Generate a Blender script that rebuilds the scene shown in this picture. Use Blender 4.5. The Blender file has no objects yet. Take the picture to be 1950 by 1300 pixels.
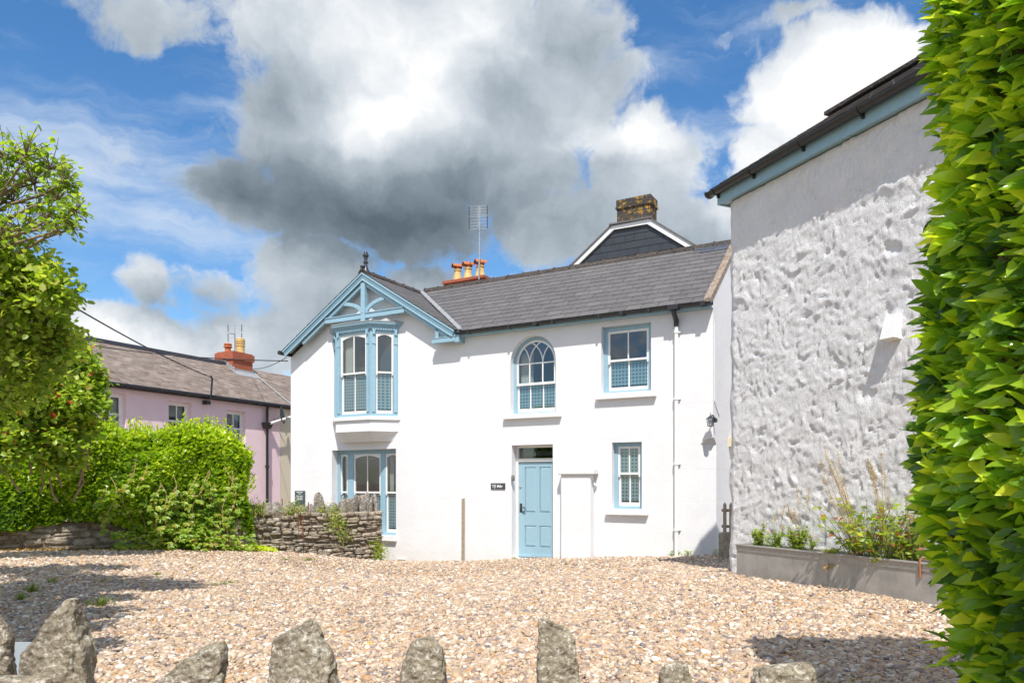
import bpy, bmesh, math, random
import numpy as np
from mathutils import Vector, Matrix, geometry, noise as mnoise

# ------------------------------------------------------------------ camera, world, sun, exposure
scene = bpy.context.scene
col = scene.collection
F, CX, HY, ZC = 1400.0, 975.0, 920.0, 1.6      # focal length in photo pixels, centre column, horizon row, eye height
cam_d = bpy.data.cameras.new("camera")
cam = bpy.data.objects.new("camera", cam_d); col.objects.link(cam)
cam.location = (0, 0, ZC); cam.rotation_euler = (math.radians(90), 0, 0)
cam_d.sensor_fit = 'HORIZONTAL'; cam_d.sensor_width = 36.0
cam_d.lens = 36.0 * F / 1950.0
cam_d.shift_y = (HY - 650.0) / 1950.0
cam_d.clip_start = 0.05; cam_d.clip_end = 3000
scene.camera = cam
scene.view_settings.view_transform = 'Standard'
scene.view_settings.look = 'None'
scene.view_settings.exposure = 0.62
scene.view_settings.gamma = 1.0

SUN_EL = math.radians(56.0)
sun_h = Vector((0.0, -1.0)).normalized()        # horizontal direction towards the sun
sd = Vector((sun_h.x * math.cos(SUN_EL), sun_h.y * math.cos(SUN_EL), math.sin(SUN_EL)))
sl = bpy.data.lights.new("sun", 'SUN'); sl.energy = 3.75; sl.angle = math.radians(0.55); sl.color = (1.0, 0.955, 0.89)
so = bpy.data.objects.new("sun", sl); col.objects.link(so)
so.rotation_euler = sd.to_track_quat('Z', 'Y').to_euler(); so.location = (0, -10, 20)

world = bpy.data.worlds.new("World"); scene.world = world; world.use_nodes = True
def build_world():
    nt = world.node_tree; nt.nodes.clear(); N = nt.nodes.new; Lk = nt.links.new
    out = N('ShaderNodeOutputWorld'); bg = N('ShaderNodeBackground'); bg.inputs[1].default_value = 0.12
    Lk(bg.outputs[0], out.inputs[0])
    sky = N('ShaderNodeTexSky'); sky.sky_type = 'NISHITA'; sky.sun_disc = False
    sky.sun_elevation = SUN_EL; sky.sun_rotation = math.atan2(sd.x, sd.y)
    sky.air_density = 1.0; sky.dust_density = 0.6; sky.ozone_density = 2.5
    hs = N('ShaderNodeHueSaturation'); hs.inputs['Saturation'].default_value = 1.27; hs.inputs['Value'].default_value = 0.95
    Lk(sky.outputs[0], hs.inputs['Color'])
    tc = N('ShaderNodeTexCoord')
    sep = N('ShaderNodeSeparateXYZ'); Lk(tc.outputs['Generated'], sep.inputs[0])
    def M(op, a, b=None, c=None, clamp=False):
        n = N('ShaderNodeMath'); n.operation = op; n.use_clamp = clamp
        for i, v in enumerate((a, b, c)):
            if v is None: continue
            if isinstance(v, (int, float)): n.inputs[i].default_value = v
            else: Lk(v, n.inputs[i])
        return n.outputs[0]
    az = M('ARCTAN2', sep.outputs[0], sep.outputs[1])
    el = M('ARCSINE', sep.outputs[2])
    cmb = N('ShaderNodeCombineXYZ'); Lk(az, cmb.inputs[0]); Lk(el, cmb.inputs[1])
    # warp
    def fbm(vec, scale, detail, rough=0.55, lac=2.0, color=False, dist=0.0):
        n = N('ShaderNodeTexNoise'); n.noise_dimensions = '3D'
        n.inputs['Scale'].default_value = scale; n.inputs['Detail'].default_value = detail
        n.inputs['Roughness'].default_value = rough; n.inputs['Lacunarity'].default_value = lac
        n.inputs['Distortion'].default_value = dist
        Lk(vec, n.inputs['Vector']); return n.outputs['Color' if color else 'Fac']
    w = fbm(cmb.outputs[0], 5.0, 5, 0.6, color=True)
    vs = N('ShaderNodeVectorMath'); vs.operation = 'SUBTRACT'; Lk(w, vs.inputs[0]); vs.inputs[1].default_value = (0.5, 0.5, 0.5)
    vm = N('ShaderNodeVectorMath'); vm.operation = 'MULTIPLY_ADD'; Lk(vs.outputs[0], vm.inputs[0]); vm.inputs[1].default_value = (0.13, 0.11, 0.0)
    Lk(cmb.outputs[0], vm.inputs[2])
    W = vm.outputs[0]
    def ang(px, py):
        a = math.atan((px - CX) / F); e = math.atan((HY - py) / math.hypot(F, px - CX)); return a, e
    def blob(px, py, rx, ry, vec=None):
        a, e = ang(px, py)
        a1, _ = ang(px + rx, py); _, e1 = ang(px, py - ry)
        ra = max(abs(a1 - a), 1e-3); re = max(abs(e1 - e), 1e-3)
        m = N('ShaderNodeMapping'); m.inputs['Scale'].default_value = (1 / ra, 1 / re, 1)
        m.inputs['Location'].default_value = (-a / ra, -e / re, 0)
        Lk(vec or W, m.inputs[0])
        g = N('ShaderNodeTexGradient'); g.gradient_type = 'SPHERICAL'; Lk(m.outputs[0], g.inputs[0])
        return g.outputs['Fac']
    def union(lst, vec=None):
        r = None
        for t in lst:
            b = blob(*t[:4], vec)
            if len(t) > 4: b = M('MULTIPLY', b, t[4])
            r = b if r is None else M('MAXIMUM', r, b)
        return r
    def addup(lst, vec=None):
        r = None
        for t in lst:
            b = M('MULTIPLY', blob(*t[:4], vec), t[4])
            r = b if r is None else M('ADD', r, b)
        return r
    dens_blobs = [  # px, py, rx, ry, weight
        (780, 60, 470, 330, 1.15), (640, 250, 290, 270, 1.1), (880, 270, 420, 240, 1.1), (1020, 110, 270, 240), (700, 400, 380, 140, 1.1),
        (470, 370, 130, 130, 0.9), (1230, 310, 220, 150), (1150, 420, 380, 120), (1030, 560, 180, 70, .75),
        (1590, 160, 220, 170, 1.3), (1480, 300, 200, 150, 1.0), (1390, 410, 260, 130, .9), (1660, 250, 280, 180, 1.1), (1440, 210, 90, 90, 0.55),
        (290, 20, 200, 110, 0.62), (590, 520, 170, 130, 0.85), (640, 640, 240, 110, .8), (270, 560, 120, 80, 0.55), (400, 556, 140, 70, 0.52), (330, 590, 200, 50, .4),
        (230, 655, 400, 85, 1.25), (470, 660, 220, 95, 1.0), (820, 560, 150, 70, .75), (1760, 330, 300, 300, 1.0), (1520, 10, 130, 34, 0.45)]
    D = union(dens_blobs)
    n1 = fbm(W, 9.0, 9, 0.62)
    nb = fbm(tc.outputs['Generated'], 2.3, 8, 0.6)      # the rest of the sky
    back = M('MULTIPLY', M('SUBTRACT', nb, 0.44), 3.2)
    aw = M('SUBTRACT', M('MULTIPLY', M('ABSOLUTE', az), 2.2), 1.75, clamp=True)
    hi = M('MULTIPLY', M('SUBTRACT', el, 0.72), 3.0, clamp=True)
    Dall = M('MAXIMUM', D, M('MULTIPLY', back, M('MAXIMUM', aw, hi)))
    dn = M('ADD', M('MULTIPLY', Dall, 1.25), M('MULTIPLY', M('SUBTRACT', n1, 0.5), 2.0))
    mr = N('ShaderNodeMapRange'); mr.interpolation_type = 'SMOOTHSTEP'
    Lk(dn, mr.inputs[0]); mr.inputs[1].default_value = 0.17; mr.inputs[2].default_value = 0.56
    dens = mr.outputs[0]
    # brightness
    dark = union([(720, 425, 420, 170, 0.76), (600, 360, 300, 170, 0.48), (460, 370, 170, 150, 0.62), (860, 370, 330, 150, 0.45), (1080, 410, 360, 130, 0.24),
                  (960, 190, 170, 140, 0.36), (540, 180, 210, 190, 0.26), (1270, 370, 220, 110, 0.14), (630, 600, 220, 110, 0.20), (270, 590, 120, 60, 0.30), (400, 578, 130, 50, 0.30),
                  (1330, 470, 240, 90, 0.18), (1060, 90, 160, 120, 0.22), (270, 60, 200, 120, 0.22), (800, 470, 320, 90, 0.45)])
    lite = union([(840, 130, 210, 240, 0.40), (740, 70, 190, 140, 0.26), (1600, 160, 240, 190, 0.7), (1480, 320, 230, 150, 0.45), (1200, 255, 150, 60, 0.36), (200, 650, 320, 70, 0.36), (740, 225, 130, 90, 0.46), (430, 90, 140, 120, .15)])
    n2 = fbm(W, 6.0, 8, 0.6)
    B = M('ADD', M('ADD', M('SUBTRACT', 0.68, dark), lite), M('MULTIPLY', M('MAXIMUM', aw, hi), 0.35))  # unseen clouds behind and overhead get extra brightness, added as fill light
    B = M('ADD', B, M('MULTIPLY', M('SUBTRACT', n2, 0.5), 1.0))
    edge = M('MULTIPLY', M('SUBTRACT', 1.0, dens), 0.12)
    B = M('ADD', B, edge, clamp=True)
    cr = N('ShaderNodeValToRGB'); Lk(B, cr.inputs[0])
    e = cr.color_ramp.elements
    e[0].position = 0.0; e[0].color = (0.085, 0.115, 0.14, 1)
    e[1].position = 1.0; e[1].color = (0.80, 0.80, 0.80, 1)
    x = cr.color_ramp.elements.new(0.3); x.color = (0.19, 0.235, 0.275, 1)
    x = cr.color_ramp.elements.new(0.62); x.color = (0.40, 0.45, 0.50, 1)
    x = cr.color_ramp.elements.new(0.85); x.color = (0.62, 0.65, 0.68, 1)
    sc = N('ShaderNodeVectorMath'); sc.operation = 'SCALE'; Lk(cr.outputs[0], sc.inputs[0]); sc.inputs['Scale'].default_value = 7.2
    # cirrus streaks
    mp = N('ShaderNodeMapping'); mp.inputs['Rotation'].default_value = (0, 0, math.radians(24)); mp.inputs['Scale'].default_value = (2.2, 13, 1)
    Lk(W, mp.inputs[0])
    ci = fbm(mp.outputs[0], 1.6, 8, 0.62)
    cm = union([(150, 330, 430, 260, 1.0), (330, 430, 380, 130, 0.9), (60, 200, 300, 160, 0.6), (450, 200, 300, 160, 0.5), (1250, 120, 300, 160, 0.35), (1350, 250, 200, 150, 0.6), (1500, 30, 200, 70, 0.5)])
    mr2 = N('ShaderNodeMapRange'); mr2.interpolation_type = 'SMOOTHSTEP'
    Lk(M('ADD', ci, M('MULTIPLY', cm, 0.42)), mr2.inputs[0]); mr2.inputs[1].default_value = 0.50; mr2.inputs[2].default_value = 1.02
    cir = M('ADD', M('MULTIPLY', mr2.outputs[0], 0.72), M('MULTIPLY', cm, 0.03), clamp=True)
    mx = N('ShaderNodeMix'); mx.data_type = 'RGBA'
    Lk(cir, mx.inputs[0]); Lk(hs.outputs[0], mx.inputs[6]); mx.inputs[7].default_value = (4.0, 4.5, 5.1, 1)
    mx2 = N('ShaderNodeMix'); mx2.data_type = 'RGBA'
    Lk(dens, mx2.inputs[0]); Lk(mx.outputs[2], mx2.inputs[6]); Lk(sc.outputs[0], mx2.inputs[7])
    Lk(mx2.outputs[2], bg.inputs[0])
build_world()
rng = np.random.default_rng(7)
random.seed(7)

# ------------------------------------------------------------------ helpers
def at(px, py, Y):
    return Vector(((px - CX) / F * Y, Y, ZC - (py - HY) / F * Y))

class Frame:
    """a vertical facade plane: origin, direction along it, inward direction"""
    def __init__(s, ox, oy, ux, uy):
        s.o = Vector((ox, oy)); s.u = Vector((ux, uy)).normalized(); s.inw = Vector((-s.u.y, s.u.x))
        s.rot = math.atan2(s.u.y, s.u.x)
    def L(s, px, py, d=0.0):
        """photo pixel -> (along, height) on the plane that stands d in front of the facade"""
        n = -s.inw; k = Vector(((px - CX) / F, 1.0))
        Y = (n.dot(s.o) + d) / n.dot(k)
        P = k * Y
        return (P - s.o).dot(s.u), ZC - (py - HY) / F * Y
    def W(s, a, y, z):
        p = s.o + s.u * a + s.inw * y
        return Vector((p.x, p.y, z))

H = Frame(3.756, 13.73, 0.8704, -0.4924)        # white house
R = Frame(2.833, 9.6, 0.391, -0.920)            # rough wall building on the right
PK = Frame(-8.29, 27.0, 0.448, 0.894)           # pink terrace

def tag(o, label=None, cat=None, group=None, kind=None):
    if label: o['label'] = label
    if cat: o['category'] = cat
    if group: o['group'] = group
    if kind: o['kind'] = kind
    return o
def empty(name, loc=(0, 0, 0), rz=0.0):
    o = bpy.data.objects.new(name, None); col.objects.link(o)
    o.location = loc; o.rotation_euler = (0, 0, rz); o.empty_display_size = 0.2
    return o

class MB:
    def __init__(s): s.v = []; s.f = []; s.r = []; s.m = None
    def add(s, verts, faces, rnd=None):
        b = len(s.v)
        if s.m is not None: verts = [s.m @ Vector(p) for p in verts]
        s.v += [tuple(p) for p in verts]
        s.f += [tuple(i + b for i in f) for f in faces]
        s.r += [random.random() if rnd is None else rnd] * len(faces)
        return s
    def box(s, x0, x1, y0, y1, z0, z1, rnd=None):
        v = [(x0, y0, z0), (x1, y0, z0), (x1, y1, z0), (x0, y1, z0), (x0, y0, z1), (x1, y0, z1), (x1, y1, z1), (x0, y1, z1)]
        return s.add(v, [(0, 3, 2, 1), (4, 5, 6, 7), (0, 1, 5, 4), (1, 2, 6, 5), (2, 3, 7, 6), (3, 0, 4, 7)], rnd)
    def hexa(s, p, rnd=None):
        return s.add(p, [(0, 3, 2, 1), (4, 5, 6, 7), (0, 1, 5, 4), (1, 2, 6, 5), (2, 3, 7, 6), (3, 0, 4, 7)], rnd)
    def prism_xz(s, pts, y0, y1, rnd=None):
        """polygon in x,z extruded along y"""
        n = len(pts)
        v = [(x, y0, z) for x, z in pts] + [(x, y1, z) for x, z in pts]
        f = [(i, (i + 1) % n, (i + 1) % n + n, i + n) for i in range(n)]
        tri = geometry.tessellate_polygon([[Vector((x, z, 0)) for x, z in pts]])
        f += [tuple(t) for t in tri] + [tuple(i + n for i in reversed(t)) for t in tri]
        return s.add(v, f, rnd)
    def prism_xy(s, pts, z0, z1, pts2=None, rnd=None):
        n = len(pts); q = pts2 or pts
        v = [(x, y, z0) for x, y in pts] + [(x, y, z1) for x, y in q]
        f = [(i, (i + 1) % n, (i + 1) % n + n, i + n) for i in range(n)] + [tuple(reversed(range(n))), tuple(range(n, 2 * n))]
        return s.add(v, f, rnd)
    def bar(s, pts, w, y0, y1, rnd=None, closed=False):
        """flat bar of width w following a polyline in x,z"""
        n = len(pts); P = [Vector(p) for p in pts]; lft = []; rgt = []
        for i in range(n):
            if closed: a, b = P[i - 1], P[(i + 1) % n]
            else: a, b = P[max(i - 1, 0)], P[min(i + 1, n - 1)]
            d = (b - a).normalized(); nn = Vector((-d.y, d.x)) * (w / 2)
            if 0 < i < n - 1 or closed:
                d1 = (P[i] - P[i - 1]).normalized(); c = abs(Vector((-d1.y, d1.x)).dot(nn.normalized()))
                nn /= max(c, 0.5)
            lft.append(P[i] + nn); rgt.append(P[i] - nn)
        m = n if closed else n - 1
        v = []
        for i in range(n):
            v += [(lft[i].x, y0, lft[i].y), (rgt[i].x, y0, rgt[i].y), (rgt[i].x, y1, rgt[i].y), (lft[i].x, y1, lft[i].y)]
        f = []
        for i in range(m):
            a = 4 * i; b = 4 * ((i + 1) % n)
            for k in range(4): f.append((a + k, a + (k + 1) % 4, b + (k + 1) % 4, b + k))
        if not closed: f += [(0, 1, 2, 3), (4 * n - 1, 4 * n - 2, 4 * n - 3, 4 * n - 4)]
        return s.add(v, f, rnd)
    def tube(s, pts, r, seg=8, rnd=None, cap=True):
        P = [Vector(p) for p in pts]; n = len(P)
        rr = r if isinstance(r, (list, tuple)) else [r] * n
        v = []; f = []
        prev = None
        for i in range(n):
            d = (P[min(i + 1, n - 1)] - P[max(i - 1, 0)])
            d = d.normalized() if d.length > 1e-9 else Vector((0, 0, 1))
            if prev is None:
                a = d.orthogonal().normalized()
            else:
                a = (prev - d * prev.dot(d)); a = a.normalized() if a.length > 1e-6 else d.orthogonal().normalized()
            prev = a; b = d.cross(a)
            for k in range(seg):
                t = 2 * math.pi * k / seg
                v.append(P[i] + (a * math.cos(t) + b * math.sin(t)) * rr[i])
        for i in range(n - 1):
            for k in range(seg):
                f.append((i * seg + k, i * seg + (k + 1) % seg, (i + 1) * seg + (k + 1) % seg, (i + 1) * seg + k))
        if cap: f += [tuple(reversed(range(seg))), tuple(range((n - 1) * seg, n * seg))]
        return s.add(v, f, rnd)
    def lathe(s, prof, cx, cy, z, seg=20, rnd=None):
        """prof: (radius, height) from bottom to top"""
        v = []; f = []; n = len(prof)
        for r, h in prof:
            for k in range(seg):
                t = 2 * math.pi * k / seg
                v.append((cx + r * math.cos(t), cy + r * math.sin(t), z + h))
        for i in range(n - 1):
            for k in range(seg):
                f.append((i * seg + k, i * seg + (k + 1) % seg, (i + 1) * seg + (k + 1) % seg, (i + 1) * seg + k))
        f += [tuple(reversed(range(seg))), tuple(range((n - 1) * seg, n * seg))]
        return s.add(v, f, rnd)
    def build(s, name, mat, parent=None, smooth=False, bevel=0.0, angle=35):
        me = bpy.data.meshes.new(name); me.from_pydata(s.v, [], s.f)
        at_ = me.attributes.new('rnd', 'FLOAT', 'FACE'); at_.data.foreach_set('value', np.array(s.r, dtype=np.float32))
        me.materials.append(mat)
        if smooth:
            me.polygons.foreach_set('use_smooth', [True] * len(me.polygons))
            me.set_sharp_from_angle(angle=math.radians(angle))
        me.update()
        bm = bmesh.new(); bm.from_mesh(me); bmesh.ops.recalc_face_normals(bm, faces=bm.faces); bm.to_mesh(me); bm.free()
        o = bpy.data.objects.new(name, me); col.objects.link(o)
        if parent: o.parent = parent
        if bevel:
            m = o.modifiers.new('bevel', 'BEVEL'); m.width = bevel; m.segments = 2; m.limit_method = 'ANGLE'; m.angle_limit = math.radians(40)
        return o

def np_obj(name, V, Fc, mat, parent=None, rnd=None, smooth=False):
    """V (n,3), Fc (m,k) index array"""
    me = bpy.data.meshes.new(name)
    V = np.ascontiguousarray(V, dtype=np.float32); Fc = np.ascontiguousarray(Fc, dtype=np.int32)
    m, k = Fc.shape
    me.vertices.add(len(V)); me.vertices.foreach_set('co', V.ravel())
    me.loops.add(m * k); me.loops.foreach_set('vertex_index', Fc.ravel())
    me.polygons.add(m); me.polygons.foreach_set('loop_start', np.arange(0, m * k, k, dtype=np.int32))
    me.polygons.foreach_set('loop_total', np.full(m, k, dtype=np.int32))
    if smooth: me.polygons.foreach_set('use_smooth', np.ones(m, dtype=bool))
    if rnd is not None:
        a = me.attributes.new('rnd', 'FLOAT', 'FACE'); a.data.foreach_set('value', np.asarray(rnd, dtype=np.float32))
    me.materials.append(mat); me.update(calc_edges=True)
    me.validate()
    o = bpy.data.objects.new(name, me); col.objects.link(o)
    if parent: o.parent = parent
    return o

# numpy value noise ------------------------------------------------
_perm = np.random.default_rng(3).random(4096 * 4)
def _hash(i, j, k):
    h = (i * 73856093) ^ (j * 19349663) ^ (k * 83492791)
    return _perm[np.abs(h) % len(_perm)]
def vnoise(P):
    P = np.asarray(P, dtype=np.float64); I = np.floor(P).astype(np.int64); f = P - I; f = f * f * (3 - 2 * f)
    r = 0
    for dx in (0, 1):
        for dy in (0, 1):
            for dz in (0, 1):
                w = (f[:, 0] if dx else 1 - f[:, 0]) * (f[:, 1] if dy else 1 - f[:, 1]) * (f[:, 2] if dz else 1 - f[:, 2])
                r = r + w * _hash(I[:, 0] + dx, I[:, 1] + dy, I[:, 2] + dz)
    return r
def fbm_np(P, oct=4, gain=0.5, lac=2.1):
    a = 1.0; s = 0; t = 0; P = np.asarray(P, dtype=np.float64)
    for o in range(oct):
        s = s + a * vnoise(P + 17.3 * o); t += a; a *= gain; P = P * lac
    return s / t - 0.5

# materials ---------------------------------------------------------
class Mat:
    def __init__(s, name):
        s.m = bpy.data.materials.new(name); s.m.use_nodes = True; s.nt = s.m.node_tree
        s.bsdf = s.nt.nodes['Principled BSDF']; s.out = s.nt.nodes['Material Output']
        s._tc = None
    def N(s, t, **kw):
        n = s.nt.nodes.new(t)
        for k, v in kw.items(): setattr(n, k, v)
        return n
    def link(s, a, b): s.nt.links.new(a, b)
    @property
    def co(s):
        if s._tc is None: s._tc = s.N('ShaderNodeTexCoord')
        return s._tc.outputs['Object']
    def mapping(s, scale=(1, 1, 1), rot=(0, 0, 0), loc=(0, 0, 0), vec=None):
        n = s.N('ShaderNodeMapping'); n.inputs['Scale'].default_value = scale; n.inputs['Rotation'].default_value = rot
        n.inputs['Location'].default_value = loc
        s.link(vec or s.co, n.inputs[0]); return n.outputs[0]
    def noise(s, scale, detail=4, rough=0.5, vec=None, dist=0.0, color=False):
        n = s.N('ShaderNodeTexNoise'); n.inputs['Scale'].default_value = scale; n.inputs['Detail'].default_value = detail
        n.inputs['Roughness'].default_value = rough; n.inputs['Distortion'].default_value = dist
        s.link(vec or s.co, n.inputs['Vector']); return n.outputs['Color' if color else 'Fac']
    def voro(s, scale, feature='F1', out='Distance', vec=None, rand=1.0):
        n = s.N('ShaderNodeTexVoronoi'); n.feature = feature; n.inputs['Scale'].default_value = scale; n.inputs['Randomness'].default_value = rand
        s.link(vec or s.co, n.inputs['Vector']); return n.outputs[out]
    def ramp(s, fac, stops, interp='LINEAR'):
        n = s.N('ShaderNodeValToRGB'); s.link(fac, n.inputs[0]); cr = n.color_ramp; cr.interpolation = interp
        while len(cr.elements) < len(stops): cr.elements.new(0.5)
        for e, (p, c) in zip(cr.elements, stops):
            e.position = p; e.color = (c[0], c[1], c[2], 1) if not isinstance(c, (int, float)) else (c, c, c, 1)
        return n.outputs[0]
    def mix(s, fac, a, b, blend='MIX'):
        n = s.N('ShaderNodeMix'); n.data_type = 'RGBA'; n.blend_type = blend
        for sock, v in ((n.inputs[0], fac), (n.inputs[6], a), (n.inputs[7], b)):
            if isinstance(v, (int, float)): sock.default_value = v
            elif isinstance(v, tuple): sock.default_value = (v[0], v[1], v[2], 1)
            else: s.link(v, sock)
        return n.outputs[2]
    def math(s, op, a, b=None, clamp=False):
        n = s.N('ShaderNodeMath'); n.operation = op; n.use_clamp = clamp
        for i, v in enumerate((a, b)):
            if v is None: continue
            if isinstance(v, (int, float)): n.inputs[i].default_value = v
            else: s.link(v, n.inputs[i])
        return n.outputs[0]
    def bump(s, h, strength=0.3, dist=0.01, normal=None):
        n = s.N('ShaderNodeBump'); n.inputs['Strength'].default_value = strength; n.inputs['Distance'].default_value = dist
        s.link(h, n.inputs['Height'])
        if normal: s.link(normal, n.inputs['Normal'])
        s.link(n.outputs[0], s.bsdf.inputs['Normal']); return n.outputs[0]
    def attr(s, name='rnd', typ='GEOMETRY', out='Fac'):
        n = s.N('ShaderNodeAttribute'); n.attribute_name = name; n.attribute_type = typ; return n.outputs[out]
    def set(s, color=None, rough=None, metal=None, spec=None):
        b = s.bsdf
        for key, v in (('Base Color', color), ('Roughness', rough), ('Metallic', metal), ('Specular IOR Level', spec)):
            if v is None: continue
            if isinstance(v, (int, float)): b.inputs[key].default_value = v
            elif isinstance(v, tuple): b.inputs[key].default_value = (v[0], v[1], v[2], 1)
            else: s.link(v, b.inputs[key])
        return s

MAT = {}
def m_white_render():
    m = Mat('white_render')
    n = m.noise(1.3, 6, 0.6); n2 = m.noise(40, 3)
    c = m.ramp(n, [(0.3, (0.69, 0.69, 0.70)), (0.6, (0.735, 0.735, 0.74))])
    d = m.noise(3.5, 8, 0.7, dist=0.6)
    c = m.mix(m.ramp(d, [(0.58, 0.0), (0.78, 0.4)]), c, (0.64, 0.63, 0.61))
    sz = m.N('ShaderNodeSeparateXYZ'); m.link(m.co, sz.inputs[0])
    low = m.math('SUBTRACT', .75, m.math('ADD', m.math('MULTIPLY', sz.outputs[2], 1.1), m.math('MULTIPLY', m.noise(4, 8, .7), .9)), clamp=True)
    c = m.mix(m.math('MULTIPLY', low, .5), c, (0.55, 0.50, 0.43))
    dr = m.noise(1.0, 6, .7, vec=m.mapping(scale=(9, 9, .6))); c = m.mix(m.ramp(dr, [(0.62, 0.0), (0.80, 0.22)]), c, (0.55, 0.55, 0.54))
    # faint scored ashlar lines
    br = m.N('ShaderNodeTexBrick'); m.link(m.mapping(rot=(math.radians(90), 0, 0)), br.inputs['Vector'])
    br.inputs['Scale'].default_value = 1.0; br.inputs['Mortar Size'].default_value = 0.005; br.inputs['Mortar Smooth'].default_value = 0.3
    br.inputs['Brick Width'].default_value = 1.5; br.inputs['Row Height'].default_value = 0.62
    h = m.math('ADD', m.math('MULTIPLY', br.outputs['Fac'], -0.5), m.math('MULTIPLY', n2, 0.16))
    h = m.math('ADD', h, m.math('MULTIPLY', m.noise(6, 5, 0.6), 1.5))
    m.bump(h, 0.35, 0.012); m.set(c, 0.75, spec=0.25); return m.m
def m_simple(name, color, rough=0.5, spec=0.5, metal=0.0, var=0.12, nscale=12, bump=0.05, bscale=60, bdist=0.004):
    m = Mat(name); n = m.noise(nscale, 6, 0.6)
    c = m.ramp(n, [(0.25, tuple(x * (1 - var) for x in color)), (0.75, tuple(min(1, x * (1 + var * 0.6)) for x in color))])
    m.set(c, rough, metal, spec)
    if bump: m.bump(m.noise(bscale, 4), bump * 4, bdist)
    return m.m
def m_slate(name, cols, rough=0.55, spec=0.5):
    m = Mat(name); r = m.attr()
    c = m.ramp(r, [(i / (len(cols) - 1), k) for i, k in enumerate(cols)])
    n = m.noise(7, 8, 0.65, vec=m.mapping(scale=(1, 1, 1)))
    c = m.mix(m.ramp(n, [(0.35, 0.0), (0.75, 0.55)]), c, tuple(x * 1.5 for x in cols[1]))
    l = m.noise(38, 3, 0.6)
    c = m.mix(m.ramp(l, [(0.70, 0.0), (0.76, 0.7)]), c, (0.30, 0.29, 0.25))
    m.set(c, rough, spec=spec); m.bump(m.noise(30, 5, 0.6), 0.25, 0.01); return m.m
def m_stone(name, cols, lich=(0.55, 0.52, 0.44), scale=14, orange=0.0, lfac=0.75):
    m = Mat(name); r = m.attr()
    c = m.ramp(r, [(i / (len(cols) - 1), k) for i, k in enumerate(cols)])
    n = m.noise(scale, 8, 0.7, dist=0.3)
    c = m.mix(m.ramp(n, [(0.38, 0.0), (0.62, 0.8)]), c, tuple(x * 0.6 for x in cols[0]))
    l = m.noise(scale * 2.2, 6, 0.7, dist=0.5)
    c = m.mix(m.ramp(l, [(0.52, 0.0), (0.62, lfac)]), c, lich)
    if orange:
        o = m.noise(scale * 0.5, 6, 0.7)
        c = m.mix(m.ramp(o, [(0.68 - orange, 0.0), (0.72 - orange, 0.8)]), c, (0.55, 0.33, 0.06))
    sp_ = m.noise(scale * 4, 6, 0.75); c = m.mix(m.ramp(sp_, [(0.57, 0.0), (0.64, 0.6)]), c, tuple(x * .26 for x in cols[0]))
    bl_ = m.noise(scale * .45, 8, 0.75, dist=.6); c = m.mix(m.ramp(bl_, [(0.52, 0.0), (0.60, 0.55)]), c, tuple(x * .36 for x in cols[0]))
    m.set(c, 0.9, spec=0.2)
    h = m.math('ADD', m.noise(scale * 3, 8, 0.72), m.math('MULTIPLY', m.voro(scale * 2.5), 0.5))
    m.bump(h, 1.0, 0.020); return m.m
def m_leaf(name, stops, rough=0.35, trans=0.38, spec=0.5, vein=False):
    m = Mat(name); r = m.attr()
    c = m.ramp(r, stops)
    n = m.noise(25, 3)
    c = m.mix(m.ramp(n, [(0.3, 0.0), (0.8, 0.4)]), c, m.mix(0.5, c, (0.16, 0.22, 0.02)))
    m.set(c, rough, spec=spec)
    t = m.N('ShaderNodeBsdfTranslucent')
    m.link(m.mix(1.0, c, (1.9, 2.0, 0.7), 'MULTIPLY'), t.inputs[0])
    ms = m.N('ShaderNodeMixShader'); ms.inputs[0].default_value = trans
    m.link(m.bsdf.outputs[0], ms.inputs[1]); m.link(t.outputs[0], ms.inputs[2]); m.link(ms.outputs[0], m.out.inputs[0])
    return m.m
def m_glass():
    m = Mat('window_glass')
    g = m.N('ShaderNodeBsdfGlossy'); g.inputs['Roughness'].default_value = 0.02; g.inputs['Color'].default_value = (1, 1, 1, 1)
    t = m.N('ShaderNodeBsdfTransparent'); t.inputs[0].default_value = (0.82, 0.86, 0.86, 1)
    ge = m.N('ShaderNodeNewGeometry'); dt = m.N('ShaderNodeVectorMath'); dt.operation = 'DOT_PRODUCT'
    m.link(ge.outputs['Incoming'], dt.inputs[0]); m.link(ge.outputs['Normal'], dt.inputs[1])
    c = m.math('SUBTRACT', 1.0, m.math('ABSOLUTE', dt.outputs['Value'])); s5 = m.math('POWER', c, 5.0)
    ms = m.N('ShaderNodeMixShader'); m.link(m.math('ADD', m.math('MULTIPLY', s5, .9), .07, clamp=True), ms.inputs[0])
    m.link(t.outputs[0], ms.inputs[1]); m.link(g.outputs[0], ms.inputs[2]); m.link(ms.outputs[0], m.out.inputs[0])
    return m.m
def m_tint(name, c):
    m = Mat(name); m.set(c, 0.08, spec=0.6); return m.m
def m_film():
    m = Mat('lattice_film')
    sp = m.N('ShaderNodeSeparateXYZ'); m.link(m.co, sp.inputs[0])
    a = m.math('COSINE', m.math('MULTIPLY', sp.outputs[0], 44)); b = m.math('COSINE', m.math('MULTIPLY', sp.outputs[2], 44))
    k = m.math('ABSOLUTE', m.math('MULTIPLY', a, b))
    f = m.ramp(k, [(0.50, 0.0), (0.66, 1.0)])
    c = m.mix(f, (0.30, 0.42, 0.47), (0.06, 0.13, 0.17))
    m.set(c, 0.35, spec=0.5); return m.m
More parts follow.
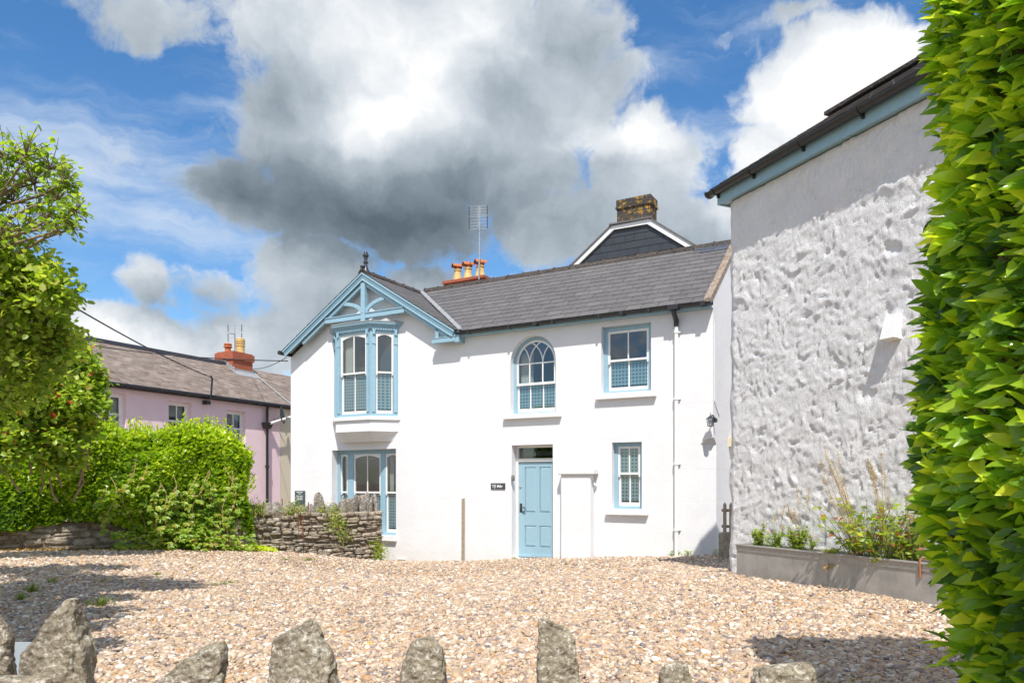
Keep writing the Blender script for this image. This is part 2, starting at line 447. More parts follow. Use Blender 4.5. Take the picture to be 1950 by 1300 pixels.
def m_brick(name, c1, c2, mortar, sw=0.22, sh=0.075, lichen=None):
    m = Mat(name)
    tcn = m.N('ShaderNodeSeparateXYZ'); m.link(m.co, tcn.inputs[0])
    cb = m.N('ShaderNodeCombineXYZ'); m.link(m.math('ADD', tcn.outputs[0], tcn.outputs[1]), cb.inputs[0]); m.link(tcn.outputs[2], cb.inputs[1])
    br = m.N('ShaderNodeTexBrick'); m.link(cb.outputs[0], br.inputs['Vector']); br.inputs['Scale'].default_value = 1.0
    br.inputs['Brick Width'].default_value = sw; br.inputs['Row Height'].default_value = sh; br.inputs['Mortar Size'].default_value = 0.006
    br.inputs['Color1'].default_value = (*c1, 1); br.inputs['Color2'].default_value = (*c2, 1); br.inputs['Mortar'].default_value = (*mortar, 1)
    c = br.outputs['Color']
    if lichen:
        n = m.noise(5, 8, 0.75)
        c = m.mix(m.ramp(n, [(0.53, 0.0), (0.58, 0.85)]), c, lichen)
    m.set(c, 0.85, spec=0.3); m.bump(m.math('ADD', m.math('MULTIPLY', br.outputs['Fac'], -1.0), m.noise(30, 5)), 0.5, 0.01)
    return m.m

MAT['render'] = m_white_render()
MAT['white'] = m_simple('white_paint', (0.80, 0.80, 0.78), 0.4, var=0.05, bump=0.03)
MAT['sill'] = m_simple('sill_paint', (0.80, 0.80, 0.79), 0.7, spec=0.3, var=0.06, bump=0.1, bscale=30)
MAT['blue'] = m_simple('blue_paint', (0.27, 0.43, 0.52), 0.42, var=0.10, bump=0.05, bscale=40)
MAT['door'] = m_simple('door_blue_paint', (0.29, 0.445, 0.53), 0.38, var=0.05, bump=0.03, bscale=40)
MAT['fascia'] = m_simple('fascia_blue_paint', (0.26, 0.42, 0.50), 0.45, var=0.08, bump=0.03)
MAT['black'] = m_simple('black_plastic', (0.022, 0.023, 0.025), 0.38, var=0.3, bump=0.03)
MAT['iron'] = m_simple('dark_iron', (0.05, 0.055, 0.065), 0.4, spec=0.6, metal=0.3, var=0.3)
MAT['glass'] = m_glass()
MAT['film'] = m_film()
MAT['room'] = m_simple('dark_room', (0.10, 0.10, 0.105), 0.9, var=0.1, bump=0)
MAT['curtain'] = m_simple('white_curtain', (0.62, 0.61, 0.57), 0.9, spec=0.1, var=0.08, bump=0)
MAT['slate'] = m_slate('roof_slate', [(0.082, 0.076, 0.075), (0.110, 0.102, 0.099), (0.094, 0.088, 0.086), (0.130, 0.120, 0.115)])
MAT['newslate'] = m_slate('new_slate', [(0.045, 0.052, 0.07), (0.06, 0.068, 0.085)])
MAT['hungslate'] = m_slate('hung_slate', [(0.022, 0.026, 0.033), (0.032, 0.037, 0.045), (0.026, 0.03, 0.038)], 0.45)
MAT['oldslate'] = m_slate('old_slate', [(0.13, 0.10, 0.083), (0.23, 0.185, 0.155), (0.16, 0.13, 0.11), (0.30, 0.25, 0.215)], 0.8, 0.25)
MAT['ridge'] = m_stone('ridge_tile', [(0.065, 0.055, 0.05), (0.10, 0.085, 0.078)], lich=(0.25, 0.22, 0.17), lfac=0.4)
MAT['coping'] = m_stone('coping_mortar', [(0.33, 0.25, 0.19), (0.45, 0.37, 0.30)], lich=(0.55, 0.50, 0.42))
MAT['lead'] = m_simple('lead_flashing', (0.36, 0.37, 0.38), 0.55, spec=0.5, metal=0.2, var=0.25, nscale=9)
MAT['redbrick'] = m_brick('red_brick', (0.42, 0.11, 0.05), (0.34, 0.085, 0.045), (0.22, 0.12, 0.09))
MAT['greybrick'] = m_brick('dark_lichened_brick', (0.085, 0.07, 0.058), (0.055, 0.048, 0.043), (0.025, 0.023, 0.022), lichen=(0.46, 0.26, 0.025))
MAT['terracotta'] = m_simple('terracotta', (0.46, 0.15, 0.06), 0.7, spec=0.3, var=0.25, bump=0.1, bscale=25)
MAT['buffpot'] = m_simple('buff_clay', (0.62, 0.43, 0.17), 0.65, spec=0.35, var=0.25, nscale=10, bump=0.08)
MAT['steel'] = m_simple('galvanised_steel', (0.45, 0.46, 0.47), 0.45, metal=0.8, var=0.2)
MAT['wood'] = m_simple('weathered_wood', (0.36, 0.30, 0.23), 0.85, spec=0.2, var=0.3, nscale=20, bump=0.15, bscale=50)
MAT['pink'] = m_simple('pink_render', (0.80, 0.62, 0.65), 0.8, spec=0.2, var=0.06, nscale=3, bump=0.08, bscale=30)
MAT['cream'] = m_simple('cream_pebbledash', (0.66, 0.60, 0.46), 0.95, spec=0.1, var=0.10, nscale=30, bump=0.4, bscale=45, bdist=0.01)
MAT['signslate'] = m_simple('sign_slate', (0.055, 0.058, 0.068), 0.5, var=0.2)
MAT['signgreen'] = m_simple('sign_green', (0.055, 0.085, 0.085), 0.5, var=0.1)
MAT['lettering'] = m_simple('white_lettering', (0.75, 0.75, 0.75), 0.5, var=0.02, bump=0)
MAT['cable'] = m_simple('black_cable', (0.02, 0.02, 0.02), 0.6, bump=0)
MAT['stone'] = m_stone('wall_stone', [(0.33, 0.265, 0.19), (0.43, 0.355, 0.27), (0.51, 0.43, 0.33), (0.37, 0.32, 0.265), (0.54, 0.49, 0.42)], lich=(0.50, 0.47, 0.41), scale=10, lfac=0.5)
MAT['mortar'] = m_stone('earth_mortar', [(0.24, 0.19, 0.135), (0.30, 0.24, 0.175)], lich=(0.38, 0.32, 0.25), lfac=0.4)
MAT['copestone'] = m_stone('coping_stone_surface', [(0.22, 0.19, 0.16), (0.34, 0.30, 0.25), (0.42, 0.39, 0.35)], lich=(0.60, 0.58, 0.53), scale=11, orange=0.02)
# ------------------------------------------------------------------ ground
PEB = [(0.0, (0.47, 0.36, 0.245)), (0.18, (0.57, 0.475, 0.36)), (0.32, (0.40, 0.29, 0.20)), (0.45, (0.47, 0.35, 0.26)),
       (0.57, (0.32, 0.245, 0.205)), (0.66, (0.50, 0.355, 0.22)), (0.76, (0.185, 0.165, 0.165)), (0.81, (0.71, 0.64, 0.55)),
       (0.89, (0.45, 0.26, 0.12)), (0.94, (0.26, 0.185, 0.15))]
def ground_controls():
    P = []
    for px, py in [(550, 1063), (640, 1066), (735, 1068), (820, 1068.5), (900, 1067.5), (1020, 1063), (1130, 1061.5), (1220, 1060), (1290, 1058.5), (1365, 1056)]:
        s, z = H.L(px, py); w = H.W(s, 0, z); P.append((w.x, w.y, z))
    for px, py, Y in [(445, 1048, 14.7), (520, 1049, 15.1), (600, 1055, 15.6), (725, 1068, 16.3),
                      (0, 1052, 12.0), (120, 1049, 12.6), (230, 1046, 13.2), (440, 1047, 14.6),
                      (1403, 1095, 8.97), (1600, 1122, 7.55), (1800, 1158, 6.47), (1398, 1085, 9.6)]:
        w = at(px, py, Y); P.append((w.x, w.y, w.z))
    P += [(0, 4.3, 0.47), (-3, 4.3, 0.47), (3, 4.3, 0.50), (0, 2, 0.5), (-4, 7, 0.47), (-7, 8, 0.52), (-6, 4, 0.5), (5, 4, 0.5), (-8, 12, 0.48),
          (0, 9, 0.27), (-3, 10, 0.30), (4.6, 11.5, 0.34), (5.5, 15, 0.35), (-8, 20, 0.1), (2, 18, 0.0), (-12, 14, 0.45), (-1.5, 12.5, 0.03), (1, 12.6, 0.13), (0, -3, 0.5), (6, -3, 0.5), (-10, -3, 0.5), (-12, 6, 0.5)]
    return np.array(P)
_gc = ground_controls()
def _k(r): return np.where(r > 1e-9, r * r * np.log(r + 1e-12), 0.0)
def _fit():
    n = len(_gc); D = np.linalg.norm(_gc[:, None, :2] - _gc[None, :, :2], axis=2)
    A = np.zeros((n + 3, n + 3)); A[:n, :n] = _k(D) + np.eye(n) * 0.25
    A[:n, n] = 1; A[:n, n + 1:] = _gc[:, :2]; A[n, :n] = 1; A[n + 1:, :n] = _gc[:, :2].T
    b = np.zeros(n + 3); b[:n] = _gc[:, 2]
    return np.linalg.solve(A, b)
_gw = _fit()
def gz_np(X, Y):
    X = np.clip(np.asarray(X, float), -13, 7); Y = np.clip(np.asarray(Y, float), -3, 20)
    out = np.zeros(X.shape); n = len(_gc)
    flat = np.stack([X.ravel(), Y.ravel()], 1); res = np.zeros(len(flat))
    for a in range(0, len(flat), 20000):
        q = flat[a:a + 20000]; D = np.linalg.norm(q[:, None, :] - _gc[None, :, :2], axis=2)
        res[a:a + 20000] = _k(D) @ _gw[:n] + _gw[n] + q @ _gw[n + 1:]
    return res.reshape(X.shape)
def gz(x, y): return float(gz_np(np.array([x]), np.array([y]))[0])

def m_gravel_ground():
    m = Mat('gravel_ground')
    v = m.N('ShaderNodeTexVoronoi'); v.inputs['Scale'].default_value = 36; m.link(m.co, v.inputs['Vector'])
    sp = m.N('ShaderNodeSeparateColor'); m.link(v.outputs['Color'], sp.inputs[0])
    c = m.ramp(sp.outputs[0], PEB, 'CONSTANT')
    c = m.mix(m.ramp(v.outputs['Distance'], [(0.35, 0.0), (0.75, 0.75)]), c, (0.16, 0.12, 0.09))
    n = m.noise(0.5, 5, 0.6)
    c = m.mix(m.ramp(n, [(0.4, 0.0), (0.75, 0.35)]), c, (0.42, 0.31, 0.20))
    m.set(c, 0.8, spec=0.3)
    h = m.math('SUBTRACT', 1.0, m.math('POWER', v.outputs['Distance'], 2.0))
    m.bump(h, 0.9, 0.02); return m.m
def build_ground():
    xs = np.concatenate([[-900, -400, -150, -60, -30, -20], np.arange(-14, 8.01, 0.2), [10, 14, 20, 30, 60, 150, 400, 900]])
    ys = np.concatenate([[-900, -400, -150, -60, -30, -15, -8], np.arange(-4, 20.01, 0.2), [24, 30, 45, 60, 150, 400, 900, 1500]])
    GX, GY = np.meshgrid(xs, ys); Z = gz_np(GX, GY)
    P = np.stack([GX.ravel() * 0.7, GY.ravel() * 0.7, GX.ravel() * 0], 1)
    Z = Z + (fbm_np(P, 3) * 0.05).reshape(Z.shape)
    Z = np.where((np.abs(GX) > 20) | (GY > 24), Z - 0.5, Z)
    V = np.stack([GX.ravel(), GY.ravel(), Z.ravel()], 1); nx = len(xs); ny = len(ys)
    i = np.arange(ny - 1)[:, None] * nx + np.arange(nx - 1)[None, :]; i = i.ravel()
    Fc = np.stack([i, i + 1, i + 1 + nx, i + nx], 1)
    o = np_obj('ground', V, Fc, m_gravel_ground(), smooth=True); tag(o, kind='structure')
def gzn_np(X, Y):
    P = np.stack([X * 0.7, Y * 0.7, X * 0], 1)
    return gz_np(X, Y) + fbm_np(P, 3) * 0.05
build_ground()

def m_pebble():
    m = Mat('pebble')
    r = m.attr('tone', 'INSTANCER')
    c = m.ramp(r, PEB, 'CONSTANT')
    n = m.noise(1.2, 4, 0.6)
    c = m.mix(m.ramp(n, [(0.35, 0.0), (0.7, 0.4)]), c, m.mix(1.0, c, (0.72, 0.66, 0.6), 'MULTIPLY'))
    m.set(c, 0.55, spec=0.4); return m.m
def build_pebbles():
    pts = []
    def layer(y0, y1, dens):
        A = (y1 - y0) * 1.5 * (y0 + y1) / 2; n = int(A * dens)
        y = np.sqrt(rng.random(n) * (y1 * y1 - y0 * y0) + y0 * y0); x = (rng.random(n) * 1.5 - 0.78) * y
        return np.stack([x, y], 1)
    L = [layer(3.2, 6.0, 2500), layer(6.0, 8.5, 2100), layer(8.5, 12, 1200), layer(12, 17.5, 450)]
    XY = np.concatenate(L)
    # keep off the houses, the trough and beyond the boundary
    hs = (XY[:, 0] - H.o.x) * H.inw.x + (XY[:, 1] - H.o.y) * H.inw.y
    rs = (XY[:, 0] - R.o.x) * R.inw.x + (XY[:, 1] - R.o.y) * R.inw.y
    k = (hs < 0.02) & ((rs < -0.30) | (XY[:, 1] > 9.65)) & (XY[:, 0] > -9.3)
    hedge_y = 12 + (XY[:, 0] + 8.36) * (14.6 - 12) / (-5.58 + 8.36)
    k &= ~((XY[:, 0] < -5.5) & (XY[:, 1] > hedge_y + 0.1))
    XY = XY[k]; n = len(XY)
    Z = gzn_np(XY[:, 0], XY[:, 1])
    size = np.exp(rng.normal(math.log(0.0130), 0.36, n)); size = np.clip(size, 0.006, 0.034)
    size = np.where(XY[:, 1] > 8.5, size * 1.25, size)
    me = bpy.data.meshes.new('gravel'); V = np.stack([XY[:, 0], XY[:, 1], Z + size * 0.12 + rng.random(n) * 0.006], 1).astype(np.float32)
    me.vertices.add(n); me.vertices.foreach_set('co', V.ravel())
    a = me.attributes.new('sz', 'FLOAT_VECTOR', 'POINT')
    S = np.stack([size * (0.85 + 0.5 * rng.random(n)), size * (0.7 + 0.35 * rng.random(n)), size * (0.45 + 0.3 * rng.random(n))], 1).astype(np.float32)
    a.data.foreach_set('vector', S.ravel())
    a = me.attributes.new('rot', 'FLOAT_VECTOR', 'POINT')
    Rt = np.stack([rng.normal(0, 0.35, n), rng.normal(0, 0.35, n), rng.random(n) * 6.28], 1).astype(np.float32)
    a.data.foreach_set('vector', Rt.ravel())
    a = me.attributes.new('tone', 'FLOAT', 'POINT'); a.data.foreach_set('value', rng.random(n).astype(np.float32))
    o = bpy.data.objects.new('gravel', me); col.objects.link(o)
    mat = m_pebble()
    ng = bpy.data.node_groups.new('gravel_scatter', 'GeometryNodeTree')
    ng.interface.new_socket('Geometry', in_out='INPUT', socket_type='NodeSocketGeometry')
    ng.interface.new_socket('Geometry', in_out='OUTPUT', socket_type='NodeSocketGeometry')
    N = ng.nodes.new; Lk = ng.links.new
    gi = N('NodeGroupInput'); go = N('NodeGroupOutput')
    ico = N('GeometryNodeMeshIcoSphere'); ico.inputs['Radius'].default_value = 1.0; ico.inputs['Subdivisions'].default_value = 2
    sp = N('GeometryNodeSetPosition'); nz = N('ShaderNodeTexNoise'); nz.inputs['Scale'].default_value = 0.9; nz.inputs['Detail'].default_value = 2
    vm = N('ShaderNodeVectorMath'); vm.operation = 'SUBTRACT'; vm.inputs[1].default_value = (0.5, 0.5, 0.5)
    vs = N('ShaderNodeVectorMath'); vs.operation = 'SCALE'; vs.inputs['Scale'].default_value = 0.9
    Lk(nz.outputs['Color'], vm.inputs[0]); Lk(vm.outputs[0], vs.inputs[0]); Lk(vs.outputs[0], sp.inputs['Offset'])
    Lk(ico.outputs['Mesh'], sp.inputs['Geometry'])
    sm = N('GeometryNodeSetShadeSmooth'); Lk(sp.outputs[0], sm.inputs[0])
    mt = N('GeometryNodeSetMaterial'); mt.inputs['Material'].default_value = mat; Lk(sm.outputs[0], mt.inputs[0])
    iop = N('GeometryNodeInstanceOnPoints'); Lk(gi.outputs[0], iop.inputs['Points']); Lk(mt.outputs[0], iop.inputs['Instance'])
    def na(name):
        q = N('GeometryNodeInputNamedAttribute'); q.data_type = 'FLOAT_VECTOR'; q.inputs[0].default_value = name; return q.outputs[0]
    Lk(na('sz'), iop.inputs['Scale']); Lk(na('rot'), iop.inputs['Rotation'])
    Lk(iop.outputs[0], go.inputs[0])
    md = o.modifiers.new('scatter', 'NODES'); md.node_group = ng
    tag(o, 'pale peach and grey pebble gravel covering the sloping yard', 'gravel', kind='stuff')
build_pebbles()
# ------------------------------------------------------------------ white house
house = empty('white_house', (H.o.x, H.o.y, 0), H.rot)
tag(house, 'white rendered cottage with slate roof, pale blue gable trim, bay window and blue front door', 'house')
def hz(px, py, d=0.0): return H.L(px, py, d)[1]
def hs_(px, py=900, d=0.0): return H.L(px, py, d)[0]
SC = -8.27; GZ = 6.65; GSL = 0.622            # front gable: centre, ridge height, slope
RY, RZ = 2.1, 6.72                            # main ridge
MS = (RZ - 4.98) / (RY + 0.18)                # main roof slope
HL, HD = -10.92, 4.2
def main_z(y): return RZ - MS * abs(y - RY)
def gab_z(s): return GZ - GSL * abs(s - SC)

# openings in the front wall (along, height)
OPEN = {}
def rect_open(name, x0, x1, yt, yb):
    s0, s1 = hs_(x0), hs_(x1); xm = (x0 + x1) / 2
    OPEN[name] = (s0, s1, hz(xm, yb), hz(xm, yt))
rect_open('tri', 632, 754, 855.5, 1018)
rect_open('arch', 972, 1058.3, 638.5, 787)
rect_open('upper', 1145, 1239.6, 617, 746)
rect_open('lower', 1165.5, 1222, 841.5, 968.5)
rect_open('door', 974.5, 1052.7, 846.5, 1064)
def arch_pts(s0, s1, zs, r, n=14):
    c = (s0 + s1) / 2
    return [(c + r * math.cos(t), zs + (r * math.sin(t))) for t in [math.pi * i / n for i in range(n + 1)]]
def hole_loop(k):
    s0, s1, z0, z1 = OPEN[k]
    if k == 'arch':
        r = (s1 - s0) / 2
        return [(s0, z0), (s1, z0)] + arch_pts(s0, s1, z1 - r, r)
    return [(s0, z0), (s1, z0), (s1, z1), (s0, z1)]
NZ = hz(1355, 845); NW = 0.24                  # cut-off corner below the lamp
def build_walls():
    B = MB(); zb = -0.8
    top_e = 4.93
    outer = [(HL, zb), (-NW, zb), (-NW, NZ), (0, NZ + 0.02), (0, top_e), (-5.9, top_e)]
    gr = SC + (GZ - 0.12 - top_e) / GSL
    outer = [(HL, zb), (-NW, zb), (-NW, NZ), (-NW * 0.55, NZ + 0.09), (0, NZ + 0.13), (0, top_e), (gr, top_e), (SC, GZ - 0.14), (HL, gab_z(HL) - 0.14)]
    holes = [hole_loop(k) for k in OPEN]
    allv = outer + [p for h in holes for p in h]
    tri = geometry.tessellate_polygon([[Vector((a, b, 0)) for a, b in outer]] + [[Vector((a, b, 0)) for a, b in h] for h in holes])
    B.add([(a, 0, b) for a, b in allv], [tuple(t) for t in tri])
    for k, h in zip(OPEN, holes):             # reveals
        n = len(h); dep = 0.30
        B.add([(a, 0, b) for a, b in h] + [(a, dep, b) for a, b in h], [(i, (i + 1) % n, (i + 1) % n + n, i + n) for i in range(n)])
    # right end wall with the cut corner, back, left
    pr = [(NW, zb), (HD, zb), (HD, main_z(HD) - 0.06), (RY, RZ - 0.06), (0, main_z(0) - 0.06), (0, NZ + 0.13), (NW * 0.55, NZ + 0.09), (NW, NZ)]
    tr = geometry.tessellate_polygon([[Vector((a, b, 0)) for a, b in pr]])
    B.add([(0, a, b) for a, b in pr], [tuple(t) for t in tr])
    # splayed corner: concave little vault closing against the square corner above
    B.add([(-NW, 0, zb), (-NW, 0, NZ), (0, NW, NZ), (0, NW, zb), (-NW * .55, 0, NZ + .09), (0, 0, NZ + .13), (0, NW * .55, NZ + .09)],
          [(0, 1, 2, 3), (1, 4, 6, 2), (4, 5, 6)])
    pl = [(0, zb), (HD, zb), (HD, gab_z(HL) - 0.16), (0, gab_z(HL) - 0.16)]
    B.add([(HL, a, b) for a, b in pl], [(3, 2, 1, 0)])
    B.add([(HL, HD, zb), (0, HD, zb), (0, HD, main_z(HD) - 0.06), (HL, HD, main_z(HD) - 0.06)], [(0, 1, 2, 3)])
    o = B.build('wall', MAT['render'], house)
    tag(o)
build_walls()
# interior: plain dark room behind the openings
B = MB(); B.box(HL + 0.35, -0.35, 1.6, 1.65, -0.5, 4.8); B.box(HL + 0.35, -0.35, 0.36, 1.6, 2.2, 2.3); B.box(HL + .35, -.35, .36, 1.6, -0.5, -0.45); B.box(HL + .35, -.35, .36, 1.6, 4.75, 4.8)
B.build('interior', MAT['room'], house)

# ---- windows ------------------------------------------------------
def T(ox, oy, ang=0.0): return Matrix.Translation((ox, oy, 0)) @ Matrix.Rotation(ang, 4, 'Z')
def ring(B, x0, x1, z0, z1, wl, wr, wb, wt, y0, y1):
    B.box(x0, x0 + wl, y0, y1, z0, z1); B.box(x1 - wr, x1, y0, y1, z0, z1)
    B.box(x0 + wl, x1 - wr, y0, y1, z0, z0 + wb); B.box(x0 + wl, x1 - wr, y0, y1, z1 - wt, z1)
def arch_head(B, x0, x1, zt, zs, rise, y0, y1):
    n = 10; pts = [(x0, zt), (x0, zs)] + [(x0 + (x1 - x0) * i / n, zs + rise * (1 - (2 * i / n - 1) ** 2)) for i in range(1, n)] + [(x1, zs), (x1, zt)]
    B.prism_xz(pts, y0, y1)
def sash_pair(win, M, x0, x1, z0, z1, zm, bars, y, archr=0.0, film='lower', st=0.045, hbar=None, curtain=False, bottom=0.075):
    """upper sash in front, lower sash behind it; each sash a sub-part with its glazing bars"""
    up = MB(); up.m = M; ring(up, x0, x1, zm - 0.02, z1, st, st, 0.04, st * (0.8 if archr else 1), y, y + 0.035)
    if archr: arch_head(up, x0 + st, x1 - st, z1 - st * 0.8, z1 - st * 0.8 - archr, archr * 0.92, y + 0.004, y + 0.031)
    lo = MB(); lo.m = M; ring(lo, x0, x1, z0, zm + 0.02, st, st, bottom, 0.035, y + 0.042, y + 0.077)
    for i in range(bars):
        c = x0 + (x1 - x0) * (i + 1) / (bars + 1)
        up.box(c - 0.0125, c + 0.0125, y + 0.005, y + 0.03, zm + 0.02, z1 - st * 0.8 - 0.001)
        lo.box(c - 0.0125, c + 0.0125, y + 0.047, y + 0.072, z0 + bottom, zm - 0.015)
    # little horns on the upper sash
    for sx in (x0, x1 - st): up.box(sx + 0.004, sx + st - 0.004, y + 0.002, y + 0.033, zm - 0.065, zm - 0.02)
    up.build('sash', MAT['white'], win); lo.build('sash', MAT['white'], win)
    g = MB(); g.m = M; g.box(x0 + st * .8, x1 - st * .8, y + 0.015, y + 0.019, zm, z1 - st * .7)
    g.box(x0 + st * .8, x1 - st * .8, y + 0.057, y + 0.061, z0 + 0.05, zm)
    g.build('pane', MAT['glass'], win)
    if film:
        fm = MB(); fm.m = M
        zt = zm - 0.01 if film == 'lower' else z1 - 0.03
        fm.box(x0 + 0.01, x1 - 0.01, y + 0.066, y + 0.069, z0 + bottom + 0.035, zt)
        if film == 'both': fm.box(x0 + 0.01, x1 - 0.01, y + 0.026, y + 0.029, zm + 0.02, z1 - 0.03)
        fm.build('patterned_film', MAT['film'], win)
    if curtain:
        cb = MB(); cb.m = M; n = 40; wd = (x1 - x0) * curtain
        v = []; f = []
        for i in range(n + 1):
            xx = x0 + 0.02 + wd * i / n; yy = y + 0.14 + 0.018 * math.sin(i * 1.25)
            v += [(xx, yy, z0 + 0.03), (xx, yy, z1 - 0.05)]
        for i in range(n): f.append((2 * i, 2 * i + 2, 2 * i + 3, 2 * i + 1))
        cb.add(v, f); cb.build('curtain', MAT['curtain'], win, smooth=True)
def part_empty(name, parent):
    e = bpy.data.objects.new(name, None); col.objects.link(e); e.parent = parent; e.empty_display_size = 0.1; return e

def plain_window(key, px_sill, zmid, bars, film, fw=0.09, curtain=False, label=None):
    s0, s1, z0, z1 = OPEN[key]; d = 0.13
    fr = MB(); ring(fr, s0 + .002, s1 - .002, z0 + .002, z1 - .002, fw, fw, 0.05, fw, d, d + 0.10)
    win = fr.build('window', MAT['blue'], house, bevel=0.004)
    if label: tag(win, label)
    sash_pair(win, Matrix(), s0 + fw, s1 - fw, z0 + 0.05, z1 - fw, zmid, bars, d + 0.012, film=film, curtain=curtain)
    x0, x1, yt, yb, ov = px_sill
    a0, a1 = hs_(x0, d=0.1), hs_(x1, d=0.1); xm = (x0 + x1) / 2
    sb = MB(); zt, zb = hz(xm, yt, 0.1), hz(xm, yb, 0.1)
    sb.prism_xy([(a0, -0.10), (a1, -0.10), (a1, 0.003), (a0, 0.003)], zb, zt, [(a0, -0.10), (a1, -0.10), (a1, 0.003), (a0, 0.003)])
    sb.build('sill', MAT['sill'], win, bevel=0.012)
    return win
plain_window('upper', (1133, 1247.5, 748.5, 757.5, 0), hz(1198, 682), 1, 'lower')
plain_window('lower', (1152, 1232, 972, 980.5, 0), hz(1200, 901), 1, 'both', fw=0.075)
# arched window
def arched_window():
    s0, s1, z0, z1 = OPEN['arch']; r = (s1 - s0) / 2; c = (s0 + s1) / 2; zs = z1 - r; d = 0.14
    fw = 0.075
    fr = MB()
    path = [(s0 + fw / 2, z0 + 0.04)] + [(c - (r - fw / 2) * math.cos(t), zs + (r - fw / 2) * math.sin(t)) for t in [math.pi * i / 24 for i in range(25)]] + [(s1 - fw / 2, z0 + 0.04)]
    fr.bar(path, fw, d, d + 0.1); fr.box(s0 + .002, s1 - .002, d, d + 0.1, z0 + .002, z0 + 0.045)
    win = fr.build('window', MAT['blue'], house); tag(win, 'round-arched window with gothic tracery and coloured glass')
    a0, a1, ri = s0 + fw, s1 - fw, r - fw; w = 0.04; y = d + 0.012
    zm = hz(1015, 729)
    up = MB()
    up.bar([(a0 + w / 2, zm)] + [(c - (ri - w / 2) * math.cos(t), zs + (ri - w / 2) * math.sin(t)) for t in [math.pi * i / 24 for i in range(25)]] + [(a1 - w / 2, zm)], w, y, y + 0.035)
    up.box(a0, a1, y - 0.003, y + 0.038, zm - 0.02, zm + 0.03)
    cw = (a1 - a0) / 3; zh = zs - 0.02
    for i in (1, 2): up.bar([(a0 + cw * i, zm + 0.03), (a0 + cw * i, zh)], 0.024, y + 0.004, y + 0.03)
    up.bar([(a0 + w, zh), (a1 - w, zh)], 0.024, y + 0.003, y + 0.031)
    Rr = (ri - w / 2)
    # tracery arcs springing from each bar, both ways, clipped by the outer arch
    def arc(cx, sgn, r0):
        pts = []
        for i in range(40):
            t = math.pi * 0.5 * i / 39
            p = (cx + sgn * (r0 * math.cos(t)), zh + r0 * 1.0 * math.sin(t))
            if (p[0] - c) ** 2 + (p[1] - zs) ** 2 > (Rr + 0.005) ** 2 and p[1] > zs: break
            pts.append(p)
        return pts
    r0 = cw * 1.62
    k = 0
    for i in (1, 2):
        for sgn in (1, -1):
            cxx = a0 + cw * i - sgn * r0
            up.bar(arc(cxx, sgn, r0), 0.022, y + 0.005 + 0.003 * k, y + 0.026 + 0.003 * k); k += 1
    up.build('sash', MAT['white'], win)
    lo = MB(); ring(lo, a0, a1, z0 + 0.045, zm + 0.02, w, w, 0.085, 0.035, y + 0.042, y + 0.077)
    for i in (1, 2): lo.box(a0 + cw * i - .0125, a0 + cw * i + .0125, y + .047, y + .072, z0 + .13, zm - .015)
    lo.build('sash', MAT['white'], win)
    g = MB(); g.prism_xz([(a0 + .02, zm)] + [(a1 - .02, zm)] + [(c + (ri - .015) * math.cos(t), zs + (ri - .015) * math.sin(t)) for t in [math.pi * i / 20 for i in range(21)]], y + 0.016, y + 0.019)
    g.box(a0 + .03, a1 - .03, y + 0.057, y + 0.061, z0 + .1, zm); g.build('pane', MAT['glass'], win)
    fm = MB(); fm.box(a0 + 0.01, a1 - 0.01, y + 0.066, y + 0.069, z0 + .16, zm - .01); fm.build('patterned_film', MAT['film'], win)
    # coloured lights between the tracery
    def inarc(i, sgn, p):                      # below/inside the arc springing from bar i
        cxx = a0 + cw * i - sgn * r0; return (p[0] - cxx) * sgn <= r0 and (p[0] - cxx) ** 2 + (p[1] - zh) ** 2 < r0 * r0
    cells = {'left': [], 'top': [], 'right': []}
    # sample-built polygons: left diamond between arcs at bar 1, right at bar 2, top between
    def circ(i, sgn, x):
        cxx = a0 + cw * i - sgn * r0; q = r0 * r0 - (x - cxx) ** 2
        return zh + math.sqrt(q) if q > 0 else None
    def outer(x): q = Rr * Rr - (x - c) ** 2; return zs + math.sqrt(max(q, 0))
    def poly(xa, xb, lowf, upf, n=14):
        xs = [xa + (xb - xa) * i / n for i in range(n + 1)]
        return [(x, lowf(x)) for x in xs] + [(x, upf(x)) for x in reversed(xs)]
    b1, b2 = a0 + cw, a0 + 2 * cw
    def safe(v, alt): return alt if v is None else v
    lowL = lambda x: safe(circ(1, 1, x), zh) if x <= b1 else safe(circ(1, -1, x), zh)
    upL = lambda x: min(outer(x), safe(circ(2, 1, x), 99))
    lowR = lambda x: safe(circ(2, 1, x), zh) if x <= b2 else safe(circ(2, -1, x), zh)
    upR = lambda x: min(outer(x), safe(circ(1, -1, x), 99))
    def rng_(lo_, up_, xa, xb):
        xs = [xa + (xb - xa) * i / 200 for i in range(201)]; ok = [x for x in xs if up_(x) - lo_(x) > 0.004]
        return (ok[0], ok[-1]) if ok else None
    qa = rng_(lowL, upL, a0, b2); qb = rng_(lowR, upR, b1, a1)
    for (q, lf, uf, mat, lab) in ((qa, lowL, upL, m_tint('maroon_glass', (0.10, 0.03, 0.035)), 'maroon glass light'), (qb, lowR, upR, m_tint('plum_glass', (0.055, 0.02, 0.03)), 'plum glass light')):
        if q:
            cg = MB(); cg.prism_xz(poly(q[0], q[1], lf, uf), y + 0.021, y + 0.024); tag(cg.build('coloured_pane', mat, win), lab)
    lt = lambda x: max(safe(circ(2, 1, x), 0), safe(circ(1, -1, x), 0)) if True else 0
    q = rng_(lt, outer, b1, b2)
    if q:
        cg = MB(); cg.prism_xz(poly(q[0], q[1], lt, outer), y + 0.0265, y + 0.0295); tag(cg.build('coloured_pane', m_tint('blue_glass', (0.01, 0.03, 0.16)), win), 'blue glass light at the top of the arch')
    cb = MB(); v = []; f = []
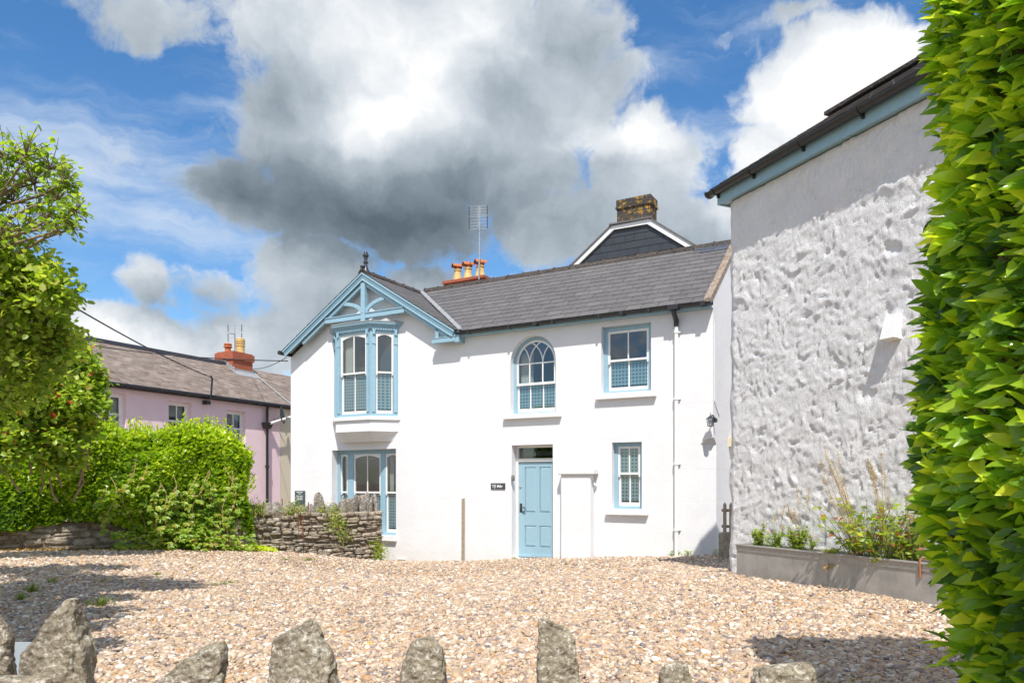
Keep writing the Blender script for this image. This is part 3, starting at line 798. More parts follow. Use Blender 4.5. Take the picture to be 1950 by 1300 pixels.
    for i in range(31):
        xx = a0 + 0.03 + cw * 0.95 * i / 30; v += [(xx, y + 0.14 + 0.02 * math.sin(i * 1.3), z0), (xx, y + 0.14 + 0.02 * math.sin(i * 1.3), zs + 0.25)]
    for i in range(30): f.append((2 * i, 2 * i + 2, 2 * i + 3, 2 * i + 1))
    cb.add(v, f); cb.build('curtain', MAT['curtain'], win, smooth=True)
    sb = MB(); sa, se = hs_(957, d=.1), hs_(1066, d=.1); zt, zb = hz(1012, 786.5, .1), hz(1012, 795.5, .1)
    sb.box(sa, se, -0.1, 0.003, zb, zt); sb.build('sill', MAT['sill'], win, bevel=0.012)
arched_window()
# three-light ground-floor window
def tri_window():
    s0, s1, z0, z1 = OPEN['tri']; d = 0.20; fw = 0.07
    a = lambda px: hs_(px, d=-d)
    fr = MB()
    xs = [s0 + .002, a(645), a(664), a(673.5), a(725.5), a(735), s1 - .002]
    fr.box(s0 + .002, s1 - .002, d, d + .12, z1 - .10, z1 - .002); fr.box(s0 + .002, s1 - .002, d - .02, d + .0, z1 - .05, z1 - .002)
    fr.box(s0 + .002, s1 - .002, d, d + .12, z0 + .002, z0 + .07)
    w1 = (s0 + .10, s0 + .33); w2 = (a(673), a(724.5)); w3 = (a(733.5), s1 - .004)
    for x0, x1 in ((s0 + .002, w1[0]), (w1[1], w2[0]), (w2[1], w3[0])): fr.box(x0, x1, d, d + .12, z0 + .07, z1 - .10)
    win = fr.build('window', MAT['blue'], house, bevel=.004); tag(win, 'three-light sash window behind the stone wall')
    zm = hz(700, 937, -d)
    sash_pair(win, Matrix(), w1[0], w1[1], z0 + .07, z1 - .10, zm, 0, d + .02, archr=.07, st=.04, curtain=0.9)
    sash_pair(win, Matrix(), w2[0], w2[1], z0 + .07, z1 - .10, zm, 1, d + .02, archr=.07, st=.045)
    sash_pair(win, Matrix(), w3[0], w3[1], z0 + .07, z1 - .10, zm, 0, d + .02, archr=.07, st=.04, curtain=0.25)
    sb = MB(); zt, zb = hz(740, 1019, .08), hz(740, 1030, .08)
    sb.box(s0 - .05, s1 + .03, -.09, .003, zb, zt); sb.build('sill', MAT['sill'], win, bevel=.012)
tri_window()
# bay (oriel) window
BA, BBp, BC, BD, BP = -9.39, -8.93, -7.86, -7.41, 0.449
def bay():
    zt = hz(670, 627, BP); zsill = hz(670, 794, BP); zl = hz(670, 801, BP); zc = hz(670, 822, BP); zbot = hz(690, 841, 0.1)
    def foot(e, back=0.0): 
        k = e * math.tan(math.radians(22.5))
        return [(BA - e * 1.414, 0.003 + back), (BBp - k, -BP - e), (BC + k, -BP - e), (BD + e * 1.414, 0.003 + back)]
    hd = zt - 0.13
    fr = MB()
    # head, bottom rail and corner posts
    fr.prism_xy(foot(0), hd, zt); fr.prism_xy(foot(0.0), zsill, zsill + 0.07)
    L45 = math.hypot(BBp - BA, BP)
    MF = T(BBp, -BP); MR = T(BC, -BP, math.atan2(BP, BD - BC)); ML = T(BA, 0, math.atan2(-BP, BBp - BA))
    WF = BC - BBp; WR = math.hypot(BD - BC, BP)
    def face(M, w, pl, pr):
        fr.m = M; fr.box(0.0, pl, 0.0, 0.09, zsill + .07, hd); fr.box(w - pr, w, 0.0, 0.09, zsill + .07, hd)
        # pilaster strip with a small cap and bracket
        for c in (pl - 0.052, w - pr + 0.052):
            fr.box(c - 0.035, c + 0.035, -0.022, -0.001, zsill + .10, hd); fr.box(c - 0.045, c + 0.045, -0.035, -0.0225, hd - 0.26, hd - 0.23)
            fr.box(c - 0.03, c + 0.03, -0.06, -0.0225, hd - 0.04, hd + 0.07)
        fr.m = None
    face(MF, WF, 0.135, 0.135); face(MR, WR, 0.12, 0.11); face(ML, WR, 0.11, 0.12)
    win = fr.build('bay_window', MAT['blue'], house); tag(win, 'canted first-floor bay window under the gable')
    zm = hz(670, 711, BP)
    sash_pair(win, MF, .135, WF - .135, zsill + .07, hd, zm, 1, .015, archr=.075, curtain=0.30)
    sash_pair(win, MR, .12, WR - .11, zsill + .07, hd, zm, 0, .015, archr=.06, st=.04)
    sash_pair(win, ML, .11, WR - .12, zsill + .07, hd, zm, 0, .015, archr=.06, st=.04)
    c = MB(); c.prism_xy(foot(0.03), zt - .035, zt + .03); c.prism_xy(foot(0.07), zt + .03, zt + .07); c.prism_xy(foot(0.11), zt + .07, zt + .115)
    for M, w in ((MF, WF), (MR, WR), (ML, WR)):           # dentil course
        c.m = M; n = int(w / .06)
        for i in range(n): c.box(.03 + i * .06, .074 + i * .06, -.045, -.005, zt - .065, zt - .035)
    c.m = None; c.build('cornice', MAT['blue'], win)
    ld = MB(); ld.prism_xy(foot(.125), zt + .115, zt + .135); ld.prism_xy(foot(.10), zt + .135, zt + .20, [(BA + .1, .003), (BBp + .08, -.12), (BC - .08, -.12), (BD - .1, .003)]); ld.build('lead_roof', MAT['lead'], win)
    sb = MB(); sb.prism_xy(foot(.06), zl, zsill); sb.build('sill', MAT['sill'], win, bevel=.01)
    cb = MB(); cb.prism_xy(foot(.012), zc, zl)
    k = [(BA + .16, .003), (BBp + .12, -.22), (BC - .12, -.22), (BD - .16, .003)]
    cb.prism_xy(k, zbot, zc, foot(.012)); cb.build('corbel', MAT['render'], win)
    # dark room inside the bay
    rm = MB(); rm.prism_xy([(BA + .12, .004), (BBp + .05, -BP + .12), (BC - .05, -BP + .12), (BD - .12, .004)], zsill + .01, zsill + .05)
    rm.prism_xy([(BA + .12, .004), (BBp + .05, -BP + .12), (BC - .05, -BP + .12), (BD - .12, .004)], zt - .06, zt - .03); rm.box(BA + .1, BD - .1, -.045, -.035, zsill, zt)
    rm.build('interior', MAT['room'], win)
bay()
# ---- front door ----------------------------------------------------
def door():
    s0, s1, z0, z1 = OPEN['door']; d = 0.22
    a = lambda px: hs_(px, d=-d)
    x0, x1 = a(987.5), s1 - .02; zt = hz(1020, 879, -d); zb = hz(1020, 1062, -d)
    fr = MB(); zf = hz(1020, 851, -d) 
    fr.box(s0 + .002, x0, d - .02, d + .1, z0, z1 - .002); fr.box(x1, s1 - .002, d - .02, d + .1, z0, z1 - .002)
    fr.box(x0, x1, d - .02, d + .1, z1 - .05, z1 - .002); fr.box(x0, x1, d - .02, d + .1, zt + .004, zt + .075)
    f = fr.build('door_frame', MAT['white'], house, bevel=.004)
    fl = MB(); fl.box(x0, x1, d + .04, d + .045, zt + .075, z1 - .05); fl.build('fanlight', MAT['glass'], f)
    # leaf: stiles, rails and four recessed raised panels
    D = MB(); w = x1 - x0; h = zt - zb; y0 = d + .015
    st = .16 * w; mid = .10 * w; px = [x0 + .004, x0 + st, x0 + w / 2 - mid / 2, x0 + w / 2 + mid / 2, x1 - st, x1 - .004]
    zr = [zb + .006, zb + .115 * h, zb + .335 * h, zb + .475 * h, zt - .055 * h, zt - .002]
    D.box(px[0], px[5], y0 + .022, y0 + .04, zr[0], zr[5])
    D.box(px[0], px[1], y0, y0 + .022, zr[0], zr[5]); D.box(px[4], px[5], y0, y0 + .022, zr[0], zr[5])
    for k in (0, 2, 4): D.box(px[1], px[4], y0, y0 + .022, zr[k], zr[k + 1])
    for k in (1, 3): D.box(px[2], px[3], y0, y0 + .022, zr[k], zr[k + 1])
    for ca, cb in ((1, 2), (3, 4)):
        for ra, rb in ((1, 2), (3, 4)):
            X0, X1, Z0, Z1 = px[ca] + .004, px[cb] - .004, zr[ra] + .004, zr[rb] - .004; q = .028
            v = [(X0, y0 + .0215, Z0), (X1, y0 + .0215, Z0), (X1, y0 + .0215, Z1), (X0, y0 + .0215, Z1), (X0 + q, y0 + .004, Z0 + q), (X1 - q, y0 + .004, Z0 + q), (X1 - q, y0 + .004, Z1 - q), (X0 + q, y0 + .004, Z1 - q)]
            D.add(v, [(4, 5, 6, 7), (0, 1, 5, 4), (1, 2, 6, 5), (2, 3, 7, 6), (3, 0, 4, 7)])
    D.prism_xz([(px[0], zb + .02), (px[5], zb + .02), (px[5], zb + .075), (px[0], zb + .075)], y0 - .035, y0 - .001)
    dr = D.build('door', MAT['door'], house, bevel=.003); tag(dr, 'pale blue four-panel front door')
    hd = MB(); hx = x0 + .055; hz_ = hz(992, 966, -d)
    hd.box(hx - .03, hx + .03, y0 - .008, y0 - .001, hz_ - .10, hz_ + .09); hd.tube([(hx, y0 - .005, hz_), (hx, y0 - .055, hz_), (hx + .12, y0 - .06, hz_ + .005)], .011)
    hd.tube([(hx + .115, y0 - .06, hz_), (hx + .13, y0 - .05, hz_ - .05), (hx + .09, y0 - .03, hz_ - .085), (hx + .03, y0 - .012, hz_ - .09)], .009)
    hd.build('door_handle', MAT['iron'], dr, smooth=True)
    lk = MB(); lk.m = Matrix.Translation((x0 + .045, y0 - .002, hz(990, 927, -d))) @ Matrix.Rotation(math.radians(90), 4, 'X'); lk.lathe([(.026, 0), (.026, .008), (.012, .014)], 0, 0, 0, 16)
    lk.build('lock', MAT['steel'], dr)
    sp = MB(); sp.box(s0 - .02, s1 + .02, -.09, .0, zb - .15, zb - .03); sp.box(s0 + .002, s1 - .002, .001, d + .1, zb - .15, zb - .012); sp.build('doorstep', MAT['coping'], house)
door()
# ---- pilaster-like blocked porch end -------------------------------
def stub():
    d = .20
    x0, x1 = hs_(1067.5, d=d), hs_(1124, d=d)
    B = MB(); B.box(x0, x1, -d, .002, -.4, hz(1097, 903, d)); 
    c0, c1 = hs_(1062, d=d + .05), hs_(1131, d=d + .05); zt, zb = hz(1097, 892, d + .05), hz(1097, 903, d + .05)
    B.box(c0, c1, -d - .05, .002, zb, zt)
    v = [(c0 + .08, -d, zt), (c1 - .04, -d, zt), (c1 - .04, .002, zt), (c0 + .08, .002, zt), (c0 + .13, -.03, zt + .16), (c1 - .09, -.03, zt + .16), (c1 - .09, .002, zt + .19), (c0 + .13, .002, zt + .19)]
    B.hexa(v)
    tag(B.build('wall_pier', MAT['render'], house, bevel=.02), 'low capped pier of white render beside the front door')
    k = MB(); k.tube([(x1 + .02, -.09, zb - .16), (x1 + .05, -.08, zb - .21), (x1 + .05, -.02, zb - .24)], .02); k.build('pipe_stub', MAT['white'], house, smooth=True)
stub()

# ---- roofs ----------------------------------------------------------
def slate_field(B, org, ud, vd, nd, W, L, gw, gl, keep=None, thick=.008, rnd=None):
    """courses of slates; org is the eave corner, ud along the eave, vd up the slope, nd outwards"""
    rows = int(math.ceil(L / gl)); 
    for r in range(rows):
        off = (r % 2) * gw / 2; n = int(W / gw) + 2
        for i in range(n):
            x0 = i * gw - off + .002; x1 = x0 + gw - random.uniform(.007, .011)
            x0 = max(x0, 0); x1 = min(x1, W)
            if x1 - x0 < .02: continue
            j = random.uniform(-.004, .004); v0 = r * gl + j; v1 = min(r * gl + gl * 1.9, L)
            cx, cv = (x0 + x1) / 2, v0 + gl * .5
            if keep and not keep(cx, cv, x0, x1): continue
            t0 = .016 + random.uniform(0, .003); t1 = .002
            if v1 - v0 < .03: continue
            p = []
            for (xx, vv, tt) in ((x0, v0, t0 - thick), (x1, v0, t0 - thick), (x1, v1, t1 - thick), (x0, v1, t1 - thick), (x0, v0, t0), (x1, v0, t0), (x1, v1, t1), (x0, v1, t1)):
                p.append(org + ud * xx + vd * vv + nd * tt)
            B.hexa(p, rnd=random.random() if rnd is None else rnd)
def roof():
    B = MB(); NB = MB()
    vd = Vector((0, 1, MS)).normalized(); nd = Vector((0, -MS, 1)).normalized(); ud = Vector((1, 0, 0))
    y0 = -.20; L = (RY - y0) * math.sqrt(1 + MS * MS)
    org = Vector((SC, y0, main_z(y0)))
    W = -.14 - SC
    def keep(cx, cv, x0, x1):
        s = SC + cx; y = y0 + cv * vd.y; z = main_z(y)
        if gab_z(s) > z + .10 and y < RY - .25: return False
        if s > -.9 and y > RY - .42 : NBrows.append((x0, x1, cv)); return True
        return True
    NBrows = []
    slate_field(B, org, ud, vd, nd, W, L, .33, .213, keep)
    # rear slope
    slate_field(B, Vector((HL - .1, HD + .15, main_z(HD + .15))), ud, Vector((0, -1, MS)).normalized(), Vector((0, MS, 1)).normalized(), -.14 - HL, (HD + .15 - RY) * math.sqrt(1 + MS * MS), .33, .213)
    # felt deck beneath
    B.add([(SC + 2.64, y0 + .02, main_z(y0) - .03), (-.12, y0 + .02, main_z(y0) - .03), (-.12, RY, RZ - .015), (SC, RY, RZ - .015), (HL, HD + .1, main_z(HD + .1) - .02), (-.12, HD + .1, main_z(HD + .1) - .02)][:4], [(0, 1, 2, 3)], .2)
    B.add([(HL, RY, RZ - .015), (-.12, RY, RZ - .015), (-.12, HD + .1, main_z(HD + .1) - .02), (HL, HD + .1, main_z(HD + .1) - .02)], [(0, 1, 2, 3)], .2)
    # front gable slopes
    for sg in (1, -1):
        vdg = Vector((-sg, 0, GSL)).normalized(); ndg = Vector((sg * GSL, 0, 1)).normalized(); half = 2.68
        yb = HD if sg < 0 else 2.6
        og = Vector((SC + sg * half, -.30, GZ - GSL * half)); Lg = half * math.sqrt(1 + GSL * GSL)
        def kp(cx, cv, x0, x1, sg=sg):
            y = -.30 + cx; s = SC + sg * (half - cv * abs(vdg.x))
            if sg > 0 and main_z(max(y, -.2)) > gab_z(s) + .05 and y > -.1: return False
            return True
        slate_field(B, og, Vector((0, 1, 0)), vdg, ndg, yb + .3, Lg, .33, .213, kp)
        B.add([(SC, -.27, GZ - .02), (SC, 2.3 if sg > 0 else HD, GZ - .02), (SC + sg * half, 2.3 if sg > 0 else HD, GZ - GSL * half - .02), (SC + sg * half, -.27, GZ - GSL * half - .02)] if sg < 0 else
              [(SC, -.27, GZ - .02), (SC, 2.0, GZ - .02), (SC + half, -.22, GZ - GSL * half - .02), (SC + half, -.27, GZ - GSL * half - .02)], [(0, 1, 2, 3)], .2)
    rf = B.build('roof', MAT['slate'], house); tag(rf)
    # darker replacement slates by the right end of the ridge
    nb = MB()
    for r, (a, b) in ((0, (-.92, -.16)), (1, (-.74, -.16))):
        v1 = L - r * .2 - .005; v0 = v1 - .2
        n = 3 if r == 0 else 2
        for i in range(n):
            xa = a + (b - a) * i / n + .004; xb = a + (b - a) * (i + 1) / n - .004
            p = []
            for (xx, vv, tt) in ((xa, v0, .012), (xb, v0, .012), (xb, v1, .012), (xa, v1, .012), (xa, v0, .026), (xb, v0, .026), (xb, v1, .022), (xa, v1, .022)):
                q = Vector((xx, y0, main_z(y0))) + vd * vv + nd * tt; p.append(q)
            nb.hexa(p)
    tag(nb.build('replacement_slates', MAT['newslate'], rf), 'blue-black newer slates near the ridge end')
    # ridge tiles
    def ridge(name, p0, p1, hw, sl, n, mat):
        p0 = Vector(p0); p1 = Vector(p1); d = (p1 - p0); Ln = d.length; d.normalize(); side = Vector((-d.y, d.x, 0))
        B = MB()
        for i in range(n):
            a = p0 + d * (Ln * i / n + .003); b = p0 + d * (Ln * (i + 1) / n + .0); e = random.uniform(-.006, .006)
            for (q0, q1, hh) in ((a, b, .0), (a, a + d * .035, .018)):
                v = []
                for q in (q0, q1):
                    for (k, z) in ((-hw, -hw * sl), (-hw * .35, -.002), (hw * .35, -.002), (hw, -hw * sl), (hw, -hw * sl + .02), (hw * .35, .035), (-hw * .35, .035), (-hw, -hw * sl + .02)):
                        v.append(q + side * k + Vector((0, 0, z + .012 + hh + e)))
                f = [(j, (j + 1) % 8, (j + 1) % 8 + 8, j + 8) for j in range(8)] + [tuple(reversed(range(8))), tuple(range(8, 16))]
                B.add(v, f)
        return B.build(name, mat, rf)
    ridge('ridge_tiles', (SC + .1, RY, RZ), (-.10, RY, RZ), .11, MS, 19, MAT['ridge'])
    ridge('ridge_tiles', (SC, -.30, GZ + .01), (SC, 2.05, GZ + .01), .11, GSL, 6, MAT['ridge'])
    # valley lead
    vl = MB()
    def vp(t):  # intersection line: main_z(y)=gab_z(s)
        y = -.22 + t * (1.93 + .22); z = main_z(y); s = SC + (GZ - z) / GSL; return Vector((s, y, z + .03))
    n = 14; pr = []
    for i in range(n + 1):
        p = vp(i / n); pr.append(p)
    for i in range(n):
        a, b = pr[i], pr[i + 1]; w = Vector((.085, -.02, .055 + .0)); j = random.uniform(-.003, .003)
        vl.hexa([a - Vector((.03, 0, -.02)) + Vector((0, 0, j)), a + w + Vector((0, 0, -.035 + j)), b + w + Vector((0, 0, -.035 + j)), b - Vector((.03, 0, -.02)) + Vector((0, 0, j)),
                 a - Vector((.03, 0, -.045)) + Vector((0, 0, j)), a + w + Vector((0, 0, j)), b + w + Vector((0, 0, j)), b - Vector((.03, 0, -.045)) + Vector((0, 0, j))])
    vl.build('valley_flashing', MAT['lead'], rf)
    # mortared verge coping at the right end
    cp = MB(); n = 26
    def cpt(t): y = -.20 + t * (RY + .20); return y, main_z(y)
    v = []; f = []
    for i in range(n + 1):
        y, z = cpt(i / n); e = random.uniform(-.01, .01)
        v += [(-.125 + e, y, z + .0), (-.115 + e, y, z + .065 + e), (.012, y, z + .06 - e), (.012, y, z - .07)]
    for i in range(n):
        for k in range(4): f.append((4 * i + k, 4 * i + (k + 1) % 4, 4 * i + 4 + (k + 1) % 4, 4 * i + 4 + k))
    f += [(0, 1, 2, 3), (4 * n + 3, 4 * n + 2, 4 * n + 1, 4 * n)]
    cp.add(v, f); cp.build('verge_coping', MAT['coping'], rf)
    # finial
    fn = MB(); fn.lathe([(.10, 0), (.085, .05), (.055, .12), (.04, .2), (.042, .24), (.062, .245), (.062, .262), (.042, .268), (.038, .30), (.05, .37), (.062, .40), (.075, .405), (.075, .43), (.058, .435), (.055, .46), (.045, .50), (.02, .52)], SC, -.15, GZ + .0, 20)
    fn.tube([(SC - .02, -.30, GZ + .12), (SC, -.17, GZ + .14)], .035)
    fn.build('finial', MAT['iron'], rf, smooth=True)
    # gutter, fascia, brackets
    gx1 = .02; gx0 = SC + (GZ - main_z(-.2)) / GSL - .05
    g = MB(); zg = main_z(-.2) - .045; cy = -.235
    v = []; f = []; ns = 10; xs = [gx0, gx1]
    for x in xs:
        for k in range(ns + 1):
            t = math.pi + math.pi * k / ns; v.append((x, cy + .058 * math.cos(t), zg + .05 * math.sin(t) + .02))
        for k in range(ns, -1, -1):
            t = math.pi + math.pi * k / ns; v.append((x, cy + .050 * math.cos(t), zg + .042 * math.sin(t) + .02))
    m2 = 2 * (ns + 1)
    for k in range(m2): f.append((k, (k + 1) % m2, (k + 1) % m2 + m2, k + m2))
    g.add(v, f)
    for x in (gx0, gx1):     # stop ends
        g.add([(x + (.002 if x > -1 else -.002), cy + .05 * math.cos(math.pi + math.pi * k / ns), zg + .045 * math.sin(math.pi + math.pi * k / ns) + .02) for k in range(ns + 1)], [tuple(range(ns + 1))])
    for k in range(6):
        x = gx0 + .35 + (gx1 - gx0 - .5) * k / 5
        g.box(x - .02, x + .02, cy - .064, cy + .07, zg - .035, zg + .028)
    for x in (gx0 + 2.0, gx0 + 3.9, -.12): 
        g.box(x - .045, x + .045, cy - .067, cy + .06, zg - .04, zg + .030)
    tag(g.build('gutter', MAT['black'], house))
    fa = MB(); fa.box(gx0, .005, -.172, -.15, zg - .065, zg + .035); fa.box(gx0, .005, -.15, -.001, zg - .06, zg - .045); fa.build('fascia', MAT['fascia'], house)
    # left gutter end seen under the left foot of the gable
    e = MB(); zz = GZ - GSL * 2.68 - .03; e.tube([(SC - 2.73, -.33, zz), (SC - 2.73, HD, zz)], .055, 10); e.build('gutter', MAT['black'], house, smooth=True)
    # down pipe
    dp = MB(); px = hs_(1287, 700, .1); zt = zg - .03; zb_ = hz(1290, 1058)
    dp.tube([(px, -.075, zt - .30), (px, -.075, zb_ - .02)], .036, 14)
    for zz in (hz(1287, 636), hz(1287, 762), hz(1287, 885), hz(1287, 1010)):
        dp.lathe([(.047, 0), (.047, .06)], px, -.075, zz, 14); dp.box(px - .07, px + .07, -.045, -.0, zz + .01, zz + .035)
    dpo = dp.build('downpipe', MAT['white'], house, smooth=True)
    hp = MB(); hp.box(px - .10, px + .10, cy - .068, cy + .06, zg - .05, zg + .033); hp.tube([(px, cy, zg - .04), (px, cy, zg - .10), (px, -.075, zg - .22), (px, -.075, zg - .34)], [.045, .045, .05, .045], 12); hp.build('hopper', MAT['black'], dpo)
    return rf
roof_obj = roof()

# ---- gable trim -----------------------------------------------------
def gable_trim():
    D = .27
    def g(px, py): return H.L(px, py, D)
    B = MB()
    half = 2.66
    for sg in (1, -1):
        ex = Vector((SC + sg * half, GZ - GSL * half)); ap = Vector((SC, GZ))
        n = Vector((sg * GSL, 1)).normalized()
        def strip(o0, o1, y0, y1, e0=0.0, e1=0.0):
            # board between offsets o0..o1 below the roof line
            dirv = (ex - ap).normalized(); A = ap + dirv * e0; E = ex + dirv * e1
            k = lambda p, o: p - n * o
            def apx(o): return Vector((SC, GZ - o / n.y))
            pts = [apx(o0), k(E, o0), k(E, o1), apx(o1)]
            B.prism_xz([(p.x, p.y) for p in pts], y0, y1)
        strip(.015, .165, -D, -D + .03); strip(.015, .05, -D - .03, -D - .001, e1=.0); strip(.09, .105, -D - .012, -D - .001); strip(.15, .172, -D - .014, -D - .001)
        strip(.012, .03, -D + .031, -.001)       # soffit boarding
    tag(B.build('bargeboard', MAT['blue'], house), 'pale blue moulded bargeboards')
    # open truss standing a little behind the bargeboards
    Tm = MB(); y0, y1 = -D + .035, -D + .105
    D2 = D - .06
    gg = lambda px, py: H.L(px, py, D2)
    def inner(sg, t0, t1):
        ex = Vector((SC + sg * half, GZ - GSL * half)); ap = Vector((SC, GZ)); n = Vector((sg * GSL, 1)).normalized()
        a = ap.lerp(ex, t0) - n * .225; b = ap.lerp(ex, t1) - n * .225
        Tm.bar([tuple(a), tuple(b)], .075, y0, y1)
    inner(1, .02, .955); inner(-1, .02, .80)
    zt = gg(693, 603)[1]
    wl = gg(613, 608)[0]; wr = gg(776, 588)[0]
    zt = 5.60; wl, wr = SC - 1.22, SC + 1.22
    Tm.box(wl, wr, y0 - .012, y1 + .01, zt - .055, zt + .055); Tm.box(wl, wr, y0 - .03, y1 + .02, zt + .056, zt + .08)
    Tm.box(SC - .062, SC + .062, y0 - .03, y1 + .02, zt - .12, GZ - .26); Tm.box(SC - .05, SC + .05, y0 - .02, y1 + .01, zt - .15, zt - .1205)
    for sg in (1, -1):
        cx, cz = SC + sg * .06, zt + .10; pts = []
        ex, ez = SC + sg * .62, None
        ez = GZ - GSL * .62 - .30
        for i in range(13):
            t = i / 12; a = math.pi / 2 * t
            pts.append((cx + (ex - cx) * math.sin(a * 1.0) ** 1.0 * (1) * (t * .25 + .75 if True else 1), cz + (ez - cz) * (1 - math.cos(a))))
        pts[-1] = (ex, ez)
        # quarter curve rising from the post foot to the rafter, bowed outwards below
        c0 = Vector((cx, cz)); c2 = Vector((ex, ez)); c1 = Vector((cx + (ex - cx) * .18, cz + (ez - cz) * .78))
        q = [tuple(c0 * (1 - t) ** 2 + c1 * 2 * t * (1 - t) + c2 * t * t) for t in [i / 12 for i in range(13)]]
        Tm.bar(q, .085, y0 + .01, y1 - .01)
    # foot bracket at the right-hand side
    p = (SC + 2.14, 5.0); zb = 4.80; xr = SC + half - .02
    ztop = gab_z(p[0]) - .29
    Tm.box(p[0] - .045, p[0] + .045, y0, y1, zb, ztop + .06); Tm.box(p[0] - .13, xr, y0 - .02, y1 + .02, zb - .05, zb + .05); Tm.box(p[0] - .14, xr + .02, y0 - .03, y1 + .03, zb + .051, zb + .068)
    Tm.box(xr - .06, xr + .10, -D + .031, -.002, zb - .07, zb + .16)      # boxed eaves return
    tag(Tm.build('gable_truss', MAT['blue'], house, bevel=.005), 'decorative pale blue timber truss with king post and curved braces')
gable_trim()
# ------------------------------------------------------------------ chimneys, aerials and buildings behind
def along(Fr, px, y_in):
    """position along a plane y_in metres behind the facade plane"""
    return Fr.L(px, 900, -y_in)[0]
def pots():
    yb = RY + .42
    s0, s1 = H.L(856, 535, -yb)[0], H.L(931, 535, -yb)[0]
    B = MB(); zt = H.L(893, 534.5, -yb)[1]
    B.box(s0, s1, yb - .27, yb + .27, 5.6, zt - .07); B.box(s0 - .03, s1 + .03, yb - .30, yb + .30, zt - .07, zt)
    ch = B.build('chimney', MAT['redbrick'], roof_obj); tag(ch, 'red brick chimney with three hooded pots')
    # mortar flaunching
    for i, px in enumerate((871.5, 891.5, 914.5)):
        sx = H.L(px, 500, -yb)[0]; k = 1.0 if i < 2 else 1.1
        P = MB()
        P.lathe([(.17 * k, -.01), (.15 * k, .03), (.125 * k, .07), (.10 * k, .17), (.088 * k, .27), (.088 * k, .30), (.105 * k, .305), (.105 * k, .33), (.085 * k, .335), (.08 * k, .345)], sx, yb, zt, 8 if i < 2 else 8)
        po = P.build('chimney_pot', MAT['buffpot'], house); po.parent = roof_obj
        tag(po)
        hd = MB(); z = zt + .345; rr = .092 * k
        hd.lathe([(.07 * k, 0), (.085 * k, .03), (.085 * k, .09), (.07 * k, .10)], sx, yb, z, 16)
        # half-round hood open towards the yard-left
        v = []; f = []; n = 12
        for j, yy in enumerate((-.15, .15)):
            for q in range(n + 1):
                t = math.pi * q / n; v.append((sx + rr * 1.15 * math.cos(t), yb + yy, z + .06 + rr * 1.0 * math.sin(t)))
            for q in range(n, -1, -1):
                t = math.pi * q / n; v.append((sx + (rr * 1.15 - .02) * math.cos(t), yb + yy, z + .06 + (rr - .02) * math.sin(t)))
        mm = 2 * (n + 1)
        R_ = Matrix.Translation((sx, yb, 0)) @ Matrix.Rotation(math.radians(-38), 4, 'Z') @ Matrix.Translation((-sx, -yb, 0))
        hd.m = R_
        hd.add(v, [(q, (q + 1) % mm, (q + 1) % mm + mm, q + mm) for q in range(mm)] + [(q, q + 1, mm - 2 - q, mm - 1 - q) for q in range(n)] + [(q + mm, mm + mm - 1 - q, mm + mm - 2 - q, q + 1 + mm) for q in range(n)])
        hd.m = None
        hd.build('pot_hood', MAT['terracotta'], po, smooth=True)
        mk = MB(); mk.m = R_; mk.box(sx - rr * .7, sx + rr * .7, yb - .13, yb - .12, z + .05, z + .06 + rr * .72); mk.build('hood_plate', MAT['black'], po)  # solid black plate set in the mouth of the hood
pots()
def aerial():
    yb = RY + .10
    sx = H.L(912, 500, -yb)[0]; w = H.W(sx, yb, 0)
    e = empty('television_aerial', (w.x, w.y, 0), H.rot); z0 = 6.55; z1 = H.L(917, 393, -yb)[1]
    tag(e, 'tall grid television aerial on a grey pole behind the slate roof ridge', 'aerial')
    B = MB(); B.tube([(0, 0, z0), (.03, 0, z1)], .019, 8)
    for k in range(14): zz = z0 + (z1 - z0 - .5) * k / 13; B.lathe([(.023, 0), (.023, .012)], .03 * (zz - z0) / (z1 - z0), 0, zz, 8)
    B.build('pole', MAT['steel'], e)
    G = MB(); R_ = Matrix.Translation((.04, -.10, 0)) @ Matrix.Rotation(math.radians(20), 4, 'Z'); G.m = R_
    ht = z1 - .02
    for (za, zb, nr) in ((ht - .22, ht, 4), (ht - .58, ht - .27, 5)):
        for k in range(nr):
            z = za + (zb - za) * k / (nr - 1); G.tube([(-.235, 0, z), (.235, 0, z)], .0028, 5)
    G.tube([(0, .0, ht - .58), (0, 0, ht)], .012, 6)
    G.build('reflector', MAT['steel'], e)
    for (za, zb) in ((ht - .225, ht + .005), (ht - .585, ht - .265)):
        for x in (-.235, .235): Ed = MB(); Ed.m = R_; Ed.tube([(x, 0, za), (x, 0, zb)], .011, 6); Ed.build('edge_cap', MAT['black'], e)
aerial()
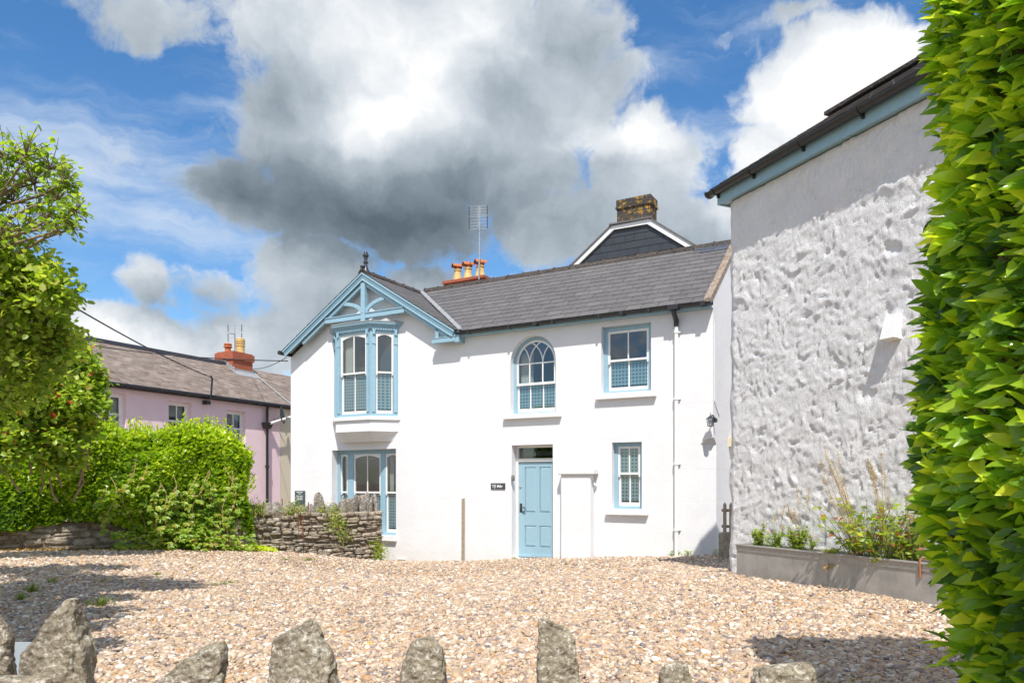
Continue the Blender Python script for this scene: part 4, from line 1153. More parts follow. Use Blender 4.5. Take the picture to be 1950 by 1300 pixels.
def slate_gable():
    # jerkin-headed slate-hung gable with a lichened chimney, behind the cottage, facing the yard
    Y_in = 5.2
    root = empty('slate_hung_house', (H.o.x, H.o.y, 0), H.rot)
    tag(root, 'dark slate-hung gable end with white verge rising behind the cottage roof', 'house')
    P = lambda px, py: H.L(px, py, -Y_in)
    pts = [P(1092, 512), P(1168, 434), P(1237, 424), P(1330, 476)]
    a, b, c, d = [Vector(p) for p in pts]
    # make the flat top level and the sides symmetric
    zt = (b.y + c.y) / 2; b.y = c.y = zt
    sl = ((zt - a.y) / (b.x - a.x) + (zt - d.y) / (d.x - c.x)) / 2
    base = 4.0; wx = (zt - base) / sl
    outline = [(b.x - wx, base), (c.x + wx, base), (c.x, zt), (b.x, zt)]
    W_ = MB(); W_.prism_xz([(b.x - wx, -.5), (c.x + wx, -.5)] + outline[1:], Y_in + .03, Y_in + 6)
    W_.build('wall', MAT['render'], root)
    S = MB(); gl = .19; z = base; r = 0
    while z < zt - .01:
        z1 = min(z + gl, zt); off = (r % 2) * .15
        hw = (zt - z) / sl; x = b.x - hw - .3 - off
        while x < c.x + hw + .3:
            x0, x1 = x + .0015, x + .298; 
            L0, R0 = b.x - (zt - z) / sl, c.x + (zt - z) / sl; L1, R1 = b.x - (zt - z1) / sl, c.x + (zt - z1) / sl
            q0, q1 = max(x0, L0), min(x1, R0); t0, t1 = max(x0, L1), min(x1, R1)
            if q1 > q0 + .01:
                if t1 <= t0: t0 = t1 = (min(max(t0, L1), R1))
                S.hexa([(q0, Y_in - .012, z), (q1, Y_in - .012, z), (q1, Y_in + .0, z), (q0, Y_in + 0, z), (t0, Y_in - .002, z1), (max(t1, t0 + .001), Y_in - .002, z1), (max(t1, t0 + .001), Y_in + .0295, z1), (t0, Y_in + .0295, z1)])
            x += .3
        z = z1; r += 1
    S.build('hung_slates', MAT['hungslate'], root)
    V = MB(); o = .07
    V.bar([(b.x - wx, base), (b.x, zt + .0), (c.x, zt + .0), (c.x + wx, base)], .13, Y_in - .07, Y_in + .04)
    V.build('verge_board', MAT['white'], root)
    Rf = MB(); n = Vector((sl, 1)).normalized()
    for x0, sg in ((b.x, -1), (c.x, 1)):
        Rf.prism_xz([(x0, zt + .07), (x0 + sg * wx, base + .07), (x0 + sg * wx, base + .11), (x0, zt + .12)], Y_in - .10, Y_in + 6)
    Rf.add([(b.x - .06, Y_in - .12, zt + .07), (c.x + .06, Y_in - .12, zt + .07), (c.x, Y_in + 1.3, zt + 1.0 * .0 + .14), (b.x, Y_in + 1.3, zt + .14)], [(0, 1, 2, 3)])
    Rf.box(b.x - .08, c.x + .08, Y_in - .13, Y_in - .02, zt + .068, zt + .11)
    Rf.box(b.x, c.x, Y_in, Y_in + 6, zt + .02, zt + .10)
    Rf.build('roof', MAT['slate'], root)
    C = MB(); yc = Y_in + .25
    c0 = H.L(1175, 400, -yc)[0]; c1 = H.L(1238, 400, -yc)[0]; top = (H.L(1176, 382, -yc)[1] + H.L(1238, 369.5, -yc)[1]) / 2
    k0 = top - .30
    C.box(c0, c1, yc, yc + .55, zt - .3, top - .01); C.box(c0 - .035, c1 + .035, yc - .035, yc + .585, top - .25, top - .19); C.box(c0 - .02, c1 + .02, yc - .02, yc + .57, top - .19, top)
    tag(C.build('chimney', MAT['greybrick'], root), 'square dark brick chimney with orange lichen')
slate_gable()

# ---- rough whitewashed building on the right ------------------------
def m_rough_white():
    m = Mat('rough_limewash'); n = m.noise(2.5, 8, 0.65)
    c = m.ramp(n, [(0.35, (0.735, 0.725, 0.72)), (0.6, (0.80, 0.795, 0.79))])
    s = m.noise(7, 8, 0.75, dist=0.8)
    c = m.mix(m.ramp(s, [(0.60, 0.0), (0.74, 0.40)]), c, (0.66, 0.60, 0.53))
    m.set(c, 0.85, spec=0.2)
    st_ = m.noise(14, 7, 0.7, dist=1.2, vec=m.mapping(scale=(2.6, 1, .8), rot=(0, math.radians(35), 0)))
    h = m.math('ADD', m.math('MULTIPLY', m.noise(34, 9, 0.75, dist=0.6), .8), m.math('MULTIPLY', st_, 1.5))
    m.bump(h, 0.85, 0.02); return m.m
MAT['roughwhite'] = m_rough_white()
right = empty('rough_white_building', (R.o.x, R.o.y, 0), R.rot)
tag(right, 'tall whitewashed rough stone building with black gutter and pale blue fascia', 'building')
RW_TOP = 5.24
def rough_wall():
    nx, nz = 300, 230; Lx = 8.4; z0 = -.2
    x = np.concatenate([np.linspace(0, 4.6, 250, endpoint=False), np.linspace(4.6, Lx, nx - 250)])
    z = np.linspace(z0, RW_TOP, nz)
    X, Z = np.meshgrid(x, z); P = np.stack([X.ravel(), Z.ravel(), X.ravel() * 0], 1)
    # stones under many coats of limewash: lumps with hollows, elongated slightly down to the left
    Q = P.copy(); Q[:, 0] = P[:, 0] * .92 + P[:, 1] * .35; Q[:, 1] = P[:, 1] * 1.25 - P[:, 0] * .3
    wob = np.stack([fbm_np(Q * 3 + 5, 3), fbm_np(Q * 3 + 50, 3), Q[:, 2]], 1) * .35
    big = fbm_np((Q + wob) * 3.2, 3); mid = fbm_np((Q + wob) * 7.5 + 9, 4); sm = fbm_np((Q + wob * 1.4) * 20, 3)
    rid = np.abs(fbm_np((Q + wob) * 6 + 31, 3))
    Dp = big * .018 + mid * .018 - np.clip(fbm_np((Q + wob) * 12 + 61, 2) - .17, 0, 1) * .12 + np.clip(fbm_np((Q + wob) * 10 + 161, 2) - .17, 0, 1) * .08 + sm * .021 + fbm_np((Q + wob * 2) * 42, 2) * .009
    up = np.clip((P[:, 1] - 4.35) / .5, 0, 1); Dp = Dp * (1 - .2 * up)       # smoother under the eaves
    edge = np.clip(P[:, 0] / .12, 0, 1) ** .6
    Yl = -(Dp + .02) * edge + (1 - edge) * .05
    Xl = P[:, 0] - (1 - np.clip(P[:, 0] / .3, 0, 1)) * (fbm_np(P * 3 + 77, 3) * .09 + (P[:, 1] - 5) * -.006)
    V = np.stack([Xl, Yl, P[:, 1]], 1); i = (np.arange(nz - 1)[:, None] * nx + np.arange(nx - 1)[None]).ravel()
    Fc = np.stack([i, i + 1, i + 1 + nx, i + nx], 1)
    w = np_obj('wall', V, Fc, MAT['roughwhite'], right, smooth=True)
    B = MB(); dd = 4.2
    # the other walls of the building
    gr = .70
    pts = [(.02, -.2), (dd, -.2), (dd, RW_TOP + .05), (dd / 2, RW_TOP + .05 + gr * dd / 2), (.02, RW_TOP)]
    B.add([(.03, a, b) for a, b in pts], [tuple(range(5))]); B.add([(8.39, a, b) for a, b in pts], [tuple(reversed(range(5)))])
    B.add([(.03, dd, -.2), (8.39, dd, -.2), (8.39, dd, RW_TOP + .05), (.03, dd, RW_TOP + .05)], [(0, 1, 2, 3)])
    B.add([(.03, .06, RW_TOP - .2), (8.39, .06, RW_TOP - .2), (8.39, .03, RW_TOP + .05), (.03, .03, RW_TOP + .05)], [(0, 1, 2, 3)])
    B.build('wall', MAT['roughwhite'], right)
rough_wall()
def right_roof():
    oy = -.095; ze = 5.455; sl = .655; ry = 1.93
    f = MB(); f.box(-.09, 8.4, oy - .02, oy, RW_TOP + .0, ze - .005); f.box(-.09, 8.4, oy, .02, RW_TOP + .015, RW_TOP + .03); f.box(-.09, -.07, oy, 1.0, RW_TOP + .0, ze - .01)
    tag(f.build('fascia', MAT['fascia'], right), 'pale blue eaves board')
    B = MB(); vd = Vector((0, 1, sl)).normalized(); nd = Vector((0, -sl, 1)).normalized(); org = Vector((-.16, oy - .09, ze - .01))
    L = (ry - org.y) * math.sqrt(1 + sl * sl)
    slate_field(B, org, Vector((1, 0, 0)), vd, nd, 8.5, L, .28, .20, thick=.009)
    B.prism_xy([(-.14, oy - .05), (8.4, oy - .05), (8.4, ry), (-.14, ry)], 0, 0.001) if False else None
    B.add([(-.14, oy - .05, ze - .03 + .03 * sl), (8.4, oy - .05, ze - .03 + .03 * sl), (8.4, ry, ze + (ry - org.y) * sl - .03), (-.14, ry, ze + (ry - org.y) * sl - .03)], [(0, 1, 2, 3)])
    zr = ze + (ry - org.y) * sl
    B.add([(-.14, ry, zr), (8.4, ry, zr), (8.4, 4.5, zr - sl * (4.5 - ry)), (-.14, 4.5, zr - sl * (4.5 - ry))], [(0, 1, 2, 3)])
    rf = B.build('roof', MAT['slate'], right)
    rt = MB()
    for i in range(19):
        x0 = -.18 + i * .45
        rt.prism_xz([(x0, zr + .0), (x0 + .445, zr), (x0 + .445, zr + .05), (x0, zr + .05)], ry - .10, ry + .10)
    rt.build('ridge_tiles', MAT['ridge'], rf)
    g = MB(); cy = oy - .085; zg = ze - .06; ns = 12; v = []
    xs = [-.20, 8.4]
    for x in xs:
        for k in range(ns + 1): t = math.pi + math.pi * k / ns; v.append((x, cy + .062 * math.cos(t), zg + .062 * math.sin(t) + .02))
        for k in range(ns, -1, -1): t = math.pi + math.pi * k / ns; v.append((x, cy + .054 * math.cos(t), zg + .054 * math.sin(t) + .02))
    m2 = 2 * (ns + 1); g.add(v, [(k, (k + 1) % m2, (k + 1) % m2 + m2, k + m2) for k in range(m2)])
    g.add([(-.2, cy + .062 * math.cos(math.pi + math.pi * k / ns), zg + .062 * math.sin(math.pi + math.pi * k / ns) + .02) for k in range(ns + 1)], [tuple(range(ns + 1))])
    gut = g.build('gutter', MAT['black'], right, smooth=True)
    for xx in (-.17, -.05, .62, 1.42, 2.22, 3.02, 3.82, 4.62):
        b = MB(); n = 10; v = []; w = .018
        for x in (xx - w, xx + w):
            for k in range(n + 1): t = math.pi + math.pi * k / n; v.append((x, cy + .072 * math.cos(t), zg + .072 * math.sin(t) + .022))
            for k in range(n, -1, -1): t = math.pi + math.pi * k / n; v.append((x, cy + .063 * math.cos(t), zg + .063 * math.sin(t) + .022))
        m2 = 2 * (n + 1); b.add(v, [(k, (k + 1) % m2, (k + 1) % m2 + m2, k + m2) for k in range(m2)] + [tuple(range(m2)), tuple(range(2 * m2 - 1, m2 - 1, -1))])
        if xx > -.1: b.prism_xz([(xx - .012, zg - .075), (xx + .012, zg - .075), (xx + .012, zg + .0), (xx - .012, zg + .0)], cy + .03, oy - .021)
        b.build('gutter_bracket', MAT['black'], gut)
right_roof()
def right_vent():
    s, z = R.L(1699, 622, .05); B = MB(); w = .082
    B.box(s - w, s + w, -.06, .03, z - .13, z + .12)
    B.hexa([(s - w, -.13, z - .12), (s + w, -.13, z - .12), (s + w, -.0605, z - .12), (s - w, -.0605, z - .12), (s - w + .02, -.075, z + .12), (s + w - .02, -.075, z + .12), (s + w - .02, -.0605, z + .12), (s - w + .02, -.0605, z + .12)])
    o = B.build('vent_cowl', MAT['white'], right); tag(o, 'white sloping vent cowl high on the rough wall')
right_vent()

# ---- pink terrace ----------------------------------------------------
def terrace():
    pink = empty('pink_terraced_house', (PK.o.x, PK.o.y, 0), PK.rot)
    tag(pink, 'pink rendered terraced house with old slate roof and black gutter behind the hedge', 'house')
    ez = 4.42
    A0 = PK.L(60, 760)[0]; A1 = PK.L(533.5, 800)[0]; A2 = PK.L(551, 800)[0] + .6
    wins = []
    for (xa, xb, yt) in ((191, 240, 747), (321, 364, 765), (432, 468, 782)):
        s0, s1 = PK.L(xa, 800)[0], PK.L(xb, 800)[0]; zt = PK.L((xa + xb) / 2, yt)[1]
        wins.append((s0, s1, zt - 1.35, zt))
    outer = [(A0, -1), (A1, -1), (A1, ez), (A0, ez)]
    holes = [[(a, c), (b, c), (b, d), (a, d)] for a, b, c, d in wins]
    allv = outer + [p for h in holes for p in h]
    tri = geometry.tessellate_polygon([[Vector((a, b, 0)) for a, b in outer]] + [[Vector((a, b, 0)) for a, b in h] for h in holes])
    B = MB(); B.add([(a, 0, b) for a, b in allv], [tuple(t) for t in tri])
    for h in holes: B.add([(a, 0, b) for a, b in h] + [(a, .22, b) for a, b in h], [(i, (i + 1) % 4, (i + 1) % 4 + 4, i + 4) for i in range(4)])
    B.add([(A0, 0, -1), (A0, 5, -1), (A0, 5, ez), (A0, 2.3, 6.1), (A0, 0, ez)], [(0, 1, 2, 3, 4)])
    B.build('wall', MAT['pink'], pink)
    rm = MB(); rm.box(A0 + .3, A1 - .1, 1.0, 1.05, 0, 4.3); rm.build('interior', MAT['room'], pink)
    for (a, b, c, d) in wins:
        f = MB(); ring(f, a + .002, b - .002, c + .002, d - .002, .07, .07, .09, .07, .14, .21)
        w = f.build('window', MAT['white'], pink)
        sa = MB(); zm = d - .62
        ring(sa, a + .07, b - .07, zm, d - .07, .045, .045, .05, .045, .15, .185); ring(sa, a + .07, b - .07, c + .09, zm - .001, .045, .045, .06, .04, .17, .2)
        cx = (a + b) / 2; sa.box(cx - .018, cx + .018, .153, .18, zm + .05, d - .115); sa.box(cx - .018, cx + .018, .173, .198, c + .15, zm - .04)
        sa.build('sash', MAT['white'], w)
        g = MB(); g.box(a + .1, b - .1, .165, .168, c + .14, d - .11); g.build('pane', MAT['glass'], w)
        cu = MB(); cu.box(a + .08, a + .08 + (b - a) * .22, .30, .31, c, d); cu.box(b - .08 - (b - a) * .2, b - .08, .30, .31, c, d); cu.box(a + .1, b - .1, .33, .34, d - .45, d); cu.build('curtain', MAT['curtain'], w)
    rz_, ry = 6.02, 2.3; sl = (rz_ - (ez + .02)) / (ry + .2)
    def field(parent, x0, x1, name='roof'):
        S = MB(); vd = Vector((0, 1, sl)).normalized(); nd = Vector((0, -sl, 1)).normalized(); org = Vector((x0, -.2, ez + .02))
        slate_field(S, org, Vector((1, 0, 0)), vd, nd, x1 - x0, (ry + .2) * math.sqrt(1 + sl * sl), .26, .155, thick=.02)
        S.add([(x0, -.18, ez), (x1, -.18, ez), (x1, ry, rz_ - .02), (x0, ry, rz_ - .02)], [(0, 1, 2, 3)]); S.add([(x0, ry, rz_ - .01), (x1, ry, rz_ - .01), (x1, 5, ez), (x0, 5, ez)], [(0, 1, 2, 3)])
        return S.build(name, MAT['oldslate'], parent)
    cxs = PK.L(447, 690, -ry)[0]
    rf = field(pink, A0, A1)
    rt = MB(); x = A0
    while x < cxs - .4:
        rt.prism_xz([(x, rz_ - .02), (x + .44, rz_ - .02), (x + .44, rz_ + .09), (x, rz_ + .09)], ry - .09, ry + .09); x += .45
    rt.build('ridge_tiles', m_simple('blue_black_ridge', (.05, .055, .075), .45), rf)
    rt = MB(); x = cxs + .4
    while x < A1 - .1:
        rt.prism_xz([(x, rz_ - .02), (x + .3, rz_ - .02), (x + .3, rz_ + .05), (x, rz_ + .06)], ry - .08, ry + .08); x += .31
    rt.build('ridge_tiles', MAT['ridge'], rf)
    # chimney
    C = MB(); ht = PK.L(447, 673, -ry)[1]; w = .48
    C.box(cxs - w, cxs + w, ry - .42, ry + .42, rz_ - .6, ht - .30)
    C.box(cxs - w - .05, cxs + w + .05, ry - .47, ry + .47, ht - .30, ht - .05); C.box(cxs - w, cxs + w, ry - .42, ry + .42, ht - .05, ht)
    ch = C.build('chimney', MAT['redbrick'], rf); tag(ch, 'red brick chimney stack on the pink house roof')
    fl = MB()
    for k in range(6):
        y0 = ry - .42 + k * .14 - .1; z = ez + .02 + (y0 + .2) * sl
        fl.box(cxs - w - .012, cxs - w - .002, y0, y0 + .15, z - .02, z + .22)
    fl.box(cxs - w - .05, cxs + w + .05, ry - .46, ry - .425, rz_ - .42, rz_ - .17); fl.add([(cxs - w - .1, ry - .75, ez + .05 + (ry - .55) * sl), (cxs + w + .1, ry - .75, ez + .05 + (ry - .55) * sl), (cxs + w + .1, ry - .43, ez + .07 + (ry - .23) * sl), (cxs - w - .1, ry - .43, ez + .07 + (ry - .23) * sl)], [(0, 1, 2, 3)])
    fl.build('flashing', MAT['lead'], ch)
    p = MB(); p.lathe([(.155, 0), (.155, .28), (.175, .29), (.175, .33), (.15, .34), (.15, .38), (.175, .385), (.175, .42), (.15, .43), (.15, .46), (.175, .465), (.175, .50), (.15, .51), (.16, .56), (.11, .60)], cxs + .18, ry - .1, ht, 18)
    tag(p.build('chimney_pot', MAT['buffpot'], rf, smooth=True), 'tall buff louvred chimney pot')
    p = MB(); p.lathe([(.12, 0), (.10, .16), (.15, .18), (.16, .22), (.12, .25), (.15, .30), (.13, .33)], cxs - .28, ry + .05, ht, 16)
    tag(p.build('chimney_pot', MAT['terracotta'], rf, smooth=True), 'short terracotta chimney pot')
    # gutter, down pipe, hopper
    g = MB(); g.tube([(A0, -.22, ez - .02), (A2, -.22, ez - .02)], .06, 10); g.box(A0, A2, -.16, -.0, ez - .10, ez + .0)
    x = A0 + .5
    while x < A2: g.box(x - .03, x + .03, -.29, -.15, ez - .09, ez + .02); x += 1.0
    tag(g.build('gutter', MAT['black'], pink, smooth=True))
    dpx = PK.L(504, 800)[0]; d = MB(); hz2 = PK.L(505, 805)[1]
    d.tube([(dpx, -.2, ez - .05), (dpx, -.12, ez - .2), (dpx, -.12, -1)], .05, 10)
    d.prism_xy([(dpx - .09, -.2), (dpx + .09, -.2), (dpx + .09, -.02), (dpx - .09, -.02)], hz2 - .22, hz2, [(dpx - .17, -.27), (dpx + .17, -.27), (dpx + .17, -.02), (dpx - .17, -.02)])
    for zz in (hz2 - 1.6, hz2 - 3.0): d.lathe([(.07, 0), (.07, .1)], dpx, -.12, zz, 10)
    d.build('downpipe', MAT['black'], pink, smooth=True)
    # cable bracket on the eaves
    bs = PK.L(389, 740)[0]; bk = MB(); bk.tube([(bs, -.3, PK.L(389, 760)[1]), (bs, -.36, PK.L(389, 722)[1]), (bs - .06, -.36, PK.L(389, 717)[1])], .03, 8); bk.box(bs - .08, bs + .08, -.2, 0, PK.L(389, 770)[1], PK.L(389, 763)[1])
    bk.build('cable_bracket', MAT['black'], pink)
    # next house: cream wall strip under the same line of roof
    cream = empty('cream_terraced_house', (PK.o.x, PK.o.y, 0), PK.rot)
    tag(cream, 'narrow strip of cream pebbledashed house between pink house and white cottage', 'house')
    B = MB(); B.box(A1 + .01, A1 + 7, .0, 4.9, -1, ez); B.build('wall', MAT['cream'], cream)
    rf2 = field(cream, A1 + .002, A1 + 7)
    wp = MB(); q0 = Vector((cxs + w + .1, ry - .45, ez + .12 + (ry - .25) * sl)); 
    # pale hose lying down the roof
    pts = []
    for i in range(13):
        t = i / 12; xx = q0.x + (A1 + .35 - q0.x) * t; yy = q0.y + (-.18 - q0.y) * (t ** 1.6); pts.append((xx, yy, ez + .02 + (yy + .2) * sl + .06))
    wp.tube(pts, .022, 6); tag(wp.build('flashing_strip', MAT['lead'], rf))
    # satellite dish
    ds = PK.L(521, 790)[0]; dz = PK.L(521, 792)[1]; o = PK.W(ds, -.34, dz)
    dish = empty('satellite_dish', o, PK.rot); tag(dish, 'small dark grey satellite dish under the pink house gutter', 'satellite dish')
    D = MB(); v = []; f = []; rings = 5; sg = 22
    Mx = Matrix.Rotation(math.radians(28), 4, 'Z') @ Matrix.Rotation(math.radians(80), 4, 'X')
    for i in range(rings + 1):
        r = .27 * i / rings
        for k in range(sg): t = 2 * math.pi * k / sg; v.append((r * math.cos(t), r * 1.12 * math.sin(t), .22 * (r / .27) ** 2 * .27))
    for i in range(rings):
        for k in range(sg): f.append((i * sg + k, i * sg + (k + 1) % sg, (i + 1) * sg + (k + 1) % sg, (i + 1) * sg + k))
    D.m = Mx; D.add(v, f); D.m = None
    dd = D.build('reflector', m_simple('dish_grey', (.045, .05, .058), .5), dish, smooth=True); sm = dd.modifiers.new('thick', 'SOLIDIFY'); sm.thickness = .008
    a = MB(); a.tube([(0, .02, 0), (0, .2, -.1), (0, .33, -.12)], .018, 8); a.tube([(0, .0, -.26), (.05, -.26, -.12)], .012, 6); a.box(.0, .1, -.32, -.24, -.14, -.06); a.build('arm', MAT['steel'], dish)
    # sloping white pipe to the white cottage
    pp = empty('waste_pipe', PK.W(dpx, -.3, hz2)); tag(pp, 'sloping white pipe from the black hopper to the white cottage corner', 'pipe')
    w0 = PK.W(dpx, -.3, hz2 - .02); w1 = PK.W(PK.L(548, 793)[0], -.35, PK.L(549, 792)[1])
    B = MB(); B.tube([(0, 0, 0), tuple(w1 - w0)], .045, 10); B.build('pipe', MAT['white'], pp, smooth=True); pp.location = w0
    # aerial on the chimney
    aw = PK.W(cxs + .1, ry + .1, ht); e = empty('television_aerial', aw, PK.rot + math.radians(-70)); tag(e, 'small aerial with black end pieces on the red brick chimney', 'aerial')
    zt = (PK.L(450, 618, -ry)[1]) - ht
    B = MB(); B.tube([(0, 0, -.1), (0, 0, zt - .2)], .022, 8); B.build('pole', MAT['steel'], e)
    B = MB(); 
    for (za, zb) in ((zt - .25, zt), (zt - .62, zt - .32)):
        for k in range(3): z = za + (zb - za) * k / 2; B.tube([(-.26, 0, z), (.26, 0, z)], .006, 5)
    B.tube([(0, 0, zt - .62), (0, 0, zt)], .014, 6); B.tube([(0, 0, zt - .35), (.05, -.5, zt - .42)], .02, 6); B.build('reflector', MAT['steel'], e)
    for x in (-.27, .27):
        for za, zb in ((zt - .26, zt + .01), (zt - .63, zt - .31)): B = MB(); B.tube([(x, 0, za), (x * 1.02, 0, zb)], .014, 6); B.build('edge_cap', MAT['black'], e)
    return A0, A1, ez, rz_, ry
TER = terrace()
def cable(p0, p1, sag, label, r=.012, n=16):
    mid = p0; o = empty('overhead_cable', p0)
    B = MB(); pts = []
    for i in range(n + 1):
        t = i / n; q = p0.lerp(p1, t) - p0; q.z -= sag * 4 * t * (1 - t); pts.append(tuple(q))
    B.tube(pts, r, 5)
    ob = B.build('overhead_cable', MAT['cable']); ob.location = p0; tag(ob, label, 'cable')
    bpy.data.objects.remove(o)
cable(at(100, 560, 12.5), PK.W(PK.L(389, 720)[0], -.36, PK.L(389, 720)[1]), .10, 'thick black cable running down to a bracket on the pink house', .016)
cable(at(-30, 617, 22), at(548, 687, 19.4), .25, 'thin wire crossing above the pink house ridge to the gable', .014)
cable(at(478, 702, 27), at(546, 680, 19.3), .1, 'short wire rising from the far roof to the gable corner', .010)
# ------------------------------------------------------------------ foliage helpers
def unit(a): return a / np.maximum(np.linalg.norm(a, axis=1, keepdims=True), 1e-9)
TPL_SMALL = (np.array([(0, 0, 0), (.32, .45, .07), (0, 1, -.05), (-.32, .45, .07)]), np.array([(0, 1, 2), (0, 2, 3)]))
TPL_ROUND = (np.array([(0, 0, 0), (.34, .28, .08), (.30, .72, .07), (0, 1, -.06), (-.30, .72, .07), (-.34, .28, .08)]), np.array([(0, 1, 2, 3), (0, 3, 4, 5)]))
def tpl_laurel():
    n = 9; v = []; f = []
    for i in range(n + 1):
        t = i / n; w = .185 * math.sin(math.pi * t ** .85) ** .8 if 0 < t < 1 else 0
        w *= 1.0 + (.10 if i % 2 else -.08); droop = -.16 * t * t
        v += [(-w, t - (.025 if i % 2 else 0), droop + w * .45), (0, t, droop), (w, t - (.025 if i % 2 else 0), droop + w * .45)]
    for i in range(n):
        a = 3 * i; f += [(a, a + 1, a + 4, a + 3), (a + 1, a + 2, a + 5, a + 4)]
    return np.array(v), np.array(f)
TPL_LAUREL = tpl_laurel()
def leaves(name, P, D, Nn, S, tpl, mat, parent, rnd=None, smooth=False, wid=None):
    """P base points, D axis directions, Nn approximate normals, S lengths"""
    tv, tf = tpl; n = len(P); D = unit(D); X = unit(np.cross(D, Nn)); Z = np.cross(X, D)
    sx = S if wid is None else S * wid
    V = P[:, None, :] + tv[None, :, 0, None] * X[:, None, :] * sx[:, None, None] + tv[None, :, 1, None] * D[:, None, :] * S[:, None, None] + tv[None, :, 2, None] * Z[:, None, :] * S[:, None, None]
    Fc = (tf[None] + (np.arange(n) * len(tv))[:, None, None]).reshape(-1, tf.shape[1])
    r = rng.random(n) if rnd is None else rnd
    return np_obj(name, V.reshape(-1, 3), Fc, mat, parent, rnd=np.repeat(r, len(tf)), smooth=smooth)

MAT['bark'] = m_simple('bark', (.16, .115, .08), .9, spec=.15, var=.3, bump=.15)
MAT['twig'] = m_simple('twig', (.27, .20, .13), .85, spec=.15, var=.25, bump=0)
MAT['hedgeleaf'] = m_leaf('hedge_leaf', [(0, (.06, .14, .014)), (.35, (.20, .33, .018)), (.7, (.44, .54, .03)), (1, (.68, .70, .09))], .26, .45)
MAT['hedgecore'] = m_simple('hedge_dark_core', (.07, .095, .025), .95, spec=.05, var=.4, nscale=30, bump=0)  # dark colour of the added hedge cores, in place of inner shade
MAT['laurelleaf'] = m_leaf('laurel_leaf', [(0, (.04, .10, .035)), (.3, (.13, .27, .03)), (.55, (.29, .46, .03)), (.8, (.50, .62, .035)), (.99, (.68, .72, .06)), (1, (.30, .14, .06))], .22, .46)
MAT['treeleaf'] = m_leaf('tree_leaf', [(0, (.12, .19, .025)), (.4, (.21, .32, .045)), (.8, (.38, .47, .08)), (1, (.52, .52, .15))], .4, .5)
MAT['creeperleaf'] = m_leaf('creeper_leaf', [(0, (.11, .21, .02)), (.45, (.21, .34, .035)), (.8, (.40, .49, .06)), (.93, (.50, .44, .10)), (.985, (.36, .16, .05)), (1, (.40, .05, .03))], .4, .42)
MAT['herbleaf'] = m_leaf('herb_leaf', [(0, (.08, .16, .02)), (.5, (.20, .30, .03)), (.85, (.40, .46, .04)), (.93, (.4, .36, .06)), (1, (.42, .07, .06))], .4, .4)
MAT['drystem'] = m_simple('dry_stem', (.42, .30, .13), .8, spec=.2, var=.2, bump=0)
MAT['greenstem'] = m_simple('green_stem', (.20, .24, .06), .7, spec=.2, var=.2, bump=0)

def tubes_np(B, pts, r0, r1, seg=5):
    n = len(pts); B.tube(pts, [r0 + (r1 - r0) * i / (n - 1) for i in range(n)], seg, cap=False)

